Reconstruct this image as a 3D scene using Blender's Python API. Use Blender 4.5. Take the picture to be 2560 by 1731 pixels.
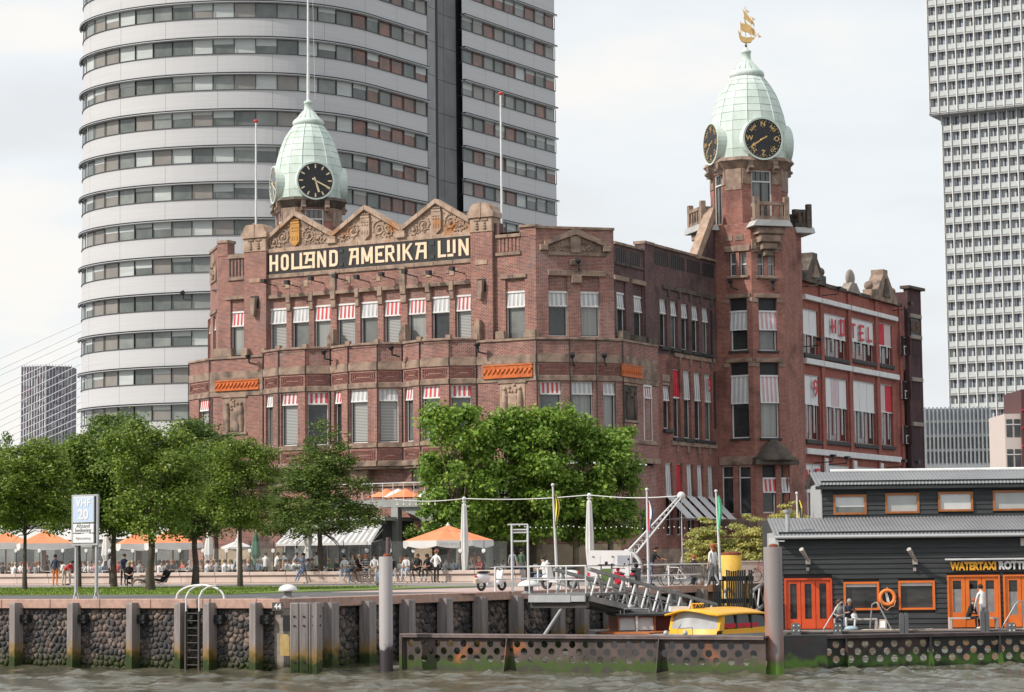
import bpy, math, random
import numpy as np
from mathutils import Matrix, Vector
R=math.radians
random.seed(7)
for o in list(bpy.data.objects): bpy.data.objects.remove(o)
SC=bpy.context.scene; COL=SC.collection
# ---------------- camera ----------------
F=5870.;CZ=3.4;_p=math.atan(533.5/F);_ro=R(.61)
fw=(0,math.cos(_p),math.sin(_p));_u0=(0,-math.sin(_p),math.cos(_p))
up=(math.sin(_ro),_u0[1]*math.cos(_ro),_u0[2]*math.cos(_ro))
rt=(math.cos(_ro),-_u0[1]*math.sin(_ro),-_u0[2]*math.sin(_ro))
cd=bpy.data.cameras.new('camera');cam=bpy.data.objects.new('camera',cd);COL.objects.link(cam)
cam.matrix_world=Matrix(((rt[0],up[0],-fw[0],0),(rt[1],up[1],-fw[1],0),(rt[2],up[2],-fw[2],CZ),(0,0,0,1)))
cd.sensor_width=36;cd.lens=F/2560*36;cd.clip_start=.5;cd.clip_end=6000
SC.camera=cam
def dirn(px,py): return [fw[i]*F+(px-1280)*rt[i]-(py-865.5)*up[i] for i in range(3)]
def at(px,py,Y):
    d=dirn(px,py);t=Y/d[1];return (d[0]*t,Y,CZ+d[2]*t)
def ground(px,py,z=2.2):
    d=dirn(px,py);t=(z-CZ)/d[2];return (d[0]*t,d[1]*t,z)
def zat(px,py,Y): return at(px,py,Y)[2]
# ---------------- world, sun, exposure ----------------
SUN_EL,SUN_AZ=38.,-113.   # azimuth: direction towards the sun, measured from +Y clockwise (left behind the camera)
sd=(math.cos(R(SUN_EL))*math.sin(R(SUN_AZ)),math.cos(R(SUN_EL))*math.cos(R(SUN_AZ)),math.sin(R(SUN_EL)))
W=bpy.data.worlds.new('World');SC.world=W;W.use_nodes=True
nt=W.node_tree;N=nt.nodes;L=nt.links;N.clear()
out=N.new('ShaderNodeOutputWorld');bg=N.new('ShaderNodeBackground');L.new(bg.outputs[0],out.inputs[0])
sky=N.new('ShaderNodeTexSky');sky.sky_type='NISHITA';sky.sun_disc=False;sky.sun_elevation=R(SUN_EL);sky.sun_rotation=R(SUN_AZ)
sky.dust_density=2.5
tc=N.new('ShaderNodeTexCoord');mp=N.new('ShaderNodeMapping');mp.inputs['Scale'].default_value=(1,1,3.2);mp.inputs['Location'].default_value=(3.1,.7,.35)
L.new(tc.outputs['Generated'],mp.inputs[0])
n1=N.new('ShaderNodeTexNoise');n1.inputs['Scale'].default_value=7.5;n1.inputs['Detail'].default_value=4.5;n1.inputs['Roughness'].default_value=.48;L.new(mp.outputs[0],n1.inputs[0])
cr=N.new('ShaderNodeValToRGB');e=cr.color_ramp.elements
e[0].position=.34;e[0].color=(.755,.77,.79,1);e[1].position=.55;e[1].color=(.81,.85,.875,1)
e2=cr.color_ramp.elements.new(.70);e2.color=(.93,.90,.86,1)
L.new(n1.outputs[0],cr.inputs[0])
sc_=N.new('ShaderNodeVectorMath');sc_.operation='SCALE';sc_.inputs['Scale'].default_value=8.8;L.new(cr.outputs[0],sc_.inputs[0])
mx=N.new('ShaderNodeMix');mx.data_type='RGBA';mx.inputs[0].default_value=.93
L.new(sky.outputs[0],mx.inputs[6]);L.new(sc_.outputs[0],mx.inputs[7]);L.new(mx.outputs[2],bg.inputs[0])
bg.inputs[1].default_value=.127
sl=bpy.data.lights.new('sun','SUN');sl.energy=4.1;sl.angle=R(1.2);sl.color=(1,.93,.84)
so=bpy.data.objects.new('sun',sl);COL.objects.link(so)
so.rotation_euler=Vector(sd).to_track_quat('Z','Y').to_euler();so.location=(-60,20,80)
SC.view_settings.view_transform='Standard';SC.view_settings.look='None';SC.view_settings.exposure=0;SC.view_settings.gamma=1
SC.render.engine='CYCLES'
SC.cycles.max_bounces=5;SC.cycles.diffuse_bounces=2;SC.cycles.glossy_bounces=2;SC.cycles.transparent_max_bounces=6
# ---------------- materials ----------------
MT={}
def nd(t,kind,**kw):
    n=t.nodes.new(kind)
    for k,v in kw.items():
        if k.startswith('i_'): n.inputs[k[2:].replace('_',' ')].default_value=v
        else: setattr(n,k,v)
    return n
def c4(c): return (c[0],c[1],c[2],1)
def mixc(t,fac,a,b,blend='MIX'):
    m=t.nodes.new('ShaderNodeMix');m.data_type='RGBA';m.blend_type=blend
    for s,v in((m.inputs[0],fac),(m.inputs[6],a),(m.inputs[7],b)):
        if isinstance(v,(int,float)): s.default_value=v
        elif isinstance(v,tuple): s.default_value=c4(v)
        else: t.links.new(v,s)
    return m.outputs[2]
def noisef(t,vec,scale,lo,hi,detail=3,rough=.55,stretch=None):
    if stretch:
        q=nd(t,'ShaderNodeMapping');q.inputs['Scale'].default_value=stretch;t.links.new(vec,q.inputs[0]);vec=q.outputs[0]
    n=nd(t,'ShaderNodeTexNoise',i_Scale=scale,i_Detail=detail,i_Roughness=rough);t.links.new(vec,n.inputs[0])
    r=nd(t,'ShaderNodeMapRange');r.inputs[1].default_value=lo;r.inputs[2].default_value=hi;t.links.new(n.outputs[0],r.inputs[0]);return r.outputs[0],n.outputs[0]
def M(name,c1,c2=None,scale=2.,rough=.7,metal=0,bump=0,stretch=None,c3=None,s3=.3,lo=.35,hi=.65,lo3=.52,hi3=.72,emit=0,spec=.4,coord='Object',trans=0,alpha=1,island=0,grime=None):
    if name in MT: return MT[name]
    m=bpy.data.materials.new(name);m.use_nodes=True;t=m.node_tree;b=t.nodes['Principled BSDF']
    b.inputs['Roughness'].default_value=rough;b.inputs['Metallic'].default_value=metal;b.inputs['Specular IOR Level'].default_value=spec
    b.inputs['Base Color'].default_value=c4(c1)
    co=None
    if c2 or c3 or bump or island or grime:
        tc=nd(t,'ShaderNodeTexCoord');vec=tc.outputs[coord];col=c1
        if c2:
            f,n=noisef(t,vec,scale,lo,hi,stretch=stretch);col=mixc(t,f,c1,c2)
        if c3:
            f3,_=noisef(t,vec,s3,lo3,hi3,detail=5,stretch=stretch);col=mixc(t,f3,col,c3)
        if island:
            g=nd(t,'ShaderNodeNewGeometry');r=nd(t,'ShaderNodeMapRange');r.inputs[3].default_value=1-island;r.inputs[4].default_value=1+island;t.links.new(g.outputs['Random Per Island'],r.inputs[0])
            v=nd(t,'ShaderNodeVectorMath',operation='SCALE');
            if isinstance(col,tuple): v.inputs[0].default_value=col
            else: t.links.new(col,v.inputs[0])
            t.links.new(r.outputs[0],v.inputs['Scale']);col=v.outputs[0]
        if grime: # (z0,z1,color): growth band by world height
            g=nd(t,'ShaderNodeNewGeometry')
            for z0,z1,gc in grime:
                sx=nd(t,'ShaderNodeSeparateXYZ');t.links.new(g.outputs['Position'],sx.inputs[0])
                _,n=noisef(t,g.outputs['Position'],3.,0,1,detail=4)
                ad=nd(t,'ShaderNodeMath',operation='MULTIPLY_ADD');ad.inputs[1].default_value=.9;t.links.new(n,ad.inputs[0]);t.links.new(sx.outputs[2],ad.inputs[2])
                r=nd(t,'ShaderNodeMapRange');r.inputs[1].default_value=z0+.45;r.inputs[2].default_value=z1+.45;t.links.new(ad.outputs[0],r.inputs[0])
                col=mixc(t,r.outputs[0],col,gc)
        if not isinstance(col,tuple): t.links.new(col,b.inputs['Base Color'])
        if bump:
            _,n=noisef(t,vec,scale*3,0,1,detail=4,stretch=stretch)
            bp=nd(t,'ShaderNodeBump',i_Strength=bump,i_Distance=.03);t.links.new(n,bp.inputs['Height']);t.links.new(bp.outputs[0],b.inputs['Normal'])
    if emit: b.inputs['Emission Color'].default_value=c4(c1);b.inputs['Emission Strength'].default_value=emit
    if trans: b.inputs['Transmission Weight'].default_value=trans
    if alpha<1: b.inputs['Alpha'].default_value=alpha
    MT[name]=m;return m
def brick(name,c1,c2,mortar,dark=(.06,.05,.05),dk=(.55,.8),pale=None,bw=.25,bh=.088):
    m=bpy.data.materials.new(name);m.use_nodes=True;t=m.node_tree;b=t.nodes['Principled BSDF'];b.inputs['Roughness'].default_value=.85;b.inputs['Specular IOR Level'].default_value=.2
    uv=nd(t,'ShaderNodeUVMap');
    br=nd(t,'ShaderNodeTexBrick',i_Scale=1.);br.inputs['Brick Width'].default_value=bw;br.inputs['Row Height'].default_value=bh
    br.inputs['Mortar Size'].default_value=.016;br.inputs['Color1'].default_value=c4(c1);br.inputs['Color2'].default_value=c4(c2);br.inputs['Mortar'].default_value=c4(mortar)
    t.links.new(uv.outputs[0],br.inputs[0])
    g=nd(t,'ShaderNodeNewGeometry')
    f,_=noisef(t,g.outputs['Position'],.35,dk[0],dk[1],detail=6,rough=.65);col=mixc(t,f,br.outputs[0],dark)
    f,_=noisef(t,g.outputs['Position'],1.6,.3,.75,detail=4);
    col=mixc(t,f,col,mixc(t,1.,col,(.72,.70,.72),'MULTIPLY'))
    if pale:
        f,_=noisef(t,g.outputs['Position'],.55,.55,.8,detail=6,stretch=(1,1,.5));col=mixc(t,f,col,mixc(t,.35,col,pale))
    f,_=noisef(t,g.outputs['Position'],1.1,.5,.8,detail=5,stretch=(1,1,.12));col=mixc(t,f,col,mixc(t,.45,col,dark))
    t.links.new(col,b.inputs['Base Color'])
    bp=nd(t,'ShaderNodeBump',i_Strength=.6,i_Distance=.02);t.links.new(br.outputs['Fac'],bp.inputs['Height']);bp.invert=True;t.links.new(bp.outputs[0],b.inputs['Normal'])
    MT[name]=m;return m
# ---------------- mesh builder ----------------
WMX={}
class Fr:
    def __init__(s,x,y,a,z=0):
        s.o=(x,y);s.a=a;s.z=z;c=R(a);s.X=(math.cos(c),math.sin(c));s.Y=(-math.sin(c),math.cos(c))
        s.M=Matrix.Translation((x,y,z))@Matrix.Rotation(c,4,'Z')
    def hit(s,px,py,w=0):
        d=dirn(px,py);t=(s.Y[0]*s.o[0]+s.Y[1]*s.o[1]+w)/(s.Y[0]*d[0]+s.Y[1]*d[1])
        P=(d[0]*t-s.o[0],d[1]*t-s.o[1]);return (P[0]*s.X[0]+P[1]*s.X[1],CZ+d[2]*t-s.z)
    def pt(s,u,w=0): return (s.o[0]+u*s.X[0]+w*s.Y[0],s.o[1]+u*s.X[1]+w*s.Y[1])
class MB:
    def __init__(s): s.v=[];s.f=[];s.m=[];s.sm=[]
    def add(s,vs,fs,m=0,sm=False):
        b=len(s.v);s.v+= [tuple(v) for v in vs]
        for f in fs: s.f.append([b+i for i in f]);s.m.append(m);s.sm.append(sm)
        return s
    def box(s,x0,x1,y0,y1,z0,z1,m=0):
        return s.add([(x0,y0,z0),(x1,y0,z0),(x1,y1,z0),(x0,y1,z0),(x0,y0,z1),(x1,y0,z1),(x1,y1,z1),(x0,y1,z1)],
            [(0,3,2,1),(4,5,6,7),(0,1,5,4),(1,2,6,5),(2,3,7,6),(3,0,4,7)],m)
    def bev(s,x0,x1,y0,y1,z0,z1,b=.03,m=0): # front face bevelled block (front = -y)
        return s.add([(x0,y0+b,z0),(x1,y0+b,z0),(x1,y1,z0),(x0,y1,z0),(x0,y0+b,z1),(x1,y0+b,z1),(x1,y1,z1),(x0,y1,z1),
              (x0+b,y0,z0+b),(x1-b,y0,z0+b),(x1-b,y0,z1-b),(x0+b,y0,z1-b)],
            [(0,3,2,1),(4,5,6,7),(1,2,6,5),(2,3,7,6),(3,0,4,7),(8,9,10,11),(0,1,9,8),(1,5,10,9),(5,4,11,10),(4,0,8,11)],m)
    def quad(s,a,b,c,d,m=0): return s.add([a,b,c,d],[(0,1,2,3)],m)
    def prism(s,poly,y0,y1,m=0): # polygon in xz (counterclockwise seen from front -y), extruded along y
        n=len(poly);return s.add([(x,y0,z) for x,z in poly]+[(x,y1,z) for x,z in poly],[tuple(range(n)),tuple(range(2*n-1,n-1,-1))]+[(i,i+n,(i+1)%n+n,(i+1)%n) for i in range(n)],m)
    def slab(s,poly,z0,z1,m=0): # polygon in xy ccw from above, extruded along z
        n=len(poly);return s.add([(x,y,z0) for x,y in poly]+[(x,y,z1) for x,y in poly],[tuple(range(n-1,-1,-1)),tuple(range(n,2*n))]+[(i,(i+1)%n,(i+1)%n+n,i+n) for i in range(n)],m)
    def tube(s,p0,p1,r0,r1=None,n=8,m=0,caps=True,sm=True):
        r1=r0 if r1 is None else r1;a=Vector(p0);b=Vector(p1);d=(b-a)
        if d.length<1e-6: return s
        d.normalize();q=d.orthogonal().normalized() if abs(d.z)<.99 else Vector((1,0,0));q=(q-d*q.dot(d)).normalized();w=d.cross(q)
        vs=[];
        for c,r in((a,r0),(b,r1)):
            for i in range(n):
                t=2*math.pi*i/n;vs.append(c+(q*math.cos(t)+w*math.sin(t))*r)
        s.add(vs,[(i,(i+1)%n,(i+1)%n+n,i+n) for i in range(n)],m,sm)
        if caps: s.add(vs,[tuple(range(n-1,-1,-1)),tuple(range(n,2*n))],m)
        return s
    def path(s,pts,r,n=8,m=0):
        for a,b in zip(pts,pts[1:]): s.tube(a,b,r,r,n,m)
        return s
    def lathe(s,prof,n=16,c=(0,0),m=0,sm=True,ph=0):
        vs=[];k=len(prof)
        for r,z in prof:
            for i in range(n):
                t=2*math.pi*i/n+ph;vs.append((c[0]+r*math.cos(t),c[1]+r*math.sin(t),z))
        fs=[(j*n+i,j*n+(i+1)%n,(j+1)*n+(i+1)%n,(j+1)*n+i) for j in range(k-1) for i in range(n)]
        s.add(vs,fs,m,sm);s.add([vs[(k-1)*n+i] for i in range(n)],[tuple(range(n))],m);s.add([vs[i] for i in range(n)],[tuple(range(n-1,-1,-1))],m);return s
    def ball(s,c,r,n=10,k=6,m=0,sc=(1,1,1)):
        vs=[]
        for j in range(k+1):
            p=math.pi*j/k-math.pi/2
            for i in range(n):
                t=2*math.pi*i/n;vs.append((c[0]+r*sc[0]*math.cos(p)*math.cos(t),c[1]+r*sc[1]*math.cos(p)*math.sin(t),c[2]+r*sc[2]*math.sin(p)))
        return s.add(vs,[(j*n+i,j*n+(i+1)%n,(j+1)*n+(i+1)%n,(j+1)*n+i) for j in range(k) for i in range(n)],m,True)
def mesh(name,mb):
    me=bpy.data.meshes.new(name);me.from_pydata(mb.v,[],mb.f)
    nf=len(mb.f)
    if nf:
        me.polygons.foreach_set('material_index',mb.m);me.polygons.foreach_set('use_smooth',mb.sm)
        me.update()
        nl=len(me.loops);co=np.empty(len(me.vertices)*3);me.vertices.foreach_get('co',co);co=co.reshape(-1,3)
        vi=np.empty(nl,dtype=np.int32);me.loops.foreach_get('vertex_index',vi)
        no=np.empty(nf*3);me.polygons.foreach_get('normal',no);no=np.abs(no.reshape(-1,3))
        lt=np.empty(nf,dtype=np.int32);me.polygons.foreach_get('loop_total',lt);ln=np.repeat(no,lt,axis=0);c=co[vi]
        isx=ln[:,0]>np.maximum(ln[:,1],ln[:,2]);isz=(ln[:,2]>ln[:,1])&~isx
        u=np.where(isx,c[:,1],c[:,0]);v=np.where(isz,c[:,1],c[:,2])
        uvl=me.uv_layers.new(name='UVMap');uvl.data.foreach_set('uv',np.stack([u,v],1).astype(np.float32).ravel())
    return me
def mk(name,mb,mats,parent=None,M=None,**props):
    me=mb if isinstance(mb,bpy.types.Mesh) else mesh(name,mb)
    if not isinstance(mats,(list,tuple)): mats=[mats]
    if not me.materials:
        for m in mats: me.materials.append(m)
    o=bpy.data.objects.new(name,me);COL.objects.link(o);put(o,parent,M)
    for k,v in props.items(): o[k]=v
    return o
def put(o,parent=None,M=None):
    M=M or Matrix()
    if isinstance(M,Fr): M=M.M
    elif isinstance(M,tuple): M=Matrix.Translation(M)
    WMX[o.name]=M
    if parent:
        o.parent=parent;o.matrix_local=WMX[parent.name].inverted()@M
    else: o.matrix_world=M
def empty(name,M,label,cat,group=None,parent=None):
    o=bpy.data.objects.new(name,None);COL.objects.link(o);put(o,parent,M);o['label']=label;o['category']=cat
    if group:o['group']=group
    o.empty_display_size=.1
    return o
def tag(o,label,cat,group=None):
    o['label']=label;o['category']=cat
    if group:o['group']=group
    return o
def kids(o): return [c for c in ALLK.get(o.name,[])]
def copy_tree(o,M,label=None,group=None,parent=None):
    c=o.copy();COL.objects.link(c);put(c,parent,M)
    if label:c['label']=label
    if group:c['group']=group
    for k in list(o.children):
        Mk=M@(WMX[o.name].inverted()@WMX[k.name])
        copy_tree(k,Mk,parent=c)
    return c
def TM(x,y,z=0,a=0,s=1.): return Matrix.Translation((x,y,z))@Matrix.Rotation(R(a),4,'Z')@Matrix.Scale(s,4)
def text(name,s,size,mat,parent,M,ext=.02,align='CENTER',sx=1.,off=0.,width=None,**props):
    cu=bpy.data.curves.new(name,'FONT');cu.body=s;cu.size=size;cu.extrude=ext;cu.align_x=align;cu.align_y='CENTER';cu.offset=off;cu.resolution_u=3
    t=bpy.data.objects.new('tmp_text',cu);COL.objects.link(t);bpy.context.view_layer.update()
    me=bpy.data.meshes.new_from_object(t.evaluated_get(bpy.context.evaluated_depsgraph_get()));bpy.data.objects.remove(t);bpy.data.curves.remove(cu)
    me.name=name;me.materials.clear();me.materials.append(mat)
    if width:
        xs=[v.co.x for v in me.vertices];sx=width/max(max(xs)-min(xs),1e-3)
    if isinstance(M,Fr):M=M.M
    me.transform(Matrix.Rotation(R(90),4,'X')@Matrix.Diagonal((sx,1,1,1)))
    o=bpy.data.objects.new(name,me);COL.objects.link(o);put(o,parent,M)
    for k,v in props.items():o[k]=v
    return o
# ---------------- shared materials ----------------
BR=brick('front_brick',(.40,.13,.088),(.15,.052,.046),(.46,.345,.30),dk=(.56,.95),pale=(.42,.36,.37))
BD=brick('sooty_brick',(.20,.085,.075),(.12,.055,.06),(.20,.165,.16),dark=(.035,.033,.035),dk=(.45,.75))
BSD=brick('side_brick',(.36,.115,.085),(.18,.06,.052),(.38,.24,.2),dark=(.05,.03,.03),dk=(.5,.8))
BR2=brick('red_brick',(.46,.12,.085),(.30,.072,.056),(.40,.2,.165),dark=(.07,.035,.03),dk=(.6,.95))
BT=brick('tower_brick',(.44,.15,.10),(.25,.078,.058),(.42,.28,.24),dark=(.055,.03,.028),dk=(.52,.8))
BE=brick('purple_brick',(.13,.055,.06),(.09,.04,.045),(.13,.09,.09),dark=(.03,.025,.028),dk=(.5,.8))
ST=M('brown_sandstone',(.36,.26,.20),(.22,.155,.12),1.6,.85,c3=(.10,.08,.07),s3=1.3,lo3=.48,hi3=.72,bump=.35,coord='Object')
STP=M('pale_sandstone',(.47,.345,.265),(.30,.21,.155),1.9,.85,c3=(.36,.15,.05),s3=.7,lo3=.56,hi3=.7,bump=.4)
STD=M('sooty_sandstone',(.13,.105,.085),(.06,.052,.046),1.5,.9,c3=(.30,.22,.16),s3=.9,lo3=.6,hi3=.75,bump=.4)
STG=M('ochre_sandstone',(.55,.29,.08),(.42,.22,.07),3,.8,bump=.3)
ORG=M('orange_glazed_tile',(.60,.155,.03),(.42,.09,.02),5,.5,bump=.3)
WH=M('white_paint',(.74,.74,.73),(.62,.62,.62),2,.5)
BLK=M('black_iron',(.022,.023,.026),None,rough=.5)
DKW=M('dark_window_trim',(.035,.04,.042),None,rough=.5)
def glassm(name,c,c2=None,scale=.6,rough=.07,st=None): return M(name,c,c2,scale,rough,spec=.6,stretch=st,coord='Object')
GD=glassm('dark_glass',(.02,.023,.025),(.06,.065,.065));GM=glassm('grey_glass',(.10,.105,.10),(.19,.195,.19));GL=glassm('curtained_glass',(.32,.33,.31),(.24,.25,.24),8,.12,(1,1,.02))
def slat_mat():
    m=bpy.data.materials.new('venetian_slats');m.use_nodes=True;t=m.node_tree;b=t.nodes['Principled BSDF'];b.inputs['Roughness'].default_value=.12
    tc=nd(t,'ShaderNodeTexCoord');w=nd(t,'ShaderNodeTexWave',i_Scale=3.2);w.bands_direction='Z';t.links.new(tc.outputs['Object'],w.inputs[0])
    t.links.new(mixc(t,w.outputs[0],(.13,.135,.13),(.50,.51,.49)),b.inputs['Base Color']);return m
GV=slat_mat()
SW=M('blind_white',(.70,.70,.70),(.60,.60,.60),1.5,.8);SGY=M('blind_grey',(.46,.465,.48),None,rough=.8);SRD=M('blind_red',(.62,.09,.10),None,rough=.8);SPK=M('blind_faded_pink',(.60,.36,.40),None,rough=.8);SWR=M('canvas_panel_white',(.86,.86,.86),None,rough=.7);SGR=M('canvas_panel_grey',(.66,.66,.67),None,rough=.7);RED=M('signal_red_cloth',(.62,.03,.05),(.5,.02,.04),2,.7)
GREENS=None
# ---------------- the hotel ----------------
_k=at(1342,900,148)
HB=empty('brick_hotel',(_k[0]+3,_k[1]+12,2.2),'old brick hotel with striped blinds and two green domed clock towers','hotel')
U=Fr(_k[0],_k[1],-28.8);CH=Fr(_k[0],_k[1],16.2)
_ce=5.229;S=Fr(*CH.pt(_ce),61.2)
_wr=random.Random(3)
def blind(fr,w,u0,u1,z0,z1,kind,parent,out=.05,n=None,folds=True):
    cm={'w':(SW,SGY),'W':(SWR,SGR),'r':(SW,SRD),'p':(SW,SPK),'red':(RED,RED)}[kind]
    n=n or max(5,int(round((u1-u0)/.155)));mb=MB();wd=(u1-u0)/n
    for i in range(n):
        a=u0+i*wd;dz=.015 if i%2 else -.015
        mb.quad((a,w+.02,z1),(a+wd,w+.02,z1),(a+wd,w-out+dz*folds,z0),(a,w-out+dz*folds,z0),i%2)
    b=MB();b.box(u0-.02,u1+.02,w-.05,w+.05,z1-.03,z1+.09);b.box(u0,u1,w-out-.04,w-out+.03,z0-.07,z0+.015)
    o=mk('sun_blind',mb,list(cm),parent,fr);mk_join(o,b,WH)
    return o
def mk_join(o,b,mat):
    # append bars to the blind mesh as another material
    mb=b;me=o.data;vs=[tuple(v.co) for v in me.vertices];fs=[list(p.vertices) for p in me.polygons];ms=[p.material_index for p in me.polygons]
    k=len(me.materials);n=len(vs);q=MB();q.v=vs+mb.v;q.f=fs+[[i+n for i in f] for f in mb.f];q.m=ms+[k]*len(mb.f);q.sm=[False]*len(q.f)
    me2=mesh(o.name,q)
    for m in list(me.materials)+[mat]: me2.materials.append(m)
    o.data=me2;bpy.data.meshes.remove(me)
def window(fr,w,u0,u1,z0,zm,z1,kind='w',gl=None,mull=0,parent=None,dep=.16,tr=True,open_box=False,fm=None,sill=True,ff=.07):
    """opening u0..u1, z0..z1; blind from zm to z1"""
    fm=fm or WH
    gl=gl or _wr.choice([GD,GM,GM,GV,GV,GL])
    mb=MB();d=w+dep
    mb.box(u0,u0+ff,d-.05,d+.06,z0,z1);mb.box(u1-ff,u1,d-.05,d+.06,z0,z1);mb.box(u0+ff,u1-ff,d-.05,d+.06,z0,z0+ff);mb.box(u0+ff,u1-ff,d-.05,d+.06,z1-ff,z1)
    zq=zm if zm<z1-.1 else z1-.75
    mb.box(u0+ff,u1-ff,d-.04,d+.05,zq-.1,zq-.02)
    for i in range(mull):
        x=u0+(u1-u0)*(i+1)/(mull+1);mb.box(x-.04,x+.04,d-.045,d+.055,z0+ff,zq-.1)
    # dark inner sash
    e=.045
    mb.box(u0+ff,u0+ff+e,d-.02,d+.05,z0+ff,zq-.1,1);mb.box(u1-ff-e,u1-ff,d-.02,d+.05,z0+ff,zq-.1,1);mb.box(u0+ff+e,u1-ff-e,d-.02,d+.05,z0+ff,z0+ff+e,1)
    o=mk('window',mb,[fm,DKW],parent or HB,fr)
    p=MB();p.quad((u0+ff,d+.03,z0+ff),(u1-ff,d+.03,z0+ff),(u1-ff,d+.03,z1-ff),(u0+ff,d+.03,z1-ff))
    mk('pane',p,gl,o,fr)
    if kind and zm<z1-.1: blind(fr,w+.04,u0+.03,u1-.03,zm,z1-.03,kind,o)
    return (u0,u1,z0,z1)
def wall(fr,w,u0,u1,z0,z1,ops=(),mat=None,dep=.35,name='wall',parent=None,close=True):
    us=sorted({u0,u1}|{x for o in ops for x in o[:2] if u0<x<u1});zs=sorted({z0,z1}|{x for o in ops for x in o[2:4] if z0<x<z1})
    mb=MB()
    for a,b in zip(us,us[1:]):
        for c,d in zip(zs,zs[1:]):
            cx,cz=(a+b)/2,(c+d)/2
            if any(o[0]<cx<o[1] and o[2]<cz<o[3] for o in ops): continue
            mb.quad((a,w,c),(b,w,c),(b,w,d),(a,w,d))
    for o in ops:
        a,b,c,d=o[:4];q=w+dep
        mb.quad((a,w,c),(a,w,d),(a,q,d),(a,q,c));mb.quad((b,w,d),(b,w,c),(b,q,c),(b,q,d))
        mb.quad((a,w,c),(a,q,c),(b,q,c),(b,w,c));mb.quad((a,w,d),(b,w,d),(b,q,d),(a,q,d))
    if close:
        q=w+dep+.05
        mb.quad((u0,w,z1),(u1,w,z1),(u1,q,z1),(u0,q,z1));mb.quad((u0,w,z0),(u0,w,z1),(u0,q,z1),(u0,q,z0));mb.quad((u1,w,z1),(u1,w,z0),(u1,q,z0),(u1,q,z1))
        mb.quad((u1,q,z0),(u0,q,z0),(u0,q,z1),(u1,q,z1))
    return mk(name,mb,mat or BR,parent or HB,fr)
def blocks(fr,name,boxes,mat,bevel=.02,parent=None):
    mb=MB()
    for (a,b,w0,w1,c,d) in boxes: mb.bev(a,b,w0,w1,c,d,min(bevel,(b-a)/4,(d-c)/4,(w1-w0)*.8))
    return mk(name,mb,mat,parent or HB,fr)
def stones(fr,name,a,b,w0,w1,c,d,mat,step=1.1,parent=None,bevel=.02):
    n=max(1,int(round((b-a)/step)))
    for i in range(n):
        x0=a+(b-a)*i/n;x1=a+(b-a)*(i+1)/n;blocks(fr,name,[(x0+.006,x1-.006,w0-_wr.random()*.012,w1,c,d)],mat,bevel,parent)
# ---- upper front (recessed floor with the sign) ----
e5,eL,eR=-25.8,-24.76,0.
ZP=19.46;ZS=17.5;ZT=20.39
def urow(x0,x1,ym=None): return U.hit(x0,840)[0],U.hit(x1,840)[0]
ops=[];
nine=[(673,716,'w'),(729,772,'w'),(785,827,'r'),(842,888,'r'),(900.5,944.5,'w'),(959,1001.5,'r'),(1019,1064.6,'r'),(1079,1124,'w'),(1138,1185,'r')]
gl9=[GV,GM,GL,GV,GM,GV,GL,GD,GV]
for (x0,x1,k),g in zip(nine,gl9):
    a,b=urow(x0,x1);window(U,0.14,a,b,ZS,ZP,ZT,k,g);ops.append((a,b,ZS,21.15))
    # recessed brick above the blind
    mb=MB();mb.quad((a,.14,ZT),(b,.14,ZT),(b,.14,21.15),(a,.14,21.15));mk('recessed_brickwork',mb,BR,HB,U)
uL,uR=-20.55,-4.6
wall(U,0,uL,uR,16,24.5,ops,dep=.4)
# lintel stones and pilaster caps over the windows
for (x0,x1,k),(y0,y1,_k2) in zip(nine,nine[1:]+[(1190,1200,'')]):
    a,b=urow(x0,x1);c=urow(y0,y1)[0]
    stones(U,'lintel',a-.05,b+.05,-.12,.2,21.1,21.33,ST)
    if c-b>0: blocks(U,'pilaster_cap',[(b+.05,c-.05,-.18,.1,20.75,21.36),(b+.05,c-.05,-.1,.1,20.2,20.75)],ST)
for x in (833,1007):
    u=U.hit(x,700)[0];blocks(U,'pilaster',[(u-.22,u+.22,-.14,.1,21.36,22.4),(u-.26,u+.26,-.2,.1,22.4,22.6)],ST)
# small stone chequer blocks + soot brick course below the sign
for x in (719,765,871,946,1072,1130):
    u=U.hit(x,700)[0]
    blocks(U,'chequer_stone',[(u-.18,u+.18,-.05,.05,21.75,22.2)],STP);blocks(U,'chequer_stone',[(u-.5,u-.2,-.03,.05,21.9,22.1),(u+.2,u+.45,-.03,.05,21.95,22.15)],ST)
stones(U,'stone_band',uL,uR,-.1,.1,22.48,22.76,ST,1.4)
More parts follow.
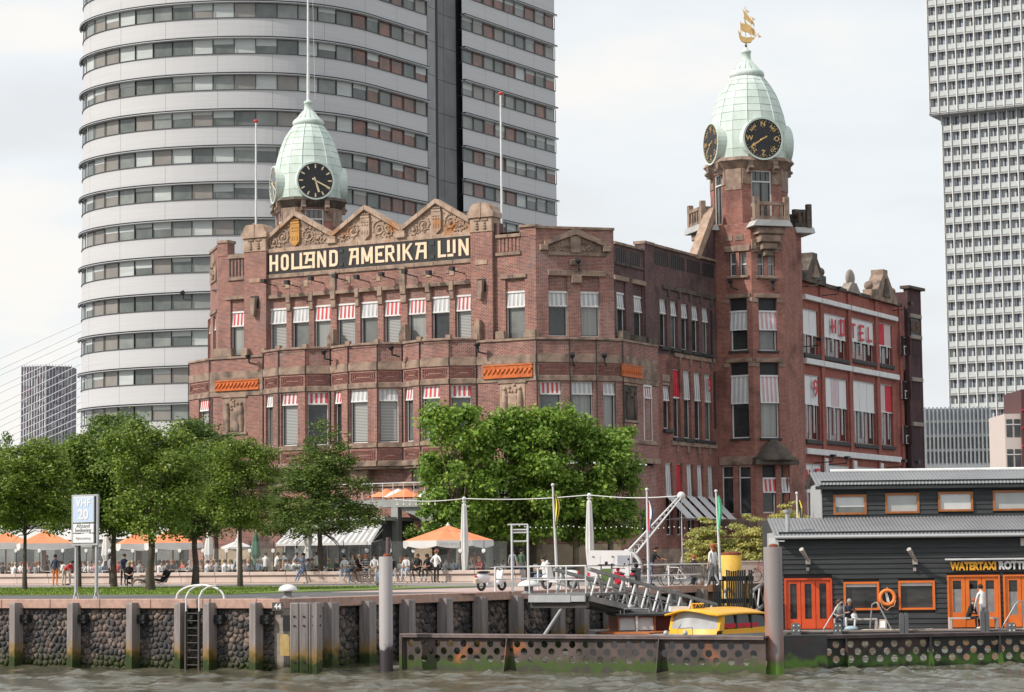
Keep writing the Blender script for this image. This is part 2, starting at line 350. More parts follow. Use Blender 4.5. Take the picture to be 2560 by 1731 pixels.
# sign board
sb=MB();sb.box(uL,uR,-.09,.05,22.78,24.2);SGB=mk('sign_board',sb,M('sign_black_tile',(.022,.025,.026),(.035,.04,.04),3,.35),HB,U)
CRM=M('cream_tile',(.80,.66,.46),(.72,.58,.40),2,.4);MRN=M('maroon_tile',(.10,.03,.028),None,rough=.4)
GLY={ # strokes: quads (x0,y0,x1,y1,thickness,horizontal?)
'H':(.62,[(.09,0,.09,1),(.53,0,.53,1),(.09,.5,.53,.5)]),
'L':(.56,[(.09,0,.09,1),(.09,.09,.56,.09)]),
'LA':(1.05,[(.09,0,.09,1),(.09,.09,.74,.09),(.36,.93,.98,.93),(.44,.30,.56,.93),(.5,.52,.95,.52),(.95,0,.95,1)]),
'A':(.76,[(.0,.93,.66,.93),(.08,0,.27,.9),(.2,.48,.66,.48),(.66,0,.66,1)]),
'N':(.70,[(.09,0,.09,1),(.60,0,.60,1),(.12,.94,.58,.06)]),
'M':(.80,[(.09,0,.09,1),(.72,0,.72,1),(.12,.95,.41,.12),(.69,.95,.41,.12)]),
'E':(.60,[(.09,0,.09,1),(.09,.93,.58,.93),(.09,.5,.42,.5),(.09,.07,.58,.07),(.42,.38,.42,.62)]),
'R':(.66,[(.09,0,.09,1),(.09,.93,.5,.93),(.52,.93,.56,.52),(.09,.48,.5,.48),(.34,.45,.6,0)]),
'I':(.2,[(.1,0,.1,1)]),
'K':(.68,[(.09,0,.09,1),(.12,.42,.58,1),(.28,.55,.6,0)]),
'IJ':(.70,[(.10,.28,.10,1),(.58,.2,.58,1),(.0,.09,.5,.09)]),
'D':(.66,'D'),'O':(.62,'O')}
def ring(mb,x0,x1,z0,z1,t,r,y0,y1,m,left=True):
    def rr(x0,x1,z0,z1,r,sq):
        p=[]
        for cx,cz,a0,c in((x1-r,z0+r,-90,1),(x1-r,z1-r,0,1),(x0+r,z1-r,90,0),(x0+r,z0+r,180,0)):
            for k in range(4):
                a=R(a0+30*k)
                if sq and not c: p.append((x0,z1 if a0==90 else z0))
                else: p.append((cx+r*math.cos(a),cz+r*math.sin(a)))
        return p
    o=rr(x0,x1,z0,z1,r,not left);i=rr(x0+t,x1-t,z0+t*.9,z1-t*.9,max(r-t*.7,.02),not left);n=len(o)
    vs=[(x,y0,z) for x,z in o]+[(x,y0,z) for x,z in i]+[(x,y1,z) for x,z in o]+[(x,y1,z) for x,z in i]
    mb.add(vs,[(k,(k+1)%n,n+(k+1)%n,n+k) for k in range(n)]+[(k,2*n+k,2*n+(k+1)%n,(k+1)%n) for k in range(n)]+[(n+k,n+(k+1)%n,3*n+(k+1)%n,3*n+k) for k in range(n)],m)
def glyph(g,u0,u1,z0,z1,t,y,parent):
    wd,st=GLY[g];sx=(u1-u0)/wd;h=z1-z0
    for grow,yy,mat in((.045,y+.022,MRN),(0,y,CRM)):
        mb=MB()
        if st in('O','D'): ring(mb,u0-grow,u1+grow,z0-grow,z1+grow,t+2*grow,.26+grow,yy,y+.04,0,st=='O')
        else:
            for k,(x0,a0,x1,a1) in enumerate(st):
                X0,Z0,X1,Z1=u0+x0*sx,z0+a0*h,u0+x1*sx,z0+a1*h;hh=(t/2+grow);yk=yy+.0015*k
                if abs(Z1-Z0)<.01: # horizontal
                    mb.box(X0-(t/2+grow if x0>.01 else grow),X1+(t/2+grow if x1>.5 else grow),yk,y+.04,max(Z0-hh*.85,z0-grow),min(Z0+hh*.85,z1+grow))
                else:
                    zb,zt=min(Z0,Z1),max(Z0,Z1);zb=zb-grow;zt=zt+grow
                    if Z1<Z0: X0,X1=X1,X0
                    mb.prism([(X0-hh,zb),(X0+hh,zb),(X1+hh,zt),(X1-hh,zt)],yk,y+.04)
        mk('letter' if mat is CRM else 'letter_border',mb,mat,parent,U)
LT=[('H',676.5,698),('O',705,724.5),('L',731.5,749),('LA',751.5,790),('N',796,818),('D',826,847),('A',875,899.5),('M',906,934),('E',941,960.5),('R',966,989),('I',995.5,1003),('K',1009,1034.5),('A',1041,1069.5),('L',1098,1114),('IJ',1121,1141.5),('N',1149,1174.5)]
for g,x0,x1 in LT:
    a,b=U.hit(x0,640)[0],U.hit(x1,620)[0];glyph(g,a,b,22.96,24.06,.20 if g!='I' else .22,-.135,SGB)
for x in(855,1083):
    for zc in (23.05,23.95):
        u=U.hit(x,640)[0];b=MB();b.box(u-.15,u+.15,-.14,-.085,zc-.12,zc+.12);mk('sign_stud',b,DKW,SGB,U)
# gables with carved relief
stones(U,'stone_band',uL,uR,-.12,.1,24.22,24.5,STP,1.5)
gx=[(-20.67,25.3),(-18.32,26.92),(-15.32,25.25),(-12.75,26.87),(-9.92,25.22),(-7.27,26.85),(-4.75,25.35)]
def spiral(mb,cx,cz,r,turns,y,flip=1,wd=.07,ph=0):
    n=int(14*turns);pts=[]
    for i in range(n+1):
        t=i/n;rr=r*(1-.8*t);a=ph+flip*t*turns*2*math.pi;pts.append((cx+rr*math.cos(a),cz+rr*math.sin(a)))
    for (x0,z0),(x1,z1) in zip(pts,pts[1:]): mb.tube((x0,y,z0),(x1,y,z1),wd*(.9),wd*.8,5,0,False)
for g in range(3):
    (a,za),(p,zp),(b,zb)=gx[2*g:2*g+3]
    mb=MB();mb.prism([(a,24.5),(b,24.5),(b,zb-.2),(p,zp-.2),(a,za-.2)],0.03,.35);mk('gable_field',mb,[STP if g else ST],HB,U)
    # coping stones
    for (x0,z0,x1,z1) in((a,za,p,zp),(p,zp,b,zb)):
        n=4
        for i in range(n):
            s0,s1=i/n+.004,(i+1)/n-.004;X0,Z0,X1,Z1=x0+(x1-x0)*s0,z0+(z1-z0)*s0,x0+(x1-x0)*s1,z0+(z1-z0)*s1
            q=MB();q.prism([(X0,Z0-.3),(X1,Z1-.3),(X1,Z1),(X0,Z0)],-.22-.01*(i%2),.45);mk('coping_stone',q,STP,HB,U)
    rl=MB()
    sgn=[(p-1.75,24.95,.38,1),(p-1.05,25.25,.52,-1),(p+1.05,25.25,.52,1),(p+1.75,24.95,.36,-1)]
    for cx,cz,r,fl in sgn:
        spiral(rl,cx,cz,r,1.6,-.0,fl,.055,R(90));rl.ball((cx,.0,cz),.13,8,5)
        for k in range(9):
            t=k*.7;rl.ball((cx+r*1.0*math.cos(t),.01,cz+r*.97*math.sin(t)),.065,6,4)
    for k in range(26):
        x=a+.3+(b-a-.6)*_wr.random();lim=(za+(zp-za)*(x-a)/(p-a) if x<p else zb+(zp-zb)*(b-x)/(b-p))-.5
        z=24.6+(lim-24.6)*_wr.random()**.8
        if abs(x-p)>.4 and lim>24.7: rl.ball((x,.02,z),.07+.06*_wr.random(),6,4,sc=(1.2,.6,.8))
    mk('scroll_relief',rl,[STP],HB,U)
    sh=MB();zz=zp-.62
    sh.prism([(p,24.52),(p+.36,24.85),(p+.36,zz-.25),(p-.36,zz-.25),(p-.36,24.85)],-.13,.05)
    for k in range(3): sh.box(p-.24+k*.2,p-.18+k*.2,-.16,-.1,24.95,zz-1.05)
    for k in range(5): sh.ball((p-.26+.13*k,-.06,zz+.02),.075,6,4)
    for k in range(6): sh.ball((p-.2+.2*(k%3),-.13,zz-.5-.2*(k//3)),.085,6,4,sc=(1,.6,.7))
    sh.box(p-.34,p+.34,-.15,.03,zz-.22,zz-.08)
    mk('heraldic_shield',sh,[STG if g==0 else STP],HB,U)
for x,z in((gx[2][0],gx[2][1]),(gx[4][0],gx[4][1])):
    blocks(U,'gable_console',[(x-.3,x+.3,-.24,.1,24.55,z-.28),(x-.36,x+.36,-.3,.1,z-.75,z-.5)],STP)
# corner piers of the gable wall
for (a,b) in((-22.36,-20.55),(-4.6,-3.0)):
    m=MB();m.box(a,b,-.28,.6,17.0,24.35);mk('pier',m,BR,HB,U)
    blocks(U,'pier_stone',[(a-.03,b+.03,-.33,.7,24.36,25.3)],STP,.04)
    for k in range(2):
        c=a+(b-a)*(.32+.36*k)
        q=MB()
        for j in range(4): q.ball((c,-.34,24.6+.16*j),.12-.015*j,7,4,sc=(1.2,.8,.8))
        q.box(c-.22,c+.22,-.4,-.3,25.1,25.22);mk('carved_pendant',q,ST,HB,U)
    n=MB();cx=(a+b)/2;hw=(b-a)/2
    n.prism([(a-.14,25.31),(b+.14,25.31),(b+.14,25.62),(b-.0,25.78),(b-.12,26.05),(b-.3,26.22),(a+.3,26.22),(a+.12,26.05),(a,25.78),(a-.14,25.62)],-.45,.8);n.box(cx-.06,cx+.06,-.49,-.4,25.3,26.3)
    mk('pier_cap',n,STP,HB,U)
    blocks(U,'stone_number_plate',[(cx-.45,cx+.45,-.33,-.2,22.25,22.55)],STP)
    q=MB();q.box(cx-.33,cx+.33,-.31,-.26,20.5,21.35,1);q.prism([(cx-.12,20.0),(cx+.12,20.0),(cx+.22,21.2),(cx-.22,21.2)],-.62,-.25);mk('corbel_bracket',q,[ST,BLK],HB,U)
blocks(U,'stone_band',[(-22.36,-20.55,-.31,0,16.95,17.1)],ST)
# left pavilion
a,b=urow(576,618);window(U,.14,a,b,17.45,19.46,20.39,'r',GL)
mb=MB();mb.quad((a,.14,20.39),(b,.14,20.39),(b,.14,21.3),(a,.14,21.3));mk('recessed_brickwork',mb,BR,HB,U)
wall(U,0,eL,-22.36,16,24.3,[(a,b,17.45,21.3)],dep=.4)
stones(U,'lintel',a-.35,b+.3,-.1,.2,21.25,21.5,ST,1.)
blocks(U,'stone_band',[(eL+.9,-22.4,-.12,.1,22.55,22.8),(eL+.9,-22.4,-.12,.3,24.05,24.35)],ST)
m=MB()
for k in range(5): m.box(eL+1.0+k*.28,eL+1.1+k*.28,-.03,.06,22.85,24.0)
mk('parapet_slots',m,BLK,HB,U)
m=MB();m.box(eL,eL+.85,-.03,.8,24.3,25.2);mk('parapet_pier',m,BR,HB,U);stones(U,'coping_stone',eL-.03,eL+.9,-.1,.9,25.2,25.4,ST)
# left canted corner
p0=U.pt(eL);LC=Fr(p0[0],p0[1],-73.8);ln=-3.2
lw=[]
for (x0,x1) in((519.5,527.5),(532.5,540)):
    a,b=LC.hit(x0,800)[0],LC.hit(x1,800)[0];window(LC,.14,a,b,17.45,19.46,20.39,'r',GM);lw.append((a,b,17.45,20.39))
wall(LC,0,ln,0,16,24.9,lw,dep=.35);stones(LC,'lintel',ln+.2,-.2,-.1,.2,20.5,20.72,ST)
stones(LC,'coping_stone',ln-.05,0,-.1,.5,24.9,25.1,ST)
q=MB();q.prism([(ln+.3,22.7),(-.3,22.7),(-.3,23.6),(ln/2,24.8),(ln+.3,23.6)],-.1,.03);
for k in range(12): q.ball((ln+.6+(-ln-1.2)*_wr.random(),-.1,22.9+1.1*_wr.random()),.17,7,5)
mk('carved_gable',q,ST,HB,LC)
p0=LC.pt(ln);LS=Fr(p0[0],p0[1],-118.8);wall(LS,0,-24,0,2.2,24.9,[],dep=.3)
# right pavilion P (u -3.0..0) and chamfer CH
a,b=urow(1264.5,1313);window(U,.14,a,b,17.36,19.46,20.39,'w',GM)
mb=MB();mb.quad((a,.14,20.39),(b,.14,20.39),(b,.14,21.3),(a,.14,21.3));mk('recessed_brickwork',mb,BR,HB,U)
wall(U,0,-3.0,0,16,24.25,[(a,b,17.36,21.3),(-2.75,-1.15,22.98,24.26)],dep=.4)
stones(U,'lintel',a-.35,b+.15,-.1,.2,21.25,21.5,ST,1.)
m=MB();m.quad((-2.75,.06,22.98),(-1.15,.06,22.98),(-1.15,.06,23.9),(-2.75,.06,23.9))
for k in range(6): m.box(-2.7+k*.27,-2.55+k*.27,0.0,.08,23.0,23.9)
mk('parapet_slots',m,BR,HB,U)
stones(U,'stone_band',-2.9,-1.05,-.1,.35,23.9,24.12,ST);stones(U,'stone_band',-2.9,-1.05,-.1,.1,22.75,22.97,ST)
m=MB();m.box(-1.1,0.05,-.04,.8,23.9,24.45);mk('parapet_pier',m,BR,HB,U)
stones(U,'coping_stone',-1.15,.1,-.14,.9,24.45,24.62,ST)
m=MB();m.box(-3.02,-2.6,-.05,.5,23.95,24.9);mk('parapet_pier',m,BD,HB,U)
cw=[]
for x0,x1,g in((1372,1420,GD),(1452,1500,GL)):
    a,b=CH.hit(x0,800)[0],CH.hit(x1,800)[0];window(CH,.14,a,b,17.48,19.46,20.32,'w',g);cw.append((a,b,17.48,21.35))
    mb=MB();mb.quad((a,.14,20.32),(b,.14,20.32),(b,.14,21.35),(a,.14,21.35));mk('recessed_brickwork',mb,BR,HB,CH)
wall(CH,0,0,_ce,16,24.35,cw,dep=.4)
stones(CH,'lintel',.8,_ce-.55,-.12,.2,21.35,21.7,ST,1.2);blocks(CH,'pilaster_cap',[(2.35,3.0,-.2,.1,20.9,21.4)],ST)
stones(CH,'coping_stone',-.05,_ce+.05,-.12,.5,24.35,24.52,ST,1.2)
stones(CH,'stone_band',.8,_ce-.5,-.1,.1,22.65,22.9,ST,1.3)
cx=_ce/2
for s in(-1,1):
    q=MB();q.prism([(cx,24.0),(cx+s*2.05,22.95+.3),(cx+s*2.05,23.28+.27),(cx,24.42)][::s],-.3,.05);mk('gable_coping',q,ST,HB,CH)
    blocks(CH,'stone_block',[(cx+s*2.1-.25,cx+s*2.1+.25,-.32,.1,22.95,23.3)],ST)
q=MB();q.prism([(cx-1.75,22.92),(cx+1.75,22.92),(cx+1.75,23.2),(cx,24.02),(cx-1.75,23.2)],-.06,.05)
q.prism([(cx-.32,22.85),(cx+.32,22.85),(cx+.36,23.9),(cx-.36,23.9)],-.2,0)
for s in(-1,1):
    spiral(q,cx+s*.9,23.25,.3,1.5,-.09,s,.05);spiral(q,cx+s*1.5,23.1,.18,1.2,-.09,-s,.045);q.ball((cx+s*.9,-.1,23.25),.1,7,5)
for k in range(16):
    x=cx+(_wr.random()-.5)*3;q.ball((x,-.08,22.97+_wr.random()*(.2+.5*(1-abs(x-cx)/1.75))),.08,6,4)
mk('carved_gable',q,ST,HB,CH)
blocks(CH,'lamp_console',[(cx-.35,cx+.35,-.2,.05,22.05,22.4)],ST)
# S side pavilion (x1542-1625) and side front to the tower
def swin(x0,x1,z0,zm,z1,k,g,fr=S,w=.12,**kw):
    y=1000;a,b=fr.hit(x0,y)[0],fr.hit(x1,y)[0];return window(fr,w,a,b,z0,zm,z1,k,g,**kw)
_wl=5.27;_we=16.08
so_=[swin(1545,1568,17.45,19.46,20.4,'w',GD),swin(1588,1611,17.45,19.46,20.4,'w',GD)]
so2=[(a,b,c,21.3) for a,b,c,d in so_]
for a,b,c,d in so_:
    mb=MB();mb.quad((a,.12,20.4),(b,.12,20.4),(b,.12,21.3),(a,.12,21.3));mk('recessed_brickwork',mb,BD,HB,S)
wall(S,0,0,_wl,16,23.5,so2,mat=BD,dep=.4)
for a,b,c,d in so_: stones(S,'lintel',a-.35,b+.35,-.12,.2,21.2,21.5,ST,3)
m=MB();m.box(_wl-.9,_wl+.5,-.12,.6,16.9,24.0);mk('pier',m,BD,HB,S);stones(S,'coping_stone',_wl-.95,_wl+.55,-.18,.7,24.0,24.2,ST)
for a,b in((.35,2.0),(2.4,4.2)):
    m=MB();n=int((b-a)/.26)
    for k in range(n): m.box(a+k*.26,a+.14+k*.26,-.03,.05,22.4,23.3)
    mk('parapet_slots',m,BLK,HB,S);blocks(S,'stone_band',[(a-.1,b+.1,-.1,.05,22.2,22.38)],STD)
stones(S,'coping_stone',0,_wl-.95,-.12,.5,23.5,23.68,ST)
row1=[swin(x0,x1,17.45,19.7,20.62,'w',[GD,GM,GD,GD,GM][i]) for i,(x0,x1) in enumerate(((1653,1671),(1680,1697.5),(1706.6,1724.5),(1733,1750.5),(1759,1776)))]
row2=[swin(x0,x1,11.45,14.15,16.04,k,[GD,GD,GD,GM][i]) for i,(x0,x1,k) in enumerate(((1683,1701,'red'),(1709.5,1728,'w'),(1736,1754,'w'),(1762,1780,'w')))]
row2b=[swin(1658,1676,11.96,13.9,14.8,'w',GD)]
row3=[];
for i,(x0,x1,k) in enumerate(((1661,1678,'w'),(1687.6,1703,'red'),(1714,1730,'w'),(1740,1755.6,'w'),(1766.6,1782,'w'))):
    row3.append(swin(x0,x1,4.9,7.55,9.7,k,GD))
    a,b=row3[-1][:2];n=8;mb=MB();wd=(b-a+.2)/n   # slanting awning below the upright blind
    for j in range(n): mb.quad((a-.1+j*wd,-.03,7.5),(a-.1+(j+1)*wd,-.03,7.5),(a-.1+(j+1)*wd,-1.5,6.05),(a-.1+j*wd,-1.5,6.05),j%2)
    mb.box(a-.12,b+.12,-1.55,-1.47,5.98,6.06,0);mb.tube((a-.1,-1.5,6.05),(a-.1,0,5.9),.02);mb.tube((b+.1,-1.5,6.05),(b+.1,0,5.9),.02)
    mk('slanting_awning',mb,[SW,SGY],HB,S)
u9=S.hit(1771,965)[0];text('painted_nine','9',1.45,M('sign_red',(.55,.02,.04),rough=.5),HB,Matrix.Translation((*S.pt(u9,-.10),15.2))@Matrix.Rotation(R(61.2),4,'Z'),.005)
lo3=[swin(x0,x1,4.0,4.3,4.5,None,GD) for x0,x1 in ()]
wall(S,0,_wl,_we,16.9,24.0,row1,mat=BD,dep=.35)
wall(S,0,_wl,_we,2.2,16.9,row2+row2b+row3,mat=BSD,dep=.35)
stones(S,'coping_stone',_wl+.55,_we,-.12,.5,24.0,24.18,ST,1.5)
m=MB()
for k in range(30): 
    if k%8!=7: m.box(_wl+.9+k*.32,_wl+1.1+k*.32,-.03,.05,22.85,23.75)
mk('parapet_slots',m,BLK,HB,S)
for zb,a,b,mt in((21.3,7.2,15.9,STD),(16.85,8.8,15.6,ST),(10.9,8.2,15.6,ST)):
    stones(S,'lintel',a,b,-.12,.1,zb,zb+.28,mt,1.3)
    k=a+.9
    while k<b: blocks(S,'small_console',[(k-.1,k+.1,-.14,.05,zb-.45,zb)],mt);k+=1.75
for o in row1+row2+row2b: 
    m=MB();m.bev(o[0]-.12,o[1]+.12,-.22,.1,o[2]-.28,o[2]-.04);mk('sill',m,M('black_stone',(.03,.03,.03),(.05,.05,.05),2,.7),HB,S)
blocks(S,'grey_stone_block',[(6.9,8.1,-.06,.05,15.1,15.55),(7.0,8.0,-.06,.05,14.85,15.0)],ST)
m=MB();m.box(7.05,8.0,-.05,.05,3.4,2.2+.0,0);wall(S,-.12,_wl-5.2,_we,2.2,4.0,[],mat=ST,dep=.2,name='stone_plinth')
for x,z0,z1 in((15.0,16.9,20.5),(15.35,12.3,16.3)):
    m=MB();m.tube((x,-.12,z0),(x,-.12,z1),.06,n=6);mk('drain_pipe',m,BLK,HB,S)
# ---- lower projecting storey ----
def lface(fr,w,u0,u1,ops,deco=True,pan=True,mat=BR,zt=17.3,zb=9.5):
    wall(fr,w,u0,u1,zb,zt,ops,mat=mat,dep=.35)
    g=.015
    blocks(fr,'coping_stone',[(u0+g,u1-g,w-.1,w+.5,zt,zt+.15)],ST)
    blocks(fr,'stone_band',[(u0+g,u1-g,w-.07,w+.02,15.76,16.3)],ST)
    blocks(fr,'stone_band',[(u0+g,u1-g,w-.07,w+.02,14.6,14.93)],ST)
    blocks(fr,'stone_band',[(u0+g,u1-g,w-.09,w+.02,10.72,11.0)],ST)
    blocks(fr,'stone_band',[(u0+g,u1-g,w-.16,w+.02,9.5,9.85)],ST)
    if deco and u1-u0>.8:
        for z0,z1 in((15.08,15.64),(9.98,10.55)):
            a,b=u0+.22,u1-.22;m=MB()
            for k in range(3):
                i=.09*k;aa,bb,c,d=a+i*1.6,b-i*1.6,z0+i,z1-i;t=.03
                if bb-aa<.1 or d-c<.06: break
                m.box(aa,bb,w-.05,w+.01,c,c+t);m.box(aa,bb,w-.05,w+.01,d-t,d);m.box(aa,aa+t,w-.048,w+.01,c+t,d-t);m.box(bb-t,bb,w-.048,w+.01,c+t,d-t)
            mk('brick_panel',m,M('panel_brick',(.27,.10,.08),(.2,.07,.06),4,.85),HB,fr)
    m=MB();m.tube((u0,w-.06,zb),(u0,w-.06,zt),.035,n=5);mk('drain_pipe',m,BLK,HB,fr)
LW=-.5;WZ0,WZM,WZ1=11.05,13.8,14.55
def hitf(fr,w,x0,x1,y=1040): return fr.hit(x0,y,w)[0],fr.hit(x1,y,w)[0]
bays=[((659,697,764,827),((664,682,'w',GM),(702.5,744.5,'r',GV),(768,820,'r',GD))),
      ((827,871,943,1007),((835,854,'r',GD),(874.5,919,'w',GV),(944.5,996,'w',GV))),
      ((1007,1050,1123,1192),((1012,1033,'r',GM),(1055,1100,'r',GL),(1125.5,1178,'r',GM)))]
for (x0,x1,x2,x3),ws in bays:
    pts=[U.pt(U.hit(x0,950,LW)[0],LW),U.pt(U.hit(x1,950,LW-.85)[0],LW-.85),U.pt(U.hit(x2,950,LW-.85)[0],LW-.85),U.pt(U.hit(x3,950,LW)[0],LW)]
    for (p,q),wi in zip(zip(pts,pts[1:]),ws):
        an=math.degrees(math.atan2(q[1]-p[1],q[0]-p[0]));fr=Fr(p[0],p[1],an);ln_=math.hypot(q[0]-p[0],q[1]-p[1])
        a,b=hitf(fr,0,wi[0],wi[1]);a=max(a,.08);b=min(b,ln_-.08)
        window(fr,.12,a,b,WZ0,WZM,WZ1,wi[2],wi[3]);lface(fr,0,0,ln_,[(a,b,WZ0,WZ1)],zt=17.42)
    m=MB();m.slab([*pts,U.pt(U.hit(x3,950,LW)[0],.3),U.pt(U.hit(x0,950,LW)[0],.3)],17.2,17.26);mk('balcony_floor',m,ST,HB,Matrix())
    m=MB();m.slab([*pts,U.pt(U.hit(x3,950,LW)[0],.3),U.pt(U.hit(x0,950,LW)[0],.3)],9.35,9.49);mk('bay_soffit',m,ST,HB,Matrix())
    # parapet posts
    for k,q in enumerate(pts):
        b=MB();b.box(-.16,.16,-.16,.16,17.42,17.75);mk('parapet_post',b,ST,HB,TM(q[0],q[1],0,-28.8))
for x in(944,1135*.0+1118,836+.0):
    pass
# stepped stones where bays meet
for x in(827,1007,1192):
    u=U.hit(x,860,LW)[0];q=MB();q.prism([(u-.25,17.4),(u+.25,17.4),(u+.25,18.7),(u+.05,18.75),(u-.25,18.1)],LW-.1,-.02);mk('stepped_stone',q,ST,HB,U)
# flat lower fronts: left pavilion, right pavilion
def relief(fr,w,a,b,z0,z1,mat):
    stones(fr,'stone_frame',a-.12,b+.12,w-.1,w+.02,z1,z1+.14,ST,3);stones(fr,'stone_frame',a-.12,b+.12,w-.12,w+.02,z0-.16,z0,ST,3)
    q=MB();q.box(a,b,w-.03,w+.02,z0,z1)
    for s in(.2,.8):
        x=a+(b-a)*s;h=z1-z0
        q.ball((x,w-.06,z1-h*.17),.13,8,6);q.tube((x,w-.04,z1-h*.25),(x,w-.05,z0+h*.35),.16,.22,8);q.tube((x,w-.05,z0+h*.4),(x+.03,w-.03,z0+.03),.22,.14,8)
        q.tube((x,w-.1,z1-h*.3),(x+(.5-s)*.6,w-.1,z1-h*.42),.06,.05,6)
    q.box(a+(b-a)*.33,a+(b-a)*.67,w-.08,w,z0+.1,z0+(z1-z0)*.62)
    for k in range(8): q.ball((a+(b-a)*(.3+.4*_wr.random()),w-.04,z0+(z1-z0)*(.66+.3*_wr.random())),.1,6,4)
    mk('figure_relief',q,mat,HB,fr)
def frieze(fr,w,a,b,z0,z1):
    q=MB();q.box(a,b,w-.06,w+.02,z0,z1);q.box(a,b,w-.1,w-.05,z1-.09,z1);q.box(a,b,w-.1,w-.05,z0,z0+.07)
    n=int((b-a)/.3)
    for k in range(n):
        x=a+(b-a)*(k+.5)/n;zc=(z0+z1)/2;q.ball((x,w-.06,zc),.12,8,5,sc=(1,.5,1));q.tube((x-.12,w-.09,zc-.18),(x+.15,w-.09,zc+.16),.035,n=5)
    mk('orange_tile_frieze',q,ORG,HB,fr)
u1=U.hit(659,950,LW)[0];uE=-25.05
lface(U,LW,uE,u1,[],deco=False,zt=17.15)
blocks(U,'stone_band',[(uE+.02,u1-.02,LW-.08,LW+.0,14.93,15.76)],ST)
a,b=hitf(U,LW,540,649,965);frieze(U,LW-.08,a,b,14.98,15.7)
a,b=hitf(U,LW,558,615,1040);relief(U,LW,a,b,12.15,14.5,ST)
u2=U.hit(1192,950,LW)[0]
lface(U,LW,u2,.25,[],deco=False,zt=17.2)
blocks(U,'stone_band',[(u2+.4,.2,LW-.08,LW+.0,14.93,15.76)],ST)
a,b=hitf(U,LW,1210,1333,930);frieze(U,LW-.08,a,b,14.85,15.72)
a,b=hitf(U,LW,1250,1313,990);relief(U,LW,a,b,12.6,14.5,STP)
for (xa,xb) in((1240,1262),(1310,1340)):
    a,b=hitf(U,LW,xa,xb,860);blocks(U,'parapet_block',[(a,b,LW-.1,LW+.35,17.36,17.85)],ST)
a,b=hitf(U,LW,533,580,870);blocks(U,'parapet_block',[(a,b,LW-.1,LW+.35,17.3,17.9)],ST);a,b=hitf(U,LW,604,620,870);blocks(U,'parapet_block',[(a,b,LW-.1,LW+.35,17.3,17.8)],ST)
# lower left cant
p0=U.pt(uE,LW);fr=Fr(p0[0],p0[1],-56);a,b=fr.hit(497,1030)[0],fr.hit(528,1030)[0];eL2=fr.hit(473,1000)[0]
window(fr,.12,a,b,WZ0,WZM,WZ1,'r',GL);lface(fr,0,eL2,0,[(a,b,WZ0,WZ1)],zt=17.15)
q0=fr.pt(eL2);wall(fr,.3,eL2,0,2.2,9.5,[],dep=.3);fr=Fr(q0[0],q0[1],-118.8);wall(fr,0,-24,0,2.2,17,[],dep=.3)
q=MB();q.slab([q0,U.pt(uE,LW),U.pt(uE,.5),U.pt(uE-.2,3),(q0[0]+.5,q0[1]+5)],17.0,17.06);mk('balcony_floor',q,ST,HB,Matrix())
# lower chamfer: three shallow faces from x1345 to 1546
pts=[U.pt(.25,LW),CH.pt(CH.hit(1424,900,-.75)[0],-.75),CH.pt(CH.hit(1490,900,-.75)[0],-.75),S.pt(.1,-.45)]
for (p,q),wi in zip(zip(pts,pts[1:]),((1350,1404,'r',GM),(1430,1484,'w',GL),(1509,1541,'w',GL))):
    an=math.degrees(math.atan2(q[1]-p[1],q[0]-p[0]));fr=Fr(p[0],p[1],an);ln_=math.hypot(q[0]-p[0],q[1]-p[1])
    a,b=hitf(fr,0,wi[0],wi[1]);a=max(a,.08);b=min(b,ln_-.08)
    window(fr,.12,a,b,WZ0,WZM,WZ1,wi[2],wi[3]);lface(fr,0,0,ln_,[(a,b,WZ0,WZ1)],zt=17.2)
q=MB();q.slab([*pts,CH.pt(5.2,.4),CH.pt(0,.4)],17.1,17.19);mk('balcony_floor',q,ST,HB,Matrix())
lface(S,-.45,.1,_wl+.1,[],deco=False,zt=17.2);blocks(S,'stone_band',[(.2,_wl,-.53,-.45,14.93,15.76)],ST)
a,b=hitf(S,-.45,1552,1601,930);frieze(S,-.53,a,b,14.95,15.75)
a,b=hitf(S,-.45,1560,1592,1000);relief(S,-.45,a,b,12.2,14.4,STD)
a,b=hitf(S,-.45,1608,1628,1000);window(S,-.5,a,b,WZ0-.1,WZM,WZ1,'r',GD,dep=.05)
blocks(S,'parapet_block',[(.2,1.3,-.5,-.1,17.35,17.9),(2.0,3.6,-.5,-.1,17.35,17.75),(4.0,5.2,-.5,-.1,17.35,17.8)],STD)
q=MB();q.box(_wl+.1,_wl+.12,-.45,0,9.5,17.2);mk('wall',q,BR,HB,S)
# base walls below
bo=[]
for x0,x1,y0,y1,k,g in((1029,1048,1168,1225,None,GL),(680,700,1180,1260,None,GL),(1240,1290,1180,1260,None,GM),(700,725,1320,1345,None,GD)):
    a,b=hitf(U,-.2,x0,x1,1200);bo.append(window(U,-.1,a,b,U.hit(x0,y1)[1],8.5,U.hit(x0,y0)[1],None,g))
wall(U,-.2,uE,.2,2.2,9.4,bo,dep=.3)
stones(U,'stone_band',uE,.2,-.32,-.19,8.2,8.5,ST,1.5)
for x in(645,760,905,1075):
    u=U.hit(x,1170,-.5)[0];q=MB();q.prism([(u-.7,9.3),(u-.55,8.6),(u+.55,8.6),(u+.7,9.3)],-.9,-.2);mk('bay_console',q,ST,HB,U)
wall(U,-.3,uE,.2,2.2,4.3,[],mat=M('plinth_stone',(.42,.33,.23),(.33,.26,.19),1.2,.85,bump=.3),dep=.2,name='stone_plinth')
bo=[];fr=CH
for x0,x1 in((1380,1420),(1460,1500),(1540,1570)):
    a,b=hitf(CH,-.2,x0,x1,1320);bo.append(window(CH,-.1,a,b,5.2,6.0,6.4,None,GD));blocks(CH,'sill',[(a-.2,b+.2,-.35,-.1,4.85,5.18)],STP)
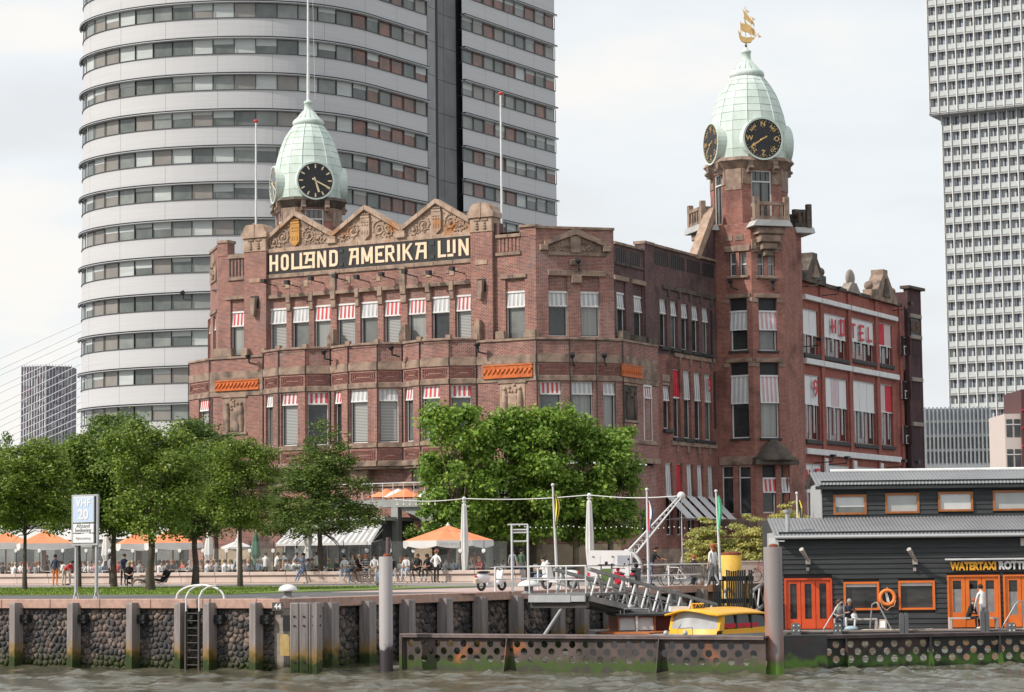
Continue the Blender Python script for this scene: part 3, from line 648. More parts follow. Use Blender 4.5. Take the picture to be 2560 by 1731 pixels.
wall(CH,-.2,-.1,_ce+.1,2.2,9.4,bo,dep=.3);wall(CH,-.3,-.1,_ce+.1,2.2,4.3,[],mat=MT['plinth_stone'],dep=.2,name='stone_plinth')
bo=[]
for x0,x1 in((1560,1580),(1603,1624)):
    a,b=hitf(S,-.2,x0,x1,1320);bo.append(window(S,-.1,a,b,4.9,6.0,6.6,None,GD))
wall(S,-.2,-.1,_wl+.2,2.2,9.4,bo,dep=.3)
# roofs
q=MB();q.slab([U.pt(-25.5,.3),U.pt(-.1,.3),S.pt(0,.3),S.pt(54,.3),S.pt(54,22),U.pt(-24,22)],22.0,22.1);mk('flat_roof',q,M('roofing_felt',(.07,.07,.07),None,rough=.9),HB,Matrix())
# ---------------- corner tower with compass dial ----------------
T0=S.pt(16.08);TA=Fr(T0[0],T0[1],-28.8);ta=TA.hit(1879,700)[0];t1=TA.pt(ta);TB=Fr(*t1,16.2);tb=TB.hit(1959,700)[0];t2=TB.pt(tb);TC=Fr(*t2,61.2);tcn=3.46
TCX=TA.pt(ta/2,(ta+tb*1.414)/2)
def octa(c,a,b,rot=-28.8):
    """vertices, ccw from above; A faces (length a) look along rot-90, B faces along rot-45"""
    ra,rb=(a+b*1.4142)/2,(b+a*1.4142)/2;v=[]
    for k in range(4):
        for (d,rr,off) in((rot-90+90*k,ra,a/2),):
            nx,ny=math.cos(R(d)),math.sin(R(d));tx,ty=-ny,nx
            v.append((c[0]+nx*rr-tx*off,c[1]+ny*rr-ty*off));v.append((c[0]+nx*rr+tx*off,c[1]+ny*rr+ty*off))
    return v
VG=M('verdigris_copper',(.50,.60,.545),(.64,.71,.67),1.3,.75,c3=(.36,.44,.37),s3=.9,lo3=.52,hi3=.8,bump=.15,stretch=(1,1,.4))
VGD=M('verdigris_seam',(.25,.36,.31),(.32,.44,.38),2,.8)
GOLD=M('gilded_metal',(.78,.52,.22),(.62,.40,.16),3,.35,metal=.6)
DIAL=M('black_dial',(.018,.018,.02),(.03,.03,.032),4,.4)
def dome(cx,cy,dz,kind,HBp,label=None):
    Yc=cy;zc=lambda y:zat(1875,y,TCX[1])+dz
    c=(cx,cy)
    # --- upper shaft
    z0,z1=zc(568),zc(436)
    v=octa(c,1.25,2.95)
    for k in range(8):
        p,q=v[k],v[(k+1)%8];an=math.degrees(math.atan2(q[1]-p[1],q[0]-p[0]));fr=Fr(p[0],p[1],an);ln=math.hypot(q[0]-p[0],q[1]-p[1])
        wide=k%2==1;ops=[]
        if wide:
            a,b=ln/2-.75,ln/2+.75;ops=[(a,b,z0+.1,z1-.1)]
            m=MB()
            for x in(a,a+.08,b-.08,): pass
            m.box(a,a+.09,.1,.2,z0+.1,z1-.1);m.box(b-.09,b,.1,.2,z0+.1,z1-.1);m.box(a+.09,b-.09,.1,.2,z1-.95,z1-.85);m.box(a+.09,b-.09,.1,.2,z1-.19,z1-.1)
            m.box(ln/2-.05,ln/2+.05,.11,.19,z0+.1,z1-.95,1);m.box(a+.09,a+.17,.12,.19,z0+.1,z1-.95,1);m.box(b-.17,b-.09,.12,.19,z0+.1,z1-.95,1)
            for j in(1,2,3): m.box(a+j*(b-a)/4-.015,a+j*(b-a)/4+.015,.12,.19,z1-.85,z1-.2,1)
            o=mk('window',m,[WH,DKW],HBp,fr);p_=MB();p_.quad((a+.09,.18,z0+.1),(b-.09,.18,z0+.1),(b-.09,.18,z1-.2),(a+.09,.18,z1-.2));mk('pane',p_,GM,o,fr)
        wall(fr,0,0,ln,z0-.6,z1,ops,mat=BT,dep=.3,parent=HBp,close=False)
        if wide:
            blocks(fr,'quoin_stone',[(0.02,ln/2-.77,-.06,.05,z1-1.1,z1)],ST,parent=HBp);blocks(fr,'quoin_stone',[(ln/2+.77,ln-.02,-.06,.05,z1-1.1,z1)],ST,parent=HBp)
            for x in(ln/2-.95,ln/2+.95):
                q=MB();q.prism([(x-.18,z1-.3),(x+.18,z1-.3),(x+.18,z1+.55),(x-.18,z1+.55)],-.42,0);q.tube((x-.18,-.45,z1+.0),(x+.18,-.45,z1+.0),.13,n=8);mk('scroll_console',q,ST,HBp,fr)
        else: blocks(fr,'quoin_stone',[(.02,ln-.02,-.05,.05,z1-1.5,z1)],ST,parent=HBp)
    # --- stone cornice
    zz0,zz1=zc(436),zc(408);prof=[(1.0,zz0),(1.04,zz0+.12),(1.10,zz0+.3),(1.17,zz0+.5),(1.2,zz1-.25),(1.14,zz1)]
    vs=[];cb=MB();base=octa((0,0),1.3,2.85)
    for s,z in prof: vs+=[(x*s,y*s,z) for x,y in base]
    cb.add(vs,[(j*8+i,j*8+(i+1)%8,(j+1)*8+(i+1)%8,(j+1)*8+i) for j in range(len(prof)-1) for i in range(8)]);cb.add(vs[-8:],[tuple(range(8))])
    mk('cornice',cb,ST if kind=='compass' else STD,HBp,(cx,cy,0))
    # --- copper dome
    P=[(408,2.66),(385,2.72),(340,2.70),(315,2.64),(293,2.52),(275,2.36),(257,2.2),(238,1.98),(220,1.68),(207,1.42),(196,1.17)]
    prof=[(r,zc(y)) for y,r in P];n=16
    def dr(r,th,zk): # slightly octagonal low down
        k=max(0,min(1,(zc(230)-zk)/3.));t=((th-R(16.2-90+22.5*0))%(math.pi/4))-math.pi/8;return r*(1-.02*k+.0*t)
    b=MB();b.lathe([(r-.02,z) for r,z in prof],16,(0,0),ph=R(16.2));mk('dome_shell',b,VGD,HBp,(cx,cy,0))
    for j in range(len(prof)-1):
        (r0,za),(r1,zb)=prof[j],prof[j+1]
        for i in range(n):
            off=.5 if j%2 else 0;t0=R(16.2)+2*math.pi*(i+off*0)/n;t1_=t0+2*math.pi/n;g=.012/max(r1,.3);hz=.012
            if zb<zc(290) and False: continue
            def P3(r,t,z): return (r*math.cos(t),r*math.sin(t),z)
            q=MB();pr=.012+.012*((i+j)%2)
            A=[P3(r0+pr,t0+g,za+hz),P3(r0+pr,t1_-g,za+hz),P3(r1+pr,t1_-g,zb-hz),P3(r1+pr,t0+g,zb-hz)];Bk=[P3(r0-.03,t0+g,za+hz),P3(r0-.03,t1_-g,za+hz),P3(r1-.03,t1_-g,zb-hz),P3(r1-.03,t0+g,zb-hz)]
            q.add(A+Bk,[(0,1,2,3),(0,4,5,1),(1,5,6,2),(2,6,7,3),(3,7,4,0)])
            mk('copper_panel',q,VG,HBp,(cx,cy,0))
    # ribs on the octagon corners
    for k in range(8):
        t=R(16.2+22.5+45*k);q=MB();pts=[((r+.03)*math.cos(t),(r+.03)*math.sin(t),z) for r,z in prof];q.path(pts,.035,5);mk('rib',q,VG,HBp,(cx,cy,0))
    # lantern roll and cone
    q=MB();q.lathe([(1.1,zc(196)),(1.2,zc(195)),(1.27,zc(190)),(1.24,zc(184)),(1.1,zc(179)),(.98,zc(178)),(.72,zc(166)),(.52,zc(158)),(.36,zc(152)),(.33,zc(150)),(.31,zc(134)),(.36,zc(133)),(.36,zc(128)),(.2,zc(126)),(.04,zc(117))],16);mk('finial_cap',q,VG,HBp,(cx,cy,0))
    for k in range(14):
        t=2*math.pi*k/14;q=MB();q.tube((1.0*math.cos(t),1.0*math.sin(t),zc(177)),(.37*math.cos(t),.37*math.sin(t),zc(152)),.025,n=4);mk('seam',q,VG,HBp,(cx,cy,0))
    # dials
    rad=1.40;zd=zat(1909,347,TCX[1]-2.7)+dz
    for k in range(4):
        an=16.2+90*k;nx,ny=math.sin(R(an)),-math.cos(R(an));fr=Fr(cx+nx*2.72,cy+ny*2.72,an,zd)
        q=MB();n_=32
        ci=[(rad*math.cos(2*math.pi*i/n_),rad*math.sin(2*math.pi*i/n_)) for i in range(n_)];co=[(x*1.09,z*1.09) for x,z in ci]
        q.add([(x,-.16,z) for x,z in ci]+[(x,-.16,z) for x,z in co]+[(x*1.02,.9,z*1.02) for x,z in co]+[(x,-.10,z) for x,z in ci],[(i,n_+i,n_+(i+1)%n_,(i+1)%n_) for i in range(n_)]+[(n_+i,2*n_+i,2*n_+(i+1)%n_,n_+(i+1)%n_) for i in range(n_)]+[(i,(i+1)%n_,3*n_+(i+1)%n_,3*n_+i) for i in range(n_)])
        do=mk('dial_surround',q,VG,HBp,fr)
        q=MB();q.add([(x,-.11,z) for x,z in ci],[tuple(range(n_))]);mk('dial',q,DIAL if not(kind!='compass' and k==3) else M('grey_dial',(.12,.125,.13),None,rough=.4),do,fr)
        if k in(1,2): continue
        q=MB()
        def bar(r0,r1,ang,w0,w1,y=-.13):
            sa,ca=math.sin(R(ang)),math.cos(R(ang));q.add([(r0*sa-w0*ca,y,r0*ca+w0*sa),(r0*sa+w0*ca,y,r0*ca-w0*sa),(r1*sa+w1*ca,y,r1*ca-w1*sa),(r1*sa-w1*ca,y,r1*ca+w1*sa)],[(0,1,2,3)][::1])
            q.add([(r0*sa-w0*ca,y+.02,r0*ca+w0*sa),(r0*sa+w0*ca,y+.02,r0*ca-w0*sa),(r1*sa+w1*ca,y+.02,r1*ca-w1*sa),(r1*sa-w1*ca,y+.02,r1*ca+w1*sa)],[(3,2,1,0)])
        if kind=='compass':
            for i in range(32):
                a=360*i/32;q.ball((1.27*math.sin(R(a)),-.12,1.27*math.cos(R(a))),.033,6,4)
            for i in range(8): a=45*i;q.ball((.82*math.sin(R(a)),-.12,.82*math.cos(R(a))),.03,6,4)
            mk('dial_dots',q,GOLD,do,fr)
            for i,s in enumerate(('N','NO','O','ZO','Z','ZW','W','NW')):
                a=45*i;rr=1.03;sz=.50 if len(s)==1 else .32
                Mx=fr.M@Matrix.Translation((rr*math.sin(R(a)),-.12,rr*math.cos(R(a))))@Matrix.Rotation(R(a if len(s)>1 else 0),4,'Y')
                text('letter',s,sz,GOLD,do,Mx,.01,off=.004)
            q=MB();bar(-.35,.0,238,.05,.035);bar(0,.75,238,.035,.05);bar(.75,1.1,238,.13,.0);q.ball((-.15,-.14,-.1),.09,8,5);q.ball((0,-.14,0),.06,8,5);mk('pointer',q,GOLD,do,fr)
        else:
            CR2=M('dial_cream',(.80,.66,.42),None,rough=.5)
            for i in range(12): q=MB();bar(1.0,1.3,30*i,.045,.06);mk('hour_mark',q,CR2,do,fr)
            q=MB();bar(-.3,.95,163,.05,.085,-.15);mk('hour_hand',q,CR2,do,fr)
            q=MB();bar(-.3,1.3,117,.05,.06,-.18);q.ball((-.18,-.18,.1),.08,8,5);mk('minute_hand',q,CR2,do,fr)
    return zc
# shaft of the compass tower
HBT=HB
TWIN=[]
def tw(fr,rows,w=.14):
    ops=[]
    for x0,x1,yt,ym,yb,k,g in rows:
        a,b=fr.hit(x0,(yt+yb)/2)[0],fr.hit(x1,(yt+yb)/2)[0];xc=(x0+x1)/2;z1,zm,z0=fr.hit(xc,yt)[1],fr.hit(xc,ym)[1],fr.hit(xc,yb)[1]
        if k and yt<ym-60: # dark head above the blind
            zb=z1-.95;window(fr,w,a,b,z0,z1,z1,None,g,ff=.09)
            o=bpy.data.objects[[o.name for o in HB.children if o.name.startswith('window')][-1]]
            blind(fr,w-.02,a+.02,b-.02,zm,zb,k,o,out=.12);q=MB();q.quad((a,w+.1,zb),(b,w+.1,zb),(b,w+.1,z1),(a,w+.1,z1));mk('dark_transom',q,BLK,HB,fr)
        else: window(fr,w,a,b,z0,zm,z1,k,g)
        ops.append((a,b,z0,z1))
    return ops
oa=tw(TA,[(1823,1840,631,631,690,None,GM),(1848,1866,631,631,690,None,GM),(1825,1868,746,824,877,'w',GD),(1827,1872,907,1008,1096,'w',GD),(1804,1833,1165,1165,1286,None,GD),(1846,1877,1165,1165,1286,None,GD)])
ob=tw(TB,[(1894,1911,631,631,690,None,GM),(1920,1937,631,631,690,None,GL),(1897,1942,746,824,877,'p',GM),(1901,1948,907,1006,1095,'p',GL),(1907,1940,1163,1230,1283,'r',GD),(1954,1975,1163,1230,1283,'w',GD)])
ztop=26.6
wall(TA,0,0,ta,2.2,ztop,oa,mat=BT,dep=.35);wall(TB,0,0,tb,2.2,ztop,ob,mat=BT,dep=.35);wall(TC,0,0,tcn,2.2,ztop,[],mat=BT,dep=.3)
q2=TC.pt(tcn)
for an,ln in((106.2,tb),(151.2,ta),(196.2,tb),(241.2,ta),(286.2,tb)):
    fr=Fr(q2[0],q2[1],an);wall(fr,0,0,ln,2.2,ztop,[],mat=BT,dep=.3);q2=fr.pt(ln)
for fr,ops in((TA,oa),(TB,ob)):
    for (a,b,c,d) in ops[2:4]:
        stones(fr,'lintel',a-.3,b+.3,-.1,.1,d+.02,d+.3,ST,2.2);blocks(fr,'quoin_stone',[(a-.45,a-.02,-.07,.05,d-.3,d+.0),(b+.02,b+.45,-.07,.05,d-.3,d)],ST);blocks(fr,'sill',[(a-.1,b+.1,-.16,.1,c-.16,c-.01)],MT['black_stone'])
    a,b,c,d=ops[0][0],ops[1][1],ops[0][2],ops[0][3]
    stones(fr,'lintel',a-.35,b+.3,-.1,.1,d+.02,d+.42,ST,1.5);blocks(fr,'sill',[(a-.15,b+.15,-.18,.1,c-.2,c-.02)],ST)
    q=MB();q.quad((ops[4][0]-.3,-.06,6.0),(ops[4][1],-.06,6.0),(ops[4][1],-.06,6.2),(ops[4][0]-.3,-.06,6.2))
stones(TA,'stone_band',0.02,ta-.02,-.07,.1,9.75,10.35,ST,1.3);stones(TA,'stone_band',.02,ta-.02,-.12,.1,5.2,6.1,ST,1.3)
stones(TB,'stone_band',.02,tb-.02,-.12,.1,5.2,6.1,ST,1.3)
for fr,a in((TA,.75),(TA,1.55)): blocks(fr,'stone_number_plate',[(a,a+.6,-.05,.05,TA.hit(1840,602)[1],TA.hit(1840,588)[1])],ST)
zq=TB.hit(1915,612)[1];stones(TB,'carved_frieze',.0,tb-.1,-.14,.1,zq-.35,zq+.35,ST,1.2)
q=MB();q.ball((tb/2,-.15,zq),.22,8,6)
for s in(-1,1): spiral(q,tb/2+s*.75,zq,.26,1.3,-.16,s,.06)
mk('carved_head',q,ST,HB,TB)
# balconies on the diagonal faces
for k in range(4):
    an=16.2+90*k;d=(tb+ta*1.414)/2;fr=Fr(TCX[0]+math.sin(R(an))*d,TCX[1]-math.cos(R(an))*d,an)
    zb=TB.hit(1915,556)[1];zt=TB.hit(1915,506)[1];hw=1.22 if k!=0 else 1.12;pj=1.0
    m=MB();m.prism([(-hw-.35,zb-.42),(hw+.35,zb-.42),(hw+.1,zb),(-hw-.1,zb)],-pj-.25,.2);mk('balcony_slab',m,M('pale_lead',(.50,.50,.49),(.42,.42,.42),2,.6),HB,fr)
    m=MB();m.box(-hw,hw,-pj,.1,zb,zb+.3)
    m.box(-hw,hw,-pj-.04,-pj+.2,zt-.35,zt-.12)
    for s in(-1,1):
        m.box(s*hw-.18,s*hw+.18,-pj-.07,-pj+.28,zb,zt+.25);m.box(min(s*hw,s*(hw-.15)),max(s*hw,s*(hw-.15)),-pj+.2,.1,zt-.35,zt-.12)
        for y in(-.65,-.3): m.box(min(s*hw,s*(hw-.14)),max(s*hw,s*(hw-.14)),y,y+.16,zb+.3,zt-.35)
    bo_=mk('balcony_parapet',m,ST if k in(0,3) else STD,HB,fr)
    for x in(-.7,-.25,.25,.7): b=MB();b.box(x-.1,x+.1,-pj,-pj+.16,zb+.3,zt-.35);mk('baluster',b,ST,bo_,fr)
    if k in(0,3):
        for j,(w_,h_) in enumerate(((1.0,.5),(.8,.55),(.58,.5),(.36,.45))):
            z_=zb-.42-sum((.5,.55,.5,.45)[:j+1]);blocks(fr,'corbel_stone',[(-w_,w_,-.95+.18*j,.05,z_,z_+h_-.02)],ST,.06)
zc=dome(TCX[0],TCX[1],0,'compass',HB)
# buttress slope left of the tower
q=MB();zb_=S.hit(1740,640)[1];q.prism([(12.5,23.95),(13.3,23.95),(16.0,27.15),(16.0,27.85),(15.75,27.85)],-.12,.5);mk('sloping_buttress',q,STP,HB,S)
q=MB();q.prism([(12.9,23.9),(16.0,23.9),(16.0,27.5)],-.0,.45);mk('buttress_wall',q,BD,HB,S)
# little bonnet roof on the tower
z0=TB.hit(1932,1150)[1];z1=TB.hit(1932,1100)[1];uc=TB.hit(1934,1120)[0]
q=MB();vs=[]
pr=[(1.55,z0-.05),(1.6,z0+.12),(1.3,z0+.25),(1.05,z0+.6),(.8,z0+1.05),(.55,z1-.25),(.3,z1)]
for r,z in pr:
    for i in range(9): t=math.pi*i/8+math.pi;vs.append((uc+r*math.cos(t),r*.75*math.sin(t),z))
q.add(vs,[(j*9+i,j*9+i+1,(j+1)*9+i+1,(j+1)*9+i) for j in range(len(pr)-1) for i in range(8)],0,True);q.prism([(uc-1.6,z0-.35),(uc+1.6,z0-.35),(uc+1.55,z0),(uc-1.55,z0)],-.7,.1)
mk('bonnet_roof',q,STD,HB,TB)
# ship weathervane
ship=empty('ship_weathervane',(TCX[0],TCX[1],zc(119)),'gilded sailing ship weathervane on top of the compass dial tower','weathervane')
sf=Fr(TCX[0],TCX[1],0)
def sp(pts,th,name,off=0):
    P=[((x-886)/7.85*TCX[1]/5870,zat(1873,y/7.85,TCX[1])) for x,y in pts];q=MB();q.prism(P[::-1],off-th/2,off+th/2);mk(name,q,GOLD,ship,sf)
sp([(735,600),(760,640),(800,710),(880,745),(960,740),(1030,740),(1060,760),(1020,790),(985,840),(880,850),(800,815),(760,740)],.22,'hull')
sp([(830,180),(880,240),(940,300),(975,370),(985,440),(960,450),(920,400),(850,380),(860,290)],.05,'topsail')
sp([(975,370),(1040,420),(1070,490),(1055,540),(1040,480),(985,455)],.05,'foresail',.12)
sp([(860,390),(920,470),(975,510),(990,560),(980,690),(930,640),(880,640),(800,600),(790,450),(870,500)],.05,'mainsail')
sp([(1000,530),(1060,570),(1085,640),(1080,700),(1040,700),(1010,670),(1005,610)],.05,'foresail',.1)
q=MB();k_=TCX[1]/5870
for x,y0,y1 in((880,130,760),(990,330,750),(785,420,740)): q.tube(((x-886)/7.85*k_,0,zat(1873,y0/7.85,TCX[1])),((x-886)/7.85*k_,0,zat(1873,y1/7.85,TCX[1])),.03,n=5)
q.tube((150/7.85*k_,0,zat(1873,760/7.85,TCX[1])),(260/7.85*k_,0,zat(1873,650/7.85,TCX[1])),.03,n=5)
for (x,y) in((905,190),(1020,340),(1135,680),(820,450)): q.prism([((x-886)/7.85*k_,zat(1873,y/7.85,TCX[1])),((x-886)/7.85*k_+.25,zat(1873,y/7.85,TCX[1])-.18),((x-886)/7.85*k_,zat(1873,y/7.85,TCX[1])-.25)],-.02,.02)
mk('mast_and_pennants',q,GOLD,ship,sf)
q=MB();q.lathe([(.05,zc(119)-.05),(.1,zc(117)),(.04,zc(115)),(.13,zc(113.5)),(.04,zc(112)),(.04,zc(107))],10);mk('spindle',q,BLK,ship,(TCX[0],TCX[1],0))
# ---------------- left clock tower ----------------
lc=at(771,430,186);dzl=zat(788,452,183.3)-zat(1909,347,TCX[1]-2.7)
zl=dome(lc[0],lc[1],dzl,'clock',HB)
v=octa((lc[0],lc[1]),2.7,2.4)
for k in range(8):
    p,q_=v[k],v[(k+1)%8];fr=Fr(p[0],p[1],math.degrees(math.atan2(q_[1]-p[1],q_[0]-p[0])));wall(fr,0,0,math.hypot(q_[0]-p[0],q_[1]-p[1]),20,zl(568)-.5,[],mat=BT,parent=HB,dep=.2)
fp=empty('flagpole',(lc[0],lc[1],zl(126)),'tall white pole rising from the clock face dome past the top of the picture','flagpole')
q=MB();q.tube((0,0,0),(0,0,2.2),.13,.12,8);q.tube((0,0,2.2),(0,0,15),.10,.05,8);mk('pole',q,WH,fp,(lc[0],lc[1],zl(126)))
q=MB();q.tube((.55,0,.1),(.28,0,14),.012,n=4);mk('halyard',q,WH,fp,(lc[0],lc[1],zl(126)))
for px,yt,yb,Y,lb in((640,305,575,162,'white flagpole with red ball behind the left pier of the gabled front'),(1255,236,590,152,'white flagpole with red ball beside the right pier of the gabled front')):
    p=at(px,yb,Y);h=zat(px,yt,Y)-p[2]+1;f_=empty('flagpole',(p[0],p[1],p[2]-1),lb,'flagpole','flagpoles on the hotel roof')
    q=MB();q.tube((0,0,-1.5),(0,0,h),.085,.055,8);mk('pole',q,WH,f_,(p[0],p[1],p[2]-1));q=MB();q.ball((0,0,h+.05),.14,10,6,sc=(1.2,1.2,.8));mk('ball',q,M('red_ball',(.6,.05,.03),None,rough=.4),f_,(p[0],p[1],p[2]-1))
# ---------------- right wing ----------------
RS=22.0;ro_=[]
def cy(v): return 540+.3672*v
def cxx(v): return 1700+.3672*v
RW=[]
bays_=[((840,940),(640,807,938),['W','W'],(852,950),(1085,1282,1522),['W','W']),((975,1135),(675,832,965),['W','W','W'],(988,1143),(1108,1302,1532),['W','p','W']),((1170,1325),(710,863,985),['W','W','W'],(1180,1333),(1130,1330,1552),['W','W','W']),((1353,1445),(735,885,1010),['red','p'],(1365,1450),(1150,1335,1562),['p','red'])]
GRI=glassm('red_room_glass',(.05,.04,.04),(.16,.03,.025),.5)
def rwin(a,b,z0,zm,z1,kinds):
    n=len(kinds);o=None
    window(S,.1,a,b,z0,z1,z1,None,GRI,mull=n-1,dep=.2,ff=.05)
    o=[c for c in HB.children if c.name.startswith('window')][-1]
    for i,k in enumerate(kinds):
        x0=a+(b-a)*i/n+.02;x1=a+(b-a)*(i+1)/n-.02;blind(S,.1,x0,x1,zm,z1-.02,k,o,out=-.01,n=max(12,int((x1-x0)/.13)),folds=False)
        m=MB();m.box(x0+.02,x0+.12,-.12,-.02,z0+.5,zm-.1);mk('blind_rail',m,WH,o,S)
    q=MB();q.bev(a-.15,b+.15,-.18,.1,z0-.35,z0-.05);mk('sill',q,MT['black_stone'],HB,S)
    ro_.append((a,b,z0,z1+.0))
for (c0,c1),(t,m_,s_),k1,(d0,d1),(t2_,m2,s2),k2 in bays_:
    for (x0,x1,yt,ym,ys,kk) in((c0,c1,t,m_,s_,k1),(d0,d1,t2_,m2,s2,k2)):
        xc=cxx((x0+x1)/2);a,b=S.hit(cxx(x0),cy(ym))[0],S.hit(cxx(x1),cy(ym))[0]
        rwin(a,b,S.hit(xc,cy(ys))[1],S.hit(xc,cy(ym))[1],S.hit(xc,cy(yt))[1],kk)
for x0,x1,yt,ym,ys,kk in((2014,2056,1160,1231,1318,['W','W']),(2066,2127,1164,1232,1318,['W','W','W']),(2138,2195,1168,1234,1318,['W','W','W']),(2204,2240,1172,1236,1318,['W','W'])):
    xc=(x0+x1)/2;a,b=S.hit(x0,1230)[0],S.hit(x1,1230)[0];rwin(a,b,S.hit(xc,ys)[1],S.hit(xc,ym)[1],S.hit(xc,yt)[1],kk)
uRe=S.hit(2253,800)[0];zpar=S.hit(2110,722)[1]
wall(S,0,RS,uRe,2.2,zpar-.3,ro_,mat=BR2,dep=.4)
stones(S,'coping_stone',RS+1,uRe,-.12,.5,zpar-.3,zpar,STD,2.2)
for x in(2052,2121,2189,2248): 
    u=S.hit(x,800)[0];m=MB();m.box(u-.35,u+.35,-.14,.02,2.2,zpar-.35);mk('pilaster',m,BR2,HB,S)
for zc_,h_ in((23.1,.38),(18.2,.44)):
    for x0,x1 in((2006,2049),(2050,2120),(2122,2187),(2188,2238)): a,b=S.hit(x0,800)[0],S.hit(x1,800)[0];m=MB();m.bev(a+.03,b-.03,-.3,.02,zc_-h_/2,zc_+h_/2);mk('white_beam',m,WH,HB,S)
a,b=S.hit(2010,1130)[0],S.hit(2246,1130)[0];m=MB();m.bev(a,b,-.3,.02,11.1,11.55);mk('white_beam',m,WH,HB,S)
for x0,x1 in((2056,2066),(2128,2137.6),(2196,2204)): a,b=S.hit(x0,1200)[0],S.hit(x1,1200)[0];m=MB();m.box(a+.1,b-.1,-.26,.02,5,10.9);mk('white_post',m,WH,HB,S)
SR=MT['sign_red']
SGL={'H':[(0,0,0,1),(1,0,1,1),(0,.5,1,.5)],'O':[(0,0,0,1),(1,0,1,1),(0,0,1,0),(0,1,1,1)],'T':[(.5,0,.5,1),(0,1,1,1)],'E':[(0,0,0,1),(0,0,1,0),(0,1,1,1),(0,.5,.8,.5)],'L':[(0,0,0,1),(0,0,1,0)],'N':[(0,0,0,1),(1,0,1,1),(.05,1,.95,0)],'W':[(0,1,.25,0),(.25,0,.5,.9),(.5,.9,.75,0),(.75,0,1,1)],'9':[(1,.1,1,.9),(.1,1,.9,1),(0,.55,0,.9),(.1,.48,.9,.48),(.15,0,.9,0)]}
def stext(s,x,y,h,w,t=.26):
    u,z=S.hit(x,y,-.1);m=MB()
    for k,(x0,z0,x1,z1) in enumerate(SGL[s]):
        X0,X1=u+(x0-.5)*w,u+(x1-.5)*w;Z0,Z1=z+(z0-.5)*h,z+(z1-.5)*h;yk=-.1-.002*k
        if abs(z1-z0)<.05: m.box(X0-t/2,X1+t/2,yk,-.04,Z0-t/2,Z0+t/2)
        else:
            if Z1<Z0: X0,X1,Z0,Z1=X1,X0,Z1,Z0
            m.prism([(X0-t/2,Z0),(X0+t/2,Z0),(X1+t/2,Z1),(X1-t/2,Z1)],yk,-.04)
    mk('letter',m,SR,HB,S)
for s,x,y in(('H',2085.5,816),('O',2107,820),('T',2134,829),('E',2155.5,833),('L',2175.5,836)): stext(s,x,y,1.1,.74,.21)
u,z=S.hit(2039,974,-.1);text('number','9',1.9,SR,HB,Matrix.Translation((*S.pt(u,-.12),z))@Matrix.Rotation(R(61.2),4,'Z'),.01,sx=1.1,off=.03)
for s,x,y in(('N',2021.5,1193.5),('E',2045,1194),('W',2072,1195)): stext(s,x,y,1.15,.62,.19)
# small stepped gables and finials on the right wing parapet
def rgable(x0,x1,yt,yb,mat,mat2):
    a,b=S.hit(x0,yb)[0],S.hit(x1,yb)[0];z0=zpar-.3;z1=S.hit((x0+x1)/2,yt)[1];c=(a+b)/2
    q=MB();q.prism([(a+.6,z0),(b-.6,z0),(c+.5,z1-.4),(c+.5,z1),(c-.5,z1),(c-.5,z1-.4)],-.4,.7);mk('gable_stone',q,mat,HB,S)
    for s in(-1,1):
        x=c+s*(b-a)*.38;q=MB();q.box(x-.36,x+.36,-.25,.5,z0,z0+.8);q.ball((x,.12,z0+1.12),.38,10,7);mk('ball_finial',q,mat,HB,S)
    q=MB();q.prism([(c-.9,z0+.4),(c+.9,z0+.4),(c,z1-.7)],-.5,-.4);mk('gable_recess',q,mat2,HB,S)
rgable(1990,2062,634,700,STD,ST);rgable(2166,2240,676,735,ST,STD)
c,zz=S.hit(2127,705);q=MB();q.prism([(c-1.5,zpar-.2),(c+1.5,zpar-.2),(c+.5,zpar+.6),(c-.5,zpar+.6)],-.3,.4);q.ball((c,.05,zpar+1.0),.72,16,9,sc=(1,.42,1.0));mk('disc_finial',q,M('grey_stone',(.33,.29,.25),(.25,.21,.18),2,.8),HB,S)
# lamp brackets on the wing
def bracket(fr,u,z,L_=1.2,par=None):
    q=MB();q.tube((u,0,z),(u-.1,-L_,z+.05),.04,n=5);q.tube((u-.1,-L_,z+.05),(u-.1,-L_,z+.4),.03,n=5);q.box(u-.35,u+.15,-L_-.25,-L_+.1,z+.38,z+.6);return mk('floodlight_bracket',q,BLK,par or HB,fr)
for x,y in((2001,718),(2052,740),(2232,777),(2003,868),(2036,1158),(2072,1162),(2216,1169),(2250,1172)): bracket(S,*S.hit(x,y),1.5)
for x,y in((680,713),(738,716),(797,706),(857,700),(911,703),(973,696),(1030,690),(1091,692),(1149,682)):
    u,z=U.hit(x,y);q=MB();q.tube((u+.4,0,z-.1),(u,-.9,z+.05),.035,n=5);q.box(u-.16,u+.12,-1.1,-.75,z+.05,z+.3);mk('floodlight',q,BLK,HB,U)
for x,y,fr,w in((633,905,U,-.6),(822,895,U,-1.0),(990,885,U,-1.0),(1205,878,U,-.6),(1425,905,CH,-.8),(1505,905,CH,-.8),(1835,718,TA,0),(1925,718,TB,0),(1440,670,CH,0),(475,745,LC,-.2)):
    u,z=fr.hit(x,y,w);q=MB();q.tube((u+.3,w,z-.2),(u,w-.5,z-.1),.05,n=5);q.tube((u,w-.5,z-.1),(u,w-.5,z+.25),.07,n=6);q.tube((u,w-.5,z+.25),(u-.05,w-.6,z+.45),.16,.2,8);mk('floodlight',q,BLK,HB,fr)
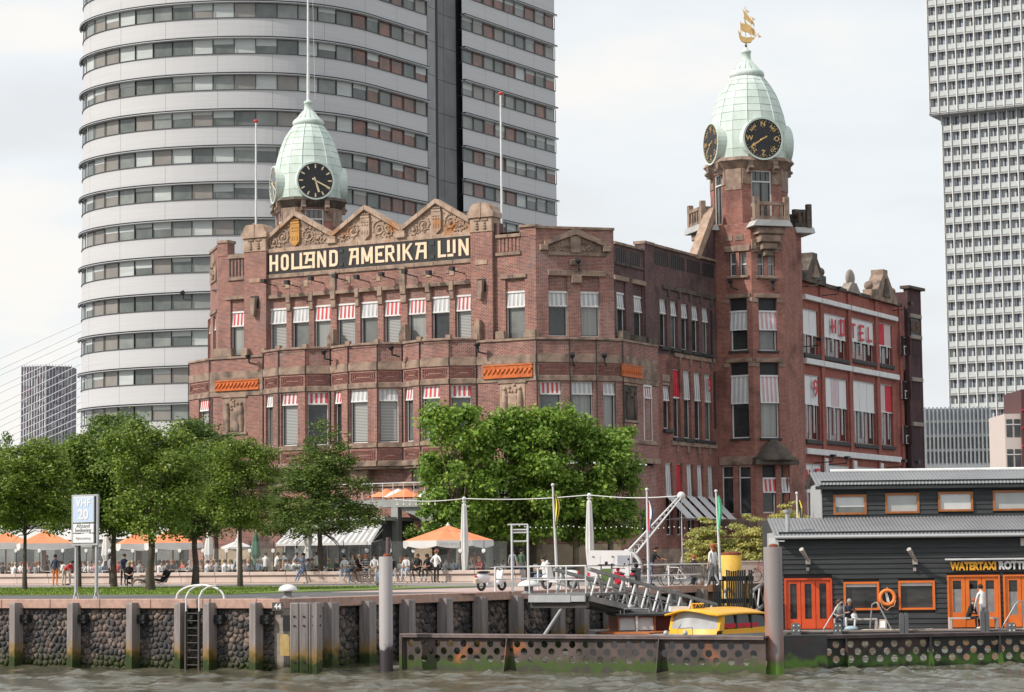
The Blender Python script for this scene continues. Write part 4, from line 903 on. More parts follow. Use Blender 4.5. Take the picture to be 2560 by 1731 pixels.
# far end block with the dark sign
pe=S.pt(uRe,-.6);EB=Fr(pe[0],pe[1],56);ee=EB.hit(2306,900)[0];ztE=EB.hit(2270,722)[1]
eo=[]
for x0,x1,y0,y1 in((2259,2275,842,888),(2262,2277,953,998),(2265,2280,1065,1110)):
    a,b=EB.hit(x0,(y0+y1)/2)[0],EB.hit(x1,(y0+y1)/2)[0];xc=(x0+x1)/2;eo.append(window(EB,.1,a,b,EB.hit(xc,y1)[1],99,EB.hit(xc,y0)[1],None,GD,mull=1))
for y0,y1 in((842,890),(955,1000),(1060,1145)):
    a,b=EB.hit(2281,y0)[0],EB.hit(2300,y0)[0];q=MB();q.box(a,b,-.02,.05,EB.hit(2290,y1)[1],EB.hit(2290,y0)[1]);mk('bricked_niche',q,M('dark_niche',(.05,.028,.03),None,rough=.9),HB,EB)
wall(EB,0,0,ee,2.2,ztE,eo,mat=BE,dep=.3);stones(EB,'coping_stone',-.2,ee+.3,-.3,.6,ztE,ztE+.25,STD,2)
for y in(788,840,946,1058): z=EB.hit(2280,y)[1];m=MB();m.bev(.3,ee-.2,-.15,.02,z-.25,z+.1);mk('stone_band',m,M('grey_stone',(.3,.3,.3)),HB,EB)
q=MB();z=EB.hit(2276,817)[1];q.box(.3,ee-.8,-.1,.02,z-.75,z+.7);mk('sign_board',q,BLK,HB,EB)
text('letter','KA LIJN',1.3,M('sign_brown',(.16,.07,.03),None,rough=.5),HB,Matrix.Translation((*EB.pt(ee*.45,-.12),z))@Matrix.Rotation(R(56),4,'Z'),.01,off=.01,width=ee*.62)
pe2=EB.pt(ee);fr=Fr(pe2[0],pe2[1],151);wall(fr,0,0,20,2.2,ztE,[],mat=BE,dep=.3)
# ---------------- background towers ----------------
def hor(px): return 1399+(1280-px)*.01065
_h0=hor(640)-119.3
def wp(px,y): 
    Y=235*_h0/(hor(px)-y);p=at(px,y,Y);return (p[0],p[1])
WPM=M('pale_cladding',(.56,.56,.57),(.50,.50,.51),.5,.45,coord='Object',stretch=(.3,.3,40))
WPD=M('slate_core_cladding',(.17,.17,.172),(.125,.125,.13),.4,.5);RAIL=M('dark_rail',(.07,.075,.08),None,rough=.5);RAILW=M('aluminium',(.55,.56,.57),None,rough=.35,metal=.3)
OT=empty('office_tower',(-20,240,2.2),'tall pale grey office tower with a rounded left side and ribbon windows behind the hotel','tower')
# left section: rounded plan, then straight
raw=[(205,183),(209,180),(222,174),(239,166),(264,155),(294,147),(330,139.5),(375,133),(420,127.5),(470,123.5),(525,121),(577,119.5),(640,119.6),(688,121.5),(739,125),(787,130),(834.6,136.5),(875,144),(912,152.5)]
pl=[wp(*r) for r in raw]
s0=wp(941,157);s1=wp(1068,194.5)
dr=(math.cos(R(58.5)),math.sin(R(58.5)))
# smooth the rounded part with a fitted ellipse quarter through its ends
ex,ey=pl[0][0],pl[0][1]
def arc():
    # ellipse: left extreme (ex, cyy), bottom (cx0, ymin), parametric
    cx0=at(600,120,235)[0];ymin=234.8;cyy=ey+1.5;a=cx0-ex;b=cyy-ymin;P=[]
    for i in range(25):
        t=math.pi+ (math.pi/2)*i/24;P.append((cx0+a*math.cos(t),cyy+b*math.sin(t)))
    # second arc to straight part
    ex2,ey2=s0;n=14
    for i in range(1,n+1):
        t=i/n;x=cx0+(ex2-cx0)*t;Pm=(ex2-(ey2-ymin)/math.tan(R(58.5)),ymin);q0,q1,q2_=(cx0,ymin),Pm,(ex2,ey2)
        P.append(tuple((1-t)**2*q0[k]+2*t*(1-t)*q1[k]+t*t*q2_[k] for k in(0,1)))
    return P
poly=arc()+[s1]
def resample(P,step):
    out=[P[0]];acc=0;cur=P[0]
    L_=[0]
    for a,b in zip(P,P[1:]): L_.append(L_[-1]+math.hypot(b[0]-a[0],b[1]-a[1]))
    n=max(1,int(round(L_[-1]/step)));res=[]
    for k in range(n+1):
        t=L_[-1]*k/n;i=0
        while i<len(L_)-2 and L_[i+1]<t:i+=1
        f=(t-L_[i])/(L_[i+1]-L_[i]);res.append((P[i][0]+(P[i+1][0]-P[i][0])*f,P[i][1]+(P[i+1][1]-P[i][1])*f))
    return res
zb0=3.4+_h0*235/5870;dzf=3.715
pm={}
PG=[('d',glassm('office_glass_dark',(.10,.118,.112),(.16,.175,.165))),('g',glassm('office_glass_grey',(.19,.21,.20),(.27,.29,.27))),('b',M('office_blind',(.44,.48,.47),(.54,.57,.55),1.2,.25,stretch=(.2,.2,2.))),('t',glassm('office_glass_taupe',(.22,.205,.185),(.27,.25,.23))),('l',glassm('office_glass_lilac',(.27,.28,.34),(.33,.34,.4)))]
TRC=glassm('brick_reflection_glass',(.26,.10,.065),(.10,.07,.06),.9)  # reddish reflection of brick painted into the pane colour
orr=random.Random(11)
def ribbon(P,kmin,kmax,right,seam=5.4,skip=None):
    Pp=resample(P,2.15);Ps=resample(P,.8)
    for k in range(kmin,kmax):
        zb=zb0-dzf*(k-1)
        # panes
        for i,(a,b) in enumerate(zip(Pp,Pp[1:])):
            q=MB();dx,dy=b[0]-a[0],b[1]-a[1];l=math.hypot(dx,dy);nx,ny=dy/l,-dx/l;ins=.12
            a2=(a[0]-nx*ins+dx/l*.05,a[1]-ny*ins+dy/l*.05);b2=(b[0]-nx*ins-dx/l*.05,b[1]-ny*ins-dy/l*.05)
            r=orr.random();m=PG[0][1] if r<.34 else PG[1][1] if r<.6 else PG[2][1] if r<.84 else PG[3][1]
            if right and i%5!=0: m=orr.choice([TRC,TRC,PG[0][1],PG[1][1],PG[3][1]])
            if not right and i>len(Pp)-8 : m=orr.choice([TRC,TRC,PG[0][1],PG[3][1]])
            if not right and i in(3,4): m=PG[3][1]
            q.quad((*a2,zb),(*b2,zb),(*b2,zb+1.5),(*a2,zb+1.5))
            blc=orr.random()<.35 and m is not PG[2][1]
            if blc: f=orr.uniform(.15,.55);q.quad(*[(p_[0]+nx*.02,p_[1]+ny*.02,zb+z_) for p_,z_ in((a2,1.5*(1-f)),(b2,1.5*(1-f)),(b2,1.5),(a2,1.5))],1)
            q.box(0,0,0,0,0,0) if False else None
            mk('pane',q,[m,PG[2][1]] if blc else [m],OT,Matrix())
        # mullions + inner dark wall, rails
        q=MB()
        for a in Pp: q.tube((a[0],a[1],zb),(a[0],a[1],zb+1.45),.045,n=4,sm=False)
        mk('mullion_row',q,RAIL,OT,Matrix(),kind='stuff')
        for (o0,o1,z0,z1,mt,nm) in((-.05,.10,zb-.05,zb+.0,RAIL,'sill_rail'),(-.3,.42,zb+1.66,zb+1.72,RAIL,'sunshade'),(-.1,.05,zb+1.5,zb+1.62,RAILW,'head_rail'),(.30,.44,zb+1.52,zb+1.58,RAILW,'sunshade_rail')):
            q=MB();vs=[]
            for i,a in enumerate(Ps):
                p_=Ps[max(0,i-1)];n_=Ps[min(len(Ps)-1,i+1)];dx,dy=n_[0]-p_[0],n_[1]-p_[1];l=math.hypot(dx,dy);nx,ny=dy/l,-dx/l
                vs+=[(a[0]+nx*o0,a[1]+ny*o0,z0),(a[0]+nx*o1,a[1]+ny*o1,z0),(a[0]+nx*o1,a[1]+ny*o1,z1),(a[0]+nx*o0,a[1]+ny*o0,z1)]
            q.add(vs,[(4*i+j,4*i+(j+1)%4,4*i+4+(j+1)%4,4*i+4+j) for i in range(len(Ps)-1) for j in range(4)]+[(0,1,2,3),tuple(len(vs)-4+j for j in(3,2,1,0))])
            mk(nm,q,mt,OT,Matrix())
        # spandrel panels below this window row
        Pb=resample(P,seam);zt,zl_=zb-.05,zb-dzf+1.72
        per=max(1,len(Ps)//(len(Pb)-1));i0=0;nseg=len(Pb)-1
        for s_ in range(nseg):
            i1=int(round((len(Ps)-1)*(s_+1)/nseg));q=MB();vs=[]
            for i in range(i0,i1+1):
                a=Ps[i];e=0
                if i==i0: b=Ps[i+1];l=math.hypot(b[0]-a[0],b[1]-a[1]);a=(a[0]+(b[0]-a[0])*.012/l,a[1]+(b[1]-a[1])*.012/l)
                if i==i1: b=Ps[i-1];l=math.hypot(b[0]-a[0],b[1]-a[1]);a=(a[0]+(b[0]-a[0])*.012/l,a[1]+(b[1]-a[1])*.012/l)
                vs+=[(a[0],a[1],zl_),(a[0],a[1],zt)]
            q.add(vs,[(2*i,2*i+2,2*i+3,2*i+1) for i in range(i1-i0)],0,False);mk('spandrel_panel',q,WPM,OT,Matrix());i0=i1
        for zf in(zb-.06,): 
            q=MB();vs=[]
            for i,a in enumerate(Ps):
                p_=Ps[max(0,i-1)];n_=Ps[min(len(Ps)-1,i+1)];dx,dy=n_[0]-p_[0],n_[1]-p_[1];l=math.hypot(dx,dy);nx,ny=dy/l,-dx/l
                vs+=[(a[0],a[1],zf),(a[0]-nx*.6,a[1]-ny*.6,zf)]
            q.add(vs,[(2*i,2*i+1,2*i+3,2*i+2) for i in range(len(Ps)-1)]);mk('floor_slab',q,WPM,OT,Matrix())
ribbon(poly,-3,16,False)
r0=wp(1156,225);r1=(r0[0]+dr[0]*20.5,r0[1]+dr[1]*20.5);r1=wp(1389,296)
ribbon([r0,r1],-5,8,True)
q=MB();q.slab([(p[0]*1.0+.3,p[1]+1.5) for p in poly]+[(r0[0],r0[1]+2.5),(r1[0]-1,r1[1]+.5),(r1[0]-30,r1[1]+25),(poly[0][0]+2,poly[0][1]+25)],2,zb0+dzf*6);mk('inner_core',q,M('office_interior',(.05,.05,.05),None,rough=.9),OT,Matrix())
# slate core strip between both parts
c0=s1;m0=wp(1088,203);c1=wp(1150,223);
dn=(math.sin(R(58.5)),-math.cos(R(58.5)))
for (p,q_,off,w_) in((c0,m0,.05,1),(m0,c1,-.5,2)):
    n=1 if w_==1 else 2
    for i in range(n):
        a=(p[0]+(q_[0]-p[0])*i/n,p[1]+(q_[1]-p[1])*i/n);b=(p[0]+(q_[0]-p[0])*(i+1)/n,p[1]+(q_[1]-p[1])*(i+1)/n)
        for k in range(-5,9):
            zt=zb0-dzf*(k-1)+1;z_=zt-dzf+.05;m=MB();A=(a[0]+dn[0]*off,a[1]+dn[1]*off);B=(b[0]+dn[0]*off,b[1]+dn[1]*off);g=.03;l=math.hypot(B[0]-A[0],B[1]-A[1]);ux,uy=(B[0]-A[0])/l,(B[1]-A[1])/l
            A=(A[0]+ux*g,A[1]+uy*g);B=(B[0]-ux*g,B[1]-uy*g)
            m.slab([A,B,(B[0]-dn[0]*2,B[1]-dn[1]*2),(A[0]-dn[0]*2,A[1]-dn[1]*2)],z_,zt);mk('core_panel',m,WPD if w_==2 else M('core_grey',(.27,.27,.275),(.22,.22,.225),.5,.5),OT,Matrix())
# ---------------- right residential tower ----------------
RT=empty('residential_tower',(*at(2330,900,450)[:2],2.2),'very tall grey gridded residential tower with an overhanging upper block','tower')
WHC=M('white_concrete',(.72,.72,.71),(.64,.64,.63),.3,.6);GRC=M('grey_concrete',(.42,.42,.41),(.35,.35,.35),.3,.7)
e=at(2324,283,450);RU=Fr(e[0],e[1],-28.8);fs=3.01;cs=1.86
zU=RU.hit(2326,283)[1]
def bay(v):
    m=MB();w=cs-.12;r=random.Random(v)
    m.quad((0,.6,0),(w,.6,0),(w,.6,fs),(0,.6,fs),v%2)
    x=r.choice((.3,.5,.8));m.box(x,x+.28,.5,.58,0,fs-.2,3);m.box(x+.32,x+.58,.52,.59,0,fs-.3,4);m.box(w-.3,w-.12,.5,.58,0,fs-.2,2);m.box(.0,.16,.5,.58,0,fs-.2,2)
    m.box(0,w,.0,.05,.1,1.05,5);m.box(0,w,-.02,.07,1.05,1.1,2);m.box(-.0,.04,.3,.6,0,fs-.2,2)
    if r.random()<.5: m.box(.4,1.,.2,.45,.1,.6,3+r.randint(0,1))
    return mesh('window',m)
bm=[bay(i) for i in range(8)]
BL=[glassm('flat_glass_grey',(.27,.29,.31),(.40,.42,.43),.5),glassm('flat_glass_blue',(.24,.29,.35),(.38,.43,.48),.5),WHC,M('net_curtain',(.50,.50,.49),None,rough=.7),M('navy_door',(.04,.05,.09),None,rough=.4),M('balustrade_glass',(.55,.58,.57),(.45,.47,.47),.8,.15)]
for me in bm:
    for m in BL: me.materials.append(m)
def grid(fr,u0,n,z0,nf,zbase):
    for i in range(n):
        u=u0+i*cs;m=MB();m.box(u-.09,u+.09,-.28,.25,z0-.25,z0+nf*fs);mk('fin',m,WHC,RT,fr)
    for j in range(nf+1):
        m=MB();m.box(u0-.1,u0+n*cs,-.12,.64,z0+j*fs-.28,z0+j*fs);mk('floor_slab',m,GRC,RT,fr)
    for j in range(nf):
        for i in range(n):
            o=bpy.data.objects.new('window',bm[orr.randrange(8)]);COL.objects.link(o);put(o,RT,fr.M@Matrix.Translation((u0+i*cs+.1,0,z0+j*fs)))
    m=MB();m.box(u0,u0+n*cs,.65,14,z0,z0+nf*fs);mk('core_wall',m,GRC,RT,fr)
nU=12;grid(RU,0,nU,zU,11,0)
m=MB();m.box(-.1,nU*cs,0,14,zU-.5,zU-.29);mk('soffit',m,GRC,RT,RU)
el=at(2353,312,450+1.0);ul=RU.hit(2355,330,2.0)[0]
RL=Fr(*RU.pt(ul,2.0),-28.8)
grid(RL,0,11,zU-.5-20*fs,20,0)
# lower finned building
FB=empty('finned_office_block',(*at(2400,1160,300)[:2],2.2),'low office block with white vertical fins right of the hotel','building')
fr=Fr(*at(2314,1100,300)[:2],-3);ur=fr.hit(2476,1100)[0];z0,z1=fr.hit(2330,1163)[1],fr.hit(2330,1019)[1]
n=16
for i in range(n+1): m=MB();u=ur*i/n;m.box(u-.10,u+.10,-.35,.1,z0,z1);mk('fin',m,WH,FB,fr)
for k in range(4):
    za=z0+(z1-z0)*k/4
    m=MB();m.box(0,ur,-.05,.3,za-.15,za+.2);mk('floor_slab',m,WHC,FB,fr)
    for i in range(n): m=MB();m.quad((ur*i/n+.1,.2,za+.2),(ur*(i+1)/n-.1,.2,za+.2),(ur*(i+1)/n-.1,.2,za+(z1-z0)/4-.15),(ur*i/n+.1,.2,za+(z1-z0)/4-.15));mk('pane',m,BL[1] if k>1 else GM,FB,fr)
m=MB();m.box(-.1,ur+.2,-.4,.4,z0-.4,z0);m.box(0,ur,.31,12,2.2,z1-.3);mk('base_slab',m,WHC,FB,fr)
AB=empty('white_house_block',(*at(2530,1150,240)[:2],2.2),'white and red building corner at the right edge of the picture behind the black house','building')
fr=Fr(*at(2513,1100,240)[:2],0);ur=fr.hit(2600,1100)[0];zt=fr.hit(2530,1035)[1]
m=MB();m.box(0,ur,0,8,2.2,zt);mk('wall',m,M('pinkish_render',(.62,.54,.50),None,rough=.8),AB,fr)
for z_ in(fr.hit(2530,1085)[1],fr.hit(2530,1160)[1]):
    for i in range(2): m=MB();m.box(.15+i*.8,.75+i*.8,-.05,.02,z_-.3,z_+1.5);m.box(.1+i*.8,.8+i*.8,-.08,.0,z_+.9,z_+1.0,1);mk('window',m,[GD,WH],AB,fr)
u=fr.hit(2550,1000)[0];m=MB();m.box(u,ur+2,-.6,8,2.2,fr.hit(2550,975)[1]);mk('red_stair_tower',m,M('dark_red_panel',(.10,.04,.04),None,rough=.6),AB,fr)
for y in(1026,1070,1115): z_=fr.hit(2555,y)[1];m=MB();m.box(u-.05,ur+2,-.7,-.55,z_-.1,z_+.05);mk('red_rail',m,RED,AB,fr)
# distant tower and bridge
DT=empty('distant_tower',(*at(110,1000,800)[:2],2.2),'distant dark high rise seen through the white bridge cables','tower')
e=at(115,920,800);D1=Fr(e[0],e[1],0);
wl=D1.hit(50,950)[0];wr=D1.hit(172,950)[0];zt=D1.hit(115,915)[1]
m=MB();m.slab([(wl,3),(0,0),(wr,4),(wr,14),(wl,14)],2.2-0,zt);mk('wall',m,M('far_tower_wall',(.17,.16,.18),(.22,.21,.23),.2,.8),DT,D1)
q=MB();r=random.Random(5)
for (x0,y0,x1,y1,nn) in((wl,3,0,0,9),(0,0,wr,4,8)):
    an=math.atan2(y1-y0,x1-x0);l=math.hypot(x1-x0,y1-y0);ux,uy=(x1-x0)/l,(y1-y0)/l;nx,ny=uy,-ux
    nn=nn*2
    for i in range(nn):
        for j in range(27):
            if r.random()<.42: continue
            a=l*(i+.12)/nn;b=l*(i+.55+.3*r.random())/nn;z0=zt-1.2-(j+1)*2.9+.4;z1=z0+2.2
            q.add([(x0+ux*t+nx*.15,y0+uy*t+ny*.15,z) for t,z in((a,z0),(b,z0),(b,z1),(a,z1))],[(0,1,2,3)],0 if r.random()<.75 else 1)
    for i in range(nn+1):
        t=l*i/nn
        if i%2==0: q.tube((x0+ux*t+nx*.3,y0+uy*t+ny*.3,40),(x0+ux*t+nx*.3,y0+uy*t+ny*.3,zt+.6),.16,n=4,m=0)
mk('window_grid',q,[M('far_white',(.55,.55,.57),None,rough=.6),M('far_violet',(.30,.18,.27),None,rough=.6)],DT,D1,kind='stuff')
BG=empty('cable_stayed_bridge',(*at(400,1300,700)[:2],0),'white stay cables of a bridge slanting up behind the office tower','bridge')
for y0,y1 in((870,625),(945,685),(985,735),(1060,800),(1105,845),(1180,905),(1230,960),(1290,1015),(1335,1065),(1385,1120),(1430,1165),(1475,1215),(1515,1265),(1555,1310)):
    Ya=577+.3672*y0;Yb=577+.3672*y1;sl_=(Yb-Ya)/204;p=at(-60,Ya-60*sl_,700);q_=at(330,Ya+330*sl_,700);m=MB();m.tube(p,q_,.11,n=5);mk('cable',m,M('white_cable',(.72,.73,.74),None,rough=.5),BG,Matrix())
# ---------------- ground, quay, water ----------------
Qp=ground(700,1500.5);QF=Fr(Qp[0],Qp[1],-28.8);QR=Fr(Qp[0],Qp[1],59)
def wof(px,py,fr=None):
    p=ground(px,py);fr=fr or QF;d=(p[0]-fr.o[0],p[1]-fr.o[1]);return (d[0]*fr.X[0]+d[1]*fr.X[1],d[0]*fr.Y[0]+d[1]*fr.Y[1])
def struct(name,mb,mat,M=None):
    return mk(name,mb,mat,None,M,kind='structure')
ASP=M('asphalt',(.115,.115,.118),(.085,.085,.09),1.4,.9,c3=(.15,.145,.14),s3=.25,bump=.15)
GRS=M('grass_soil',(.16,.22,.035),(.10,.16,.03),2,.95)
q=MB();L0=QF.pt(-3000,.5);R0=QR.pt(3000,.5);cc=QR.pt(.5,.5)
q.add([(L0[0],L0[1],2.19),(*QF.pt(-.3,.5),2.19),(R0[0],R0[1],2.19),(2500,5500,2.19),(-4500,5500,2.19)],[(0,1,2,3,4)]);struct('promenade',q,ASP)
wg0=wof(300,1487)[1];wg1=wof(300,1470.5)[1];ug=wof(1030,1472)[0]
wb=46.0
q=MB();q.box(-110,ug,wg0,wg1,2.19,2.215);struct('lawn_base',q,GRS,QF)
# grass blades
rg=np.random.default_rng(4);n=42000
uu=rg.uniform(-52,ug-.05,n);ww=wg0+(wg1-wg0)*rg.random(n)**1.3;k_=(uu>ug-4)&(ww>wg0+ (ug-uu)*2.5+.5);uu,ww=uu[~k_],ww[~k_];n=len(uu)
h=rg.uniform(.04,.10,n);a=rg.uniform(0,6.28,n);lx,ly=rg.normal(0,.025,n),rg.normal(0,.025,n);wd=.035
v=np.stack([np.stack([uu-wd*np.cos(a),ww-wd*np.sin(a),np.full(n,2.21)],1),np.stack([uu+wd*np.cos(a),ww+wd*np.sin(a),np.full(n,2.21)],1),np.stack([uu+lx,ww+ly,2.21+h],1)],1).reshape(-1,3)
me=bpy.data.meshes.new('grass');me.from_pydata(v.tolist(),[],np.arange(3*n).reshape(-1,3).tolist())
mk('grass',me,M('grass_blade',(.19,.27,.04),(.12,.19,.03),.5,.8,island=.3),None,QF,kind='stuff')
q=MB();q.box(-110,.9,wg1+.02,wb-.3,2.19,2.204);struct('gravel_path',q,M('gravel_path',(.30,.27,.25),(.22,.2,.19),3,.95),QF)
# road paint
q=MB()
for (x0,y0,x1,y1) in((640,1494.5,672,1493),(757,1492,768,1491),(790,1494,945,1489),(1120,1486,1190,1484)):
    p,r_=ground(x0,y0),ground(x1,y1);d=Vector((r_[0]-p[0],r_[1]-p[1],0)).normalized();nn=Vector((-d.y,d.x,0))*.12
    q.add([(p[0]-nn.x,p[1]-nn.y,2.196),(r_[0]-nn.x,r_[1]-nn.y,2.196),(r_[0]+nn.x,r_[1]+nn.y,2.196),(p[0]+nn.x,p[1]+nn.y,2.196)],[(0,1,2,3)])
struct('road_marking',q,M('worn_road_paint',(.5,.5,.48),(.3,.3,.29),6,.8))
# pale paving right of the lawn near bikes
q=MB();q.box(15.5,70,.76,9,2.19,2.2035);struct('pink_paving',q,M('pink_paving',(.50,.38,.345),(.42,.31,.29),1,.85),QR)
# terrace
CONC=M('pale_pink_concrete',(.60,.485,.425),(.52,.42,.365),.7,.8,c3=(.45,.36,.31),s3=.9,bump=.15)
u1=wof(1250,1456)[0]+2.2
q=MB();q.box(-130,u1-.02,wb+.5,wb+60,2.19,2.25);struct('terrace_floor',q,M('terrace_paving',(.30,.26,.23),(.25,.22,.2),1,.85),QF)
BW=empty('low_terrace_wall',(*QF.pt(-10,wb),2.2),'long pale pink concrete sitting wall edging the terrace','wall')
m=MB();m.box(-84,u1,wb+.12,wb+.6,2.19,2.66);mk('wall_body',m,M('pink_wall_face',(.50,.40,.35),(.43,.34,.3),1,.8),BW,QF)
m=MB();m.box(-84,u1,wb-.1,wb+.12,2.19,2.26);mk('footing',m,CONC,BW,QF)
k=-84
while k<u1-.1:
    e_=min(k+2.4,u1);m=MB();m.bev(k+.012,e_-.012,wb-.03,wb+.62,2.661,2.86,.02);mk('cap_block',m,CONC,BW,QF)
    m=MB();m.bev(k+.01,e_-.01,wb+.09,wb+.119,2.28,2.655,.008);mk('face_slab',m,CONC,BW,QF);k=e_
# quay wall (left, facing the camera)
QW=empty('quay_wall',(Qp[0],Qp[1],0),'stone quay wall of basalt boulders with pink coping and timber fenders along the river','quay wall')
COP=M('pink_granite_coping',(.50,.33,.27),(.40,.25,.20),5,.85,c3=(.30,.2,.17),s3=1.2,bump=.3,coord='Object')
MOR=M('quay_mortar',(.30,.26,.225),(.20,.17,.15),4,.95,grime=((.35,.0,(.025,.03,.012)),))
BAS=M('basalt_boulder',(.05,.048,.05),(.21,.155,.13),2.9,.75,lo=.42,hi=.6,c3=(.045,.045,.05),s3=1.6,lo3=.48,hi3=.6,bump=.5,grime=((.55,.1,(.035,.045,.012)),))
m=MB();m.box(-40,-.02,.22,.6,-2,1.93);mk('wall',m,MOR,QW,QF)
m=MB();m.box(.3,300,.3,.7,-2,1.9);mk('wall',m,MOR,QW,QR)
def copings(fr,u0,u1_,step,skip=None):
    k=u0
    while k<u1_:
        e_=min(k+step,u1_);m=MB();m.bev(k+.008,e_-.008,.0,.75,1.93,2.235,.015);mk('coping_stone',m,COP,QW,fr);k=e_
copings(QF,-24,0,2.1);copings(QR,.35,46,2.3)
m=MB();m.box(-60,-24.01,0,.75,1.93,2.235);mk('coping_stone',m,COP,QW,QF);m=MB();m.box(46.01,300,0,.75,1.93,2.235);mk('coping_stone',m,COP,QW,QR)
def clip(poly,px,py,qx,qy):
    mx_,my_=(px+qx)/2,(py+qy)/2;nx,ny=qx-px,qy-py;out=[]
    for i in range(len(poly)):
        a,b=poly[i],poly[(i+1)%len(poly)];da=(a[0]-mx_)*nx+(a[1]-my_)*ny;db=(b[0]-mx_)*nx+(b[1]-my_)*ny
        if da<=0: out.append(a)
        if da*db<0: t=da/(da-db);out.append((a[0]+(b[0]-a[0])*t,a[1]+(b[1]-a[1])*t))
    return out
def voronoi(u0,u1_,z0,z1,s,rnd):
    nx,nz=int((u1_-u0)/s)+1,int((z1-z0)/(s*.9))+1;sx,sz=(u1_-u0)/nx,(z1-z0)/nz
    P=[[(u0+sx*(i+.5+rnd.uniform(-.42,.42)+(.25 if j%2 else -.25)),z0+sz*(j+.5+rnd.uniform(-.4,.4))) for j in range(nz)] for i in range(nx)]
    for i in range(nx):
        for j in range(nz):
            p=P[i][j];poly=[(u0,z0),(u1_,z0),(u1_,z1),(u0,z1)]
            for a in range(max(0,i-2),min(nx,i+3)):
                for b in range(max(0,j-2),min(nz,j+3)):
                    if (a,b)!=(i,j): poly=clip(poly,p[0],p[1],*P[a][b])
                    if len(poly)<3:break
                if len(poly)<3:break
            if len(poly)>=3: yield p,poly
def stone(mb,poly,y,rnd,pr=None):
    cx=sum(p[0] for p in poly)/len(poly);cz=sum(p[1] for p in poly)/len(poly);n=len(poly);pr=pr or rnd.uniform(.05,.11)
    def ring(k,yy): return [(cx+(x-cx)*k,yy,cz+(z-cz)*k) for x,z in poly]
    g=rnd.uniform(.82,.92);vs=ring(g,y)+ring(g*.93,y-pr*.65)+ring(g*.6,y-pr)
    mb.add(vs,[(i,(i+1)%n,n+(i+1)%n,n+i) for i in range(n)]+[(n+i,n+(i+1)%n,2*n+(i+1)%n,2*n+i) for i in range(n)]+[tuple(range(2*n,3*n))],0,True)
rs=random.Random(21);rest=MB();cnt=0
cells=[]
for p,poly in voronoi(-14.6,-.35,-.35,1.92,.215,rs): cells.append((p,poly))
for p,poly in sorted(cells,key=lambda c:-c[0][1]):
    m=MB() if cnt<297 else rest;stone(m,poly,.225,rs)
    if cnt<297: mk('stone',m,BAS,QW,QF);cnt+=1
for p,poly in voronoi(-25,-14.6,-.3,1.92,.27,rs): stone(rest,poly,.225,rs)
mk('waterline_stones',rest,BAS,QW,QF,kind='stuff')
rest=MB()
for p,poly in voronoi(.8,30,-.3,1.9,.30,rs): stone(rest,poly,.31,rs)
mk('shaded_stones',rest,BAS,QW,QR,kind='stuff')
TIM=M('weathered_timber',(.30,.265,.255),(.20,.175,.17),1.5,.85,stretch=(6,6,.5),bump=.4,grime=((.92,.5,(.27,.165,.05)),(.58,.25,(.03,.05,.012))))
DTI=M('dark_wet_timber',(.035,.032,.03),(.055,.05,.045),2,.8)
def fpost(fr,u,w=.23,dp=.34,z1=2.12):
    m=MB();m.add([(u,-dp,-1.5),(u+w,-dp,-1.5),(u+w,.1,-1.5),(u,.1,-1.5),(u,-dp,z1-.05),(u+w,-dp,z1-.05),(u+w,.1,z1),(u,.1,z1),(u+.03,-dp+.03,z1),(u+w-.03,-dp+.03,z1)],[(0,1,5,4),(1,2,6,9,5),(3,0,4,8,7),(4,5,9,8),(8,9,6,7),(2,3,7,6)])
    o=mk('fender_post',m,TIM,QW,fr);m=MB();m.box(u+w,u+w+.3,-.08,.24,1.45,1.72);m.box(u+w+.02,u+w+.28,-.12,-.08,1.56,1.6);mk('fender_bracket',m,BLK,QW,fr);return o
for px in(22.8,167,315,435,507,623): fpost(QF,QF.hit(px,1600,-.34)[0],.235)
for px in(829,923,1022,1117,1205,1295,1400,1460,1530,1600,1690,1760,1830): fpost(QR,QR.hit(px,1550,-.3)[0],.42,.3,2.08)
# corner dolphin of four planks
DP=empty('corner_dolphin',(Qp[0],Qp[1],0),'cluster of four bolted timber planks guarding the quay corner','dolphin')
for i,(x0,x1) in enumerate(((725,747),(748.5,771),(772.5,793),(794,807))):
    a=at(x0,1600,72.6-.0*i);b=at(x1,1600,72.6+(.6 if i==3 else .1*(i>1)));fr=Fr(a[0],a[1],math.degrees(math.atan2(b[1]-a[1],b[0]-a[0])));l=math.hypot(b[0]-a[0],b[1]-a[1])
    m=MB();m.bev(0,l,0,.4,-1.5,2.14,.025);pk=mk('plank',m,TIM,DP,fr)
    for z in(1.72,1.44,.33,.07): m=MB();m.tube((l/2,-.02,z),(l/2,.05,z),.035,n=8);mk('bolt',m,BLK,pk,fr)
m=MB();m.box(0,.42,.0,.3,.55,1.25);fr=Fr(*at(700,1600,73.4)[:2],-10);m=MB();m.box(0,.3,-.0,.3,.5,1.15);mk('rubbing_block',m,M('ochre_block',(.55,.42,.2),(.45,.3,.1),4,.8),DP,fr)
m=MB();m.box(.12,.32,-.1,.2,1.25,1.75);mk('rubber_block',m,BLK,DP,fr)
fr44=Fr(*QF.pt(0,-.004),-28.8);u44,z44=QF.hit(694.5,1517,-.006)
m=MB();m.box(u44-.22,u44+.22,-.008,0,z44-.13,z44+.13);mk('number_plate',m,M('dark_plate',(.07,.065,.06),None,rough=.8),QW,QF)
text('number','44',.24,WH,QW,Matrix.Translation((*QF.pt(u44,-.012),z44))@Matrix.Rotation(R(-28.8),4,'Z'),.004,off=.006,sx=1.1)
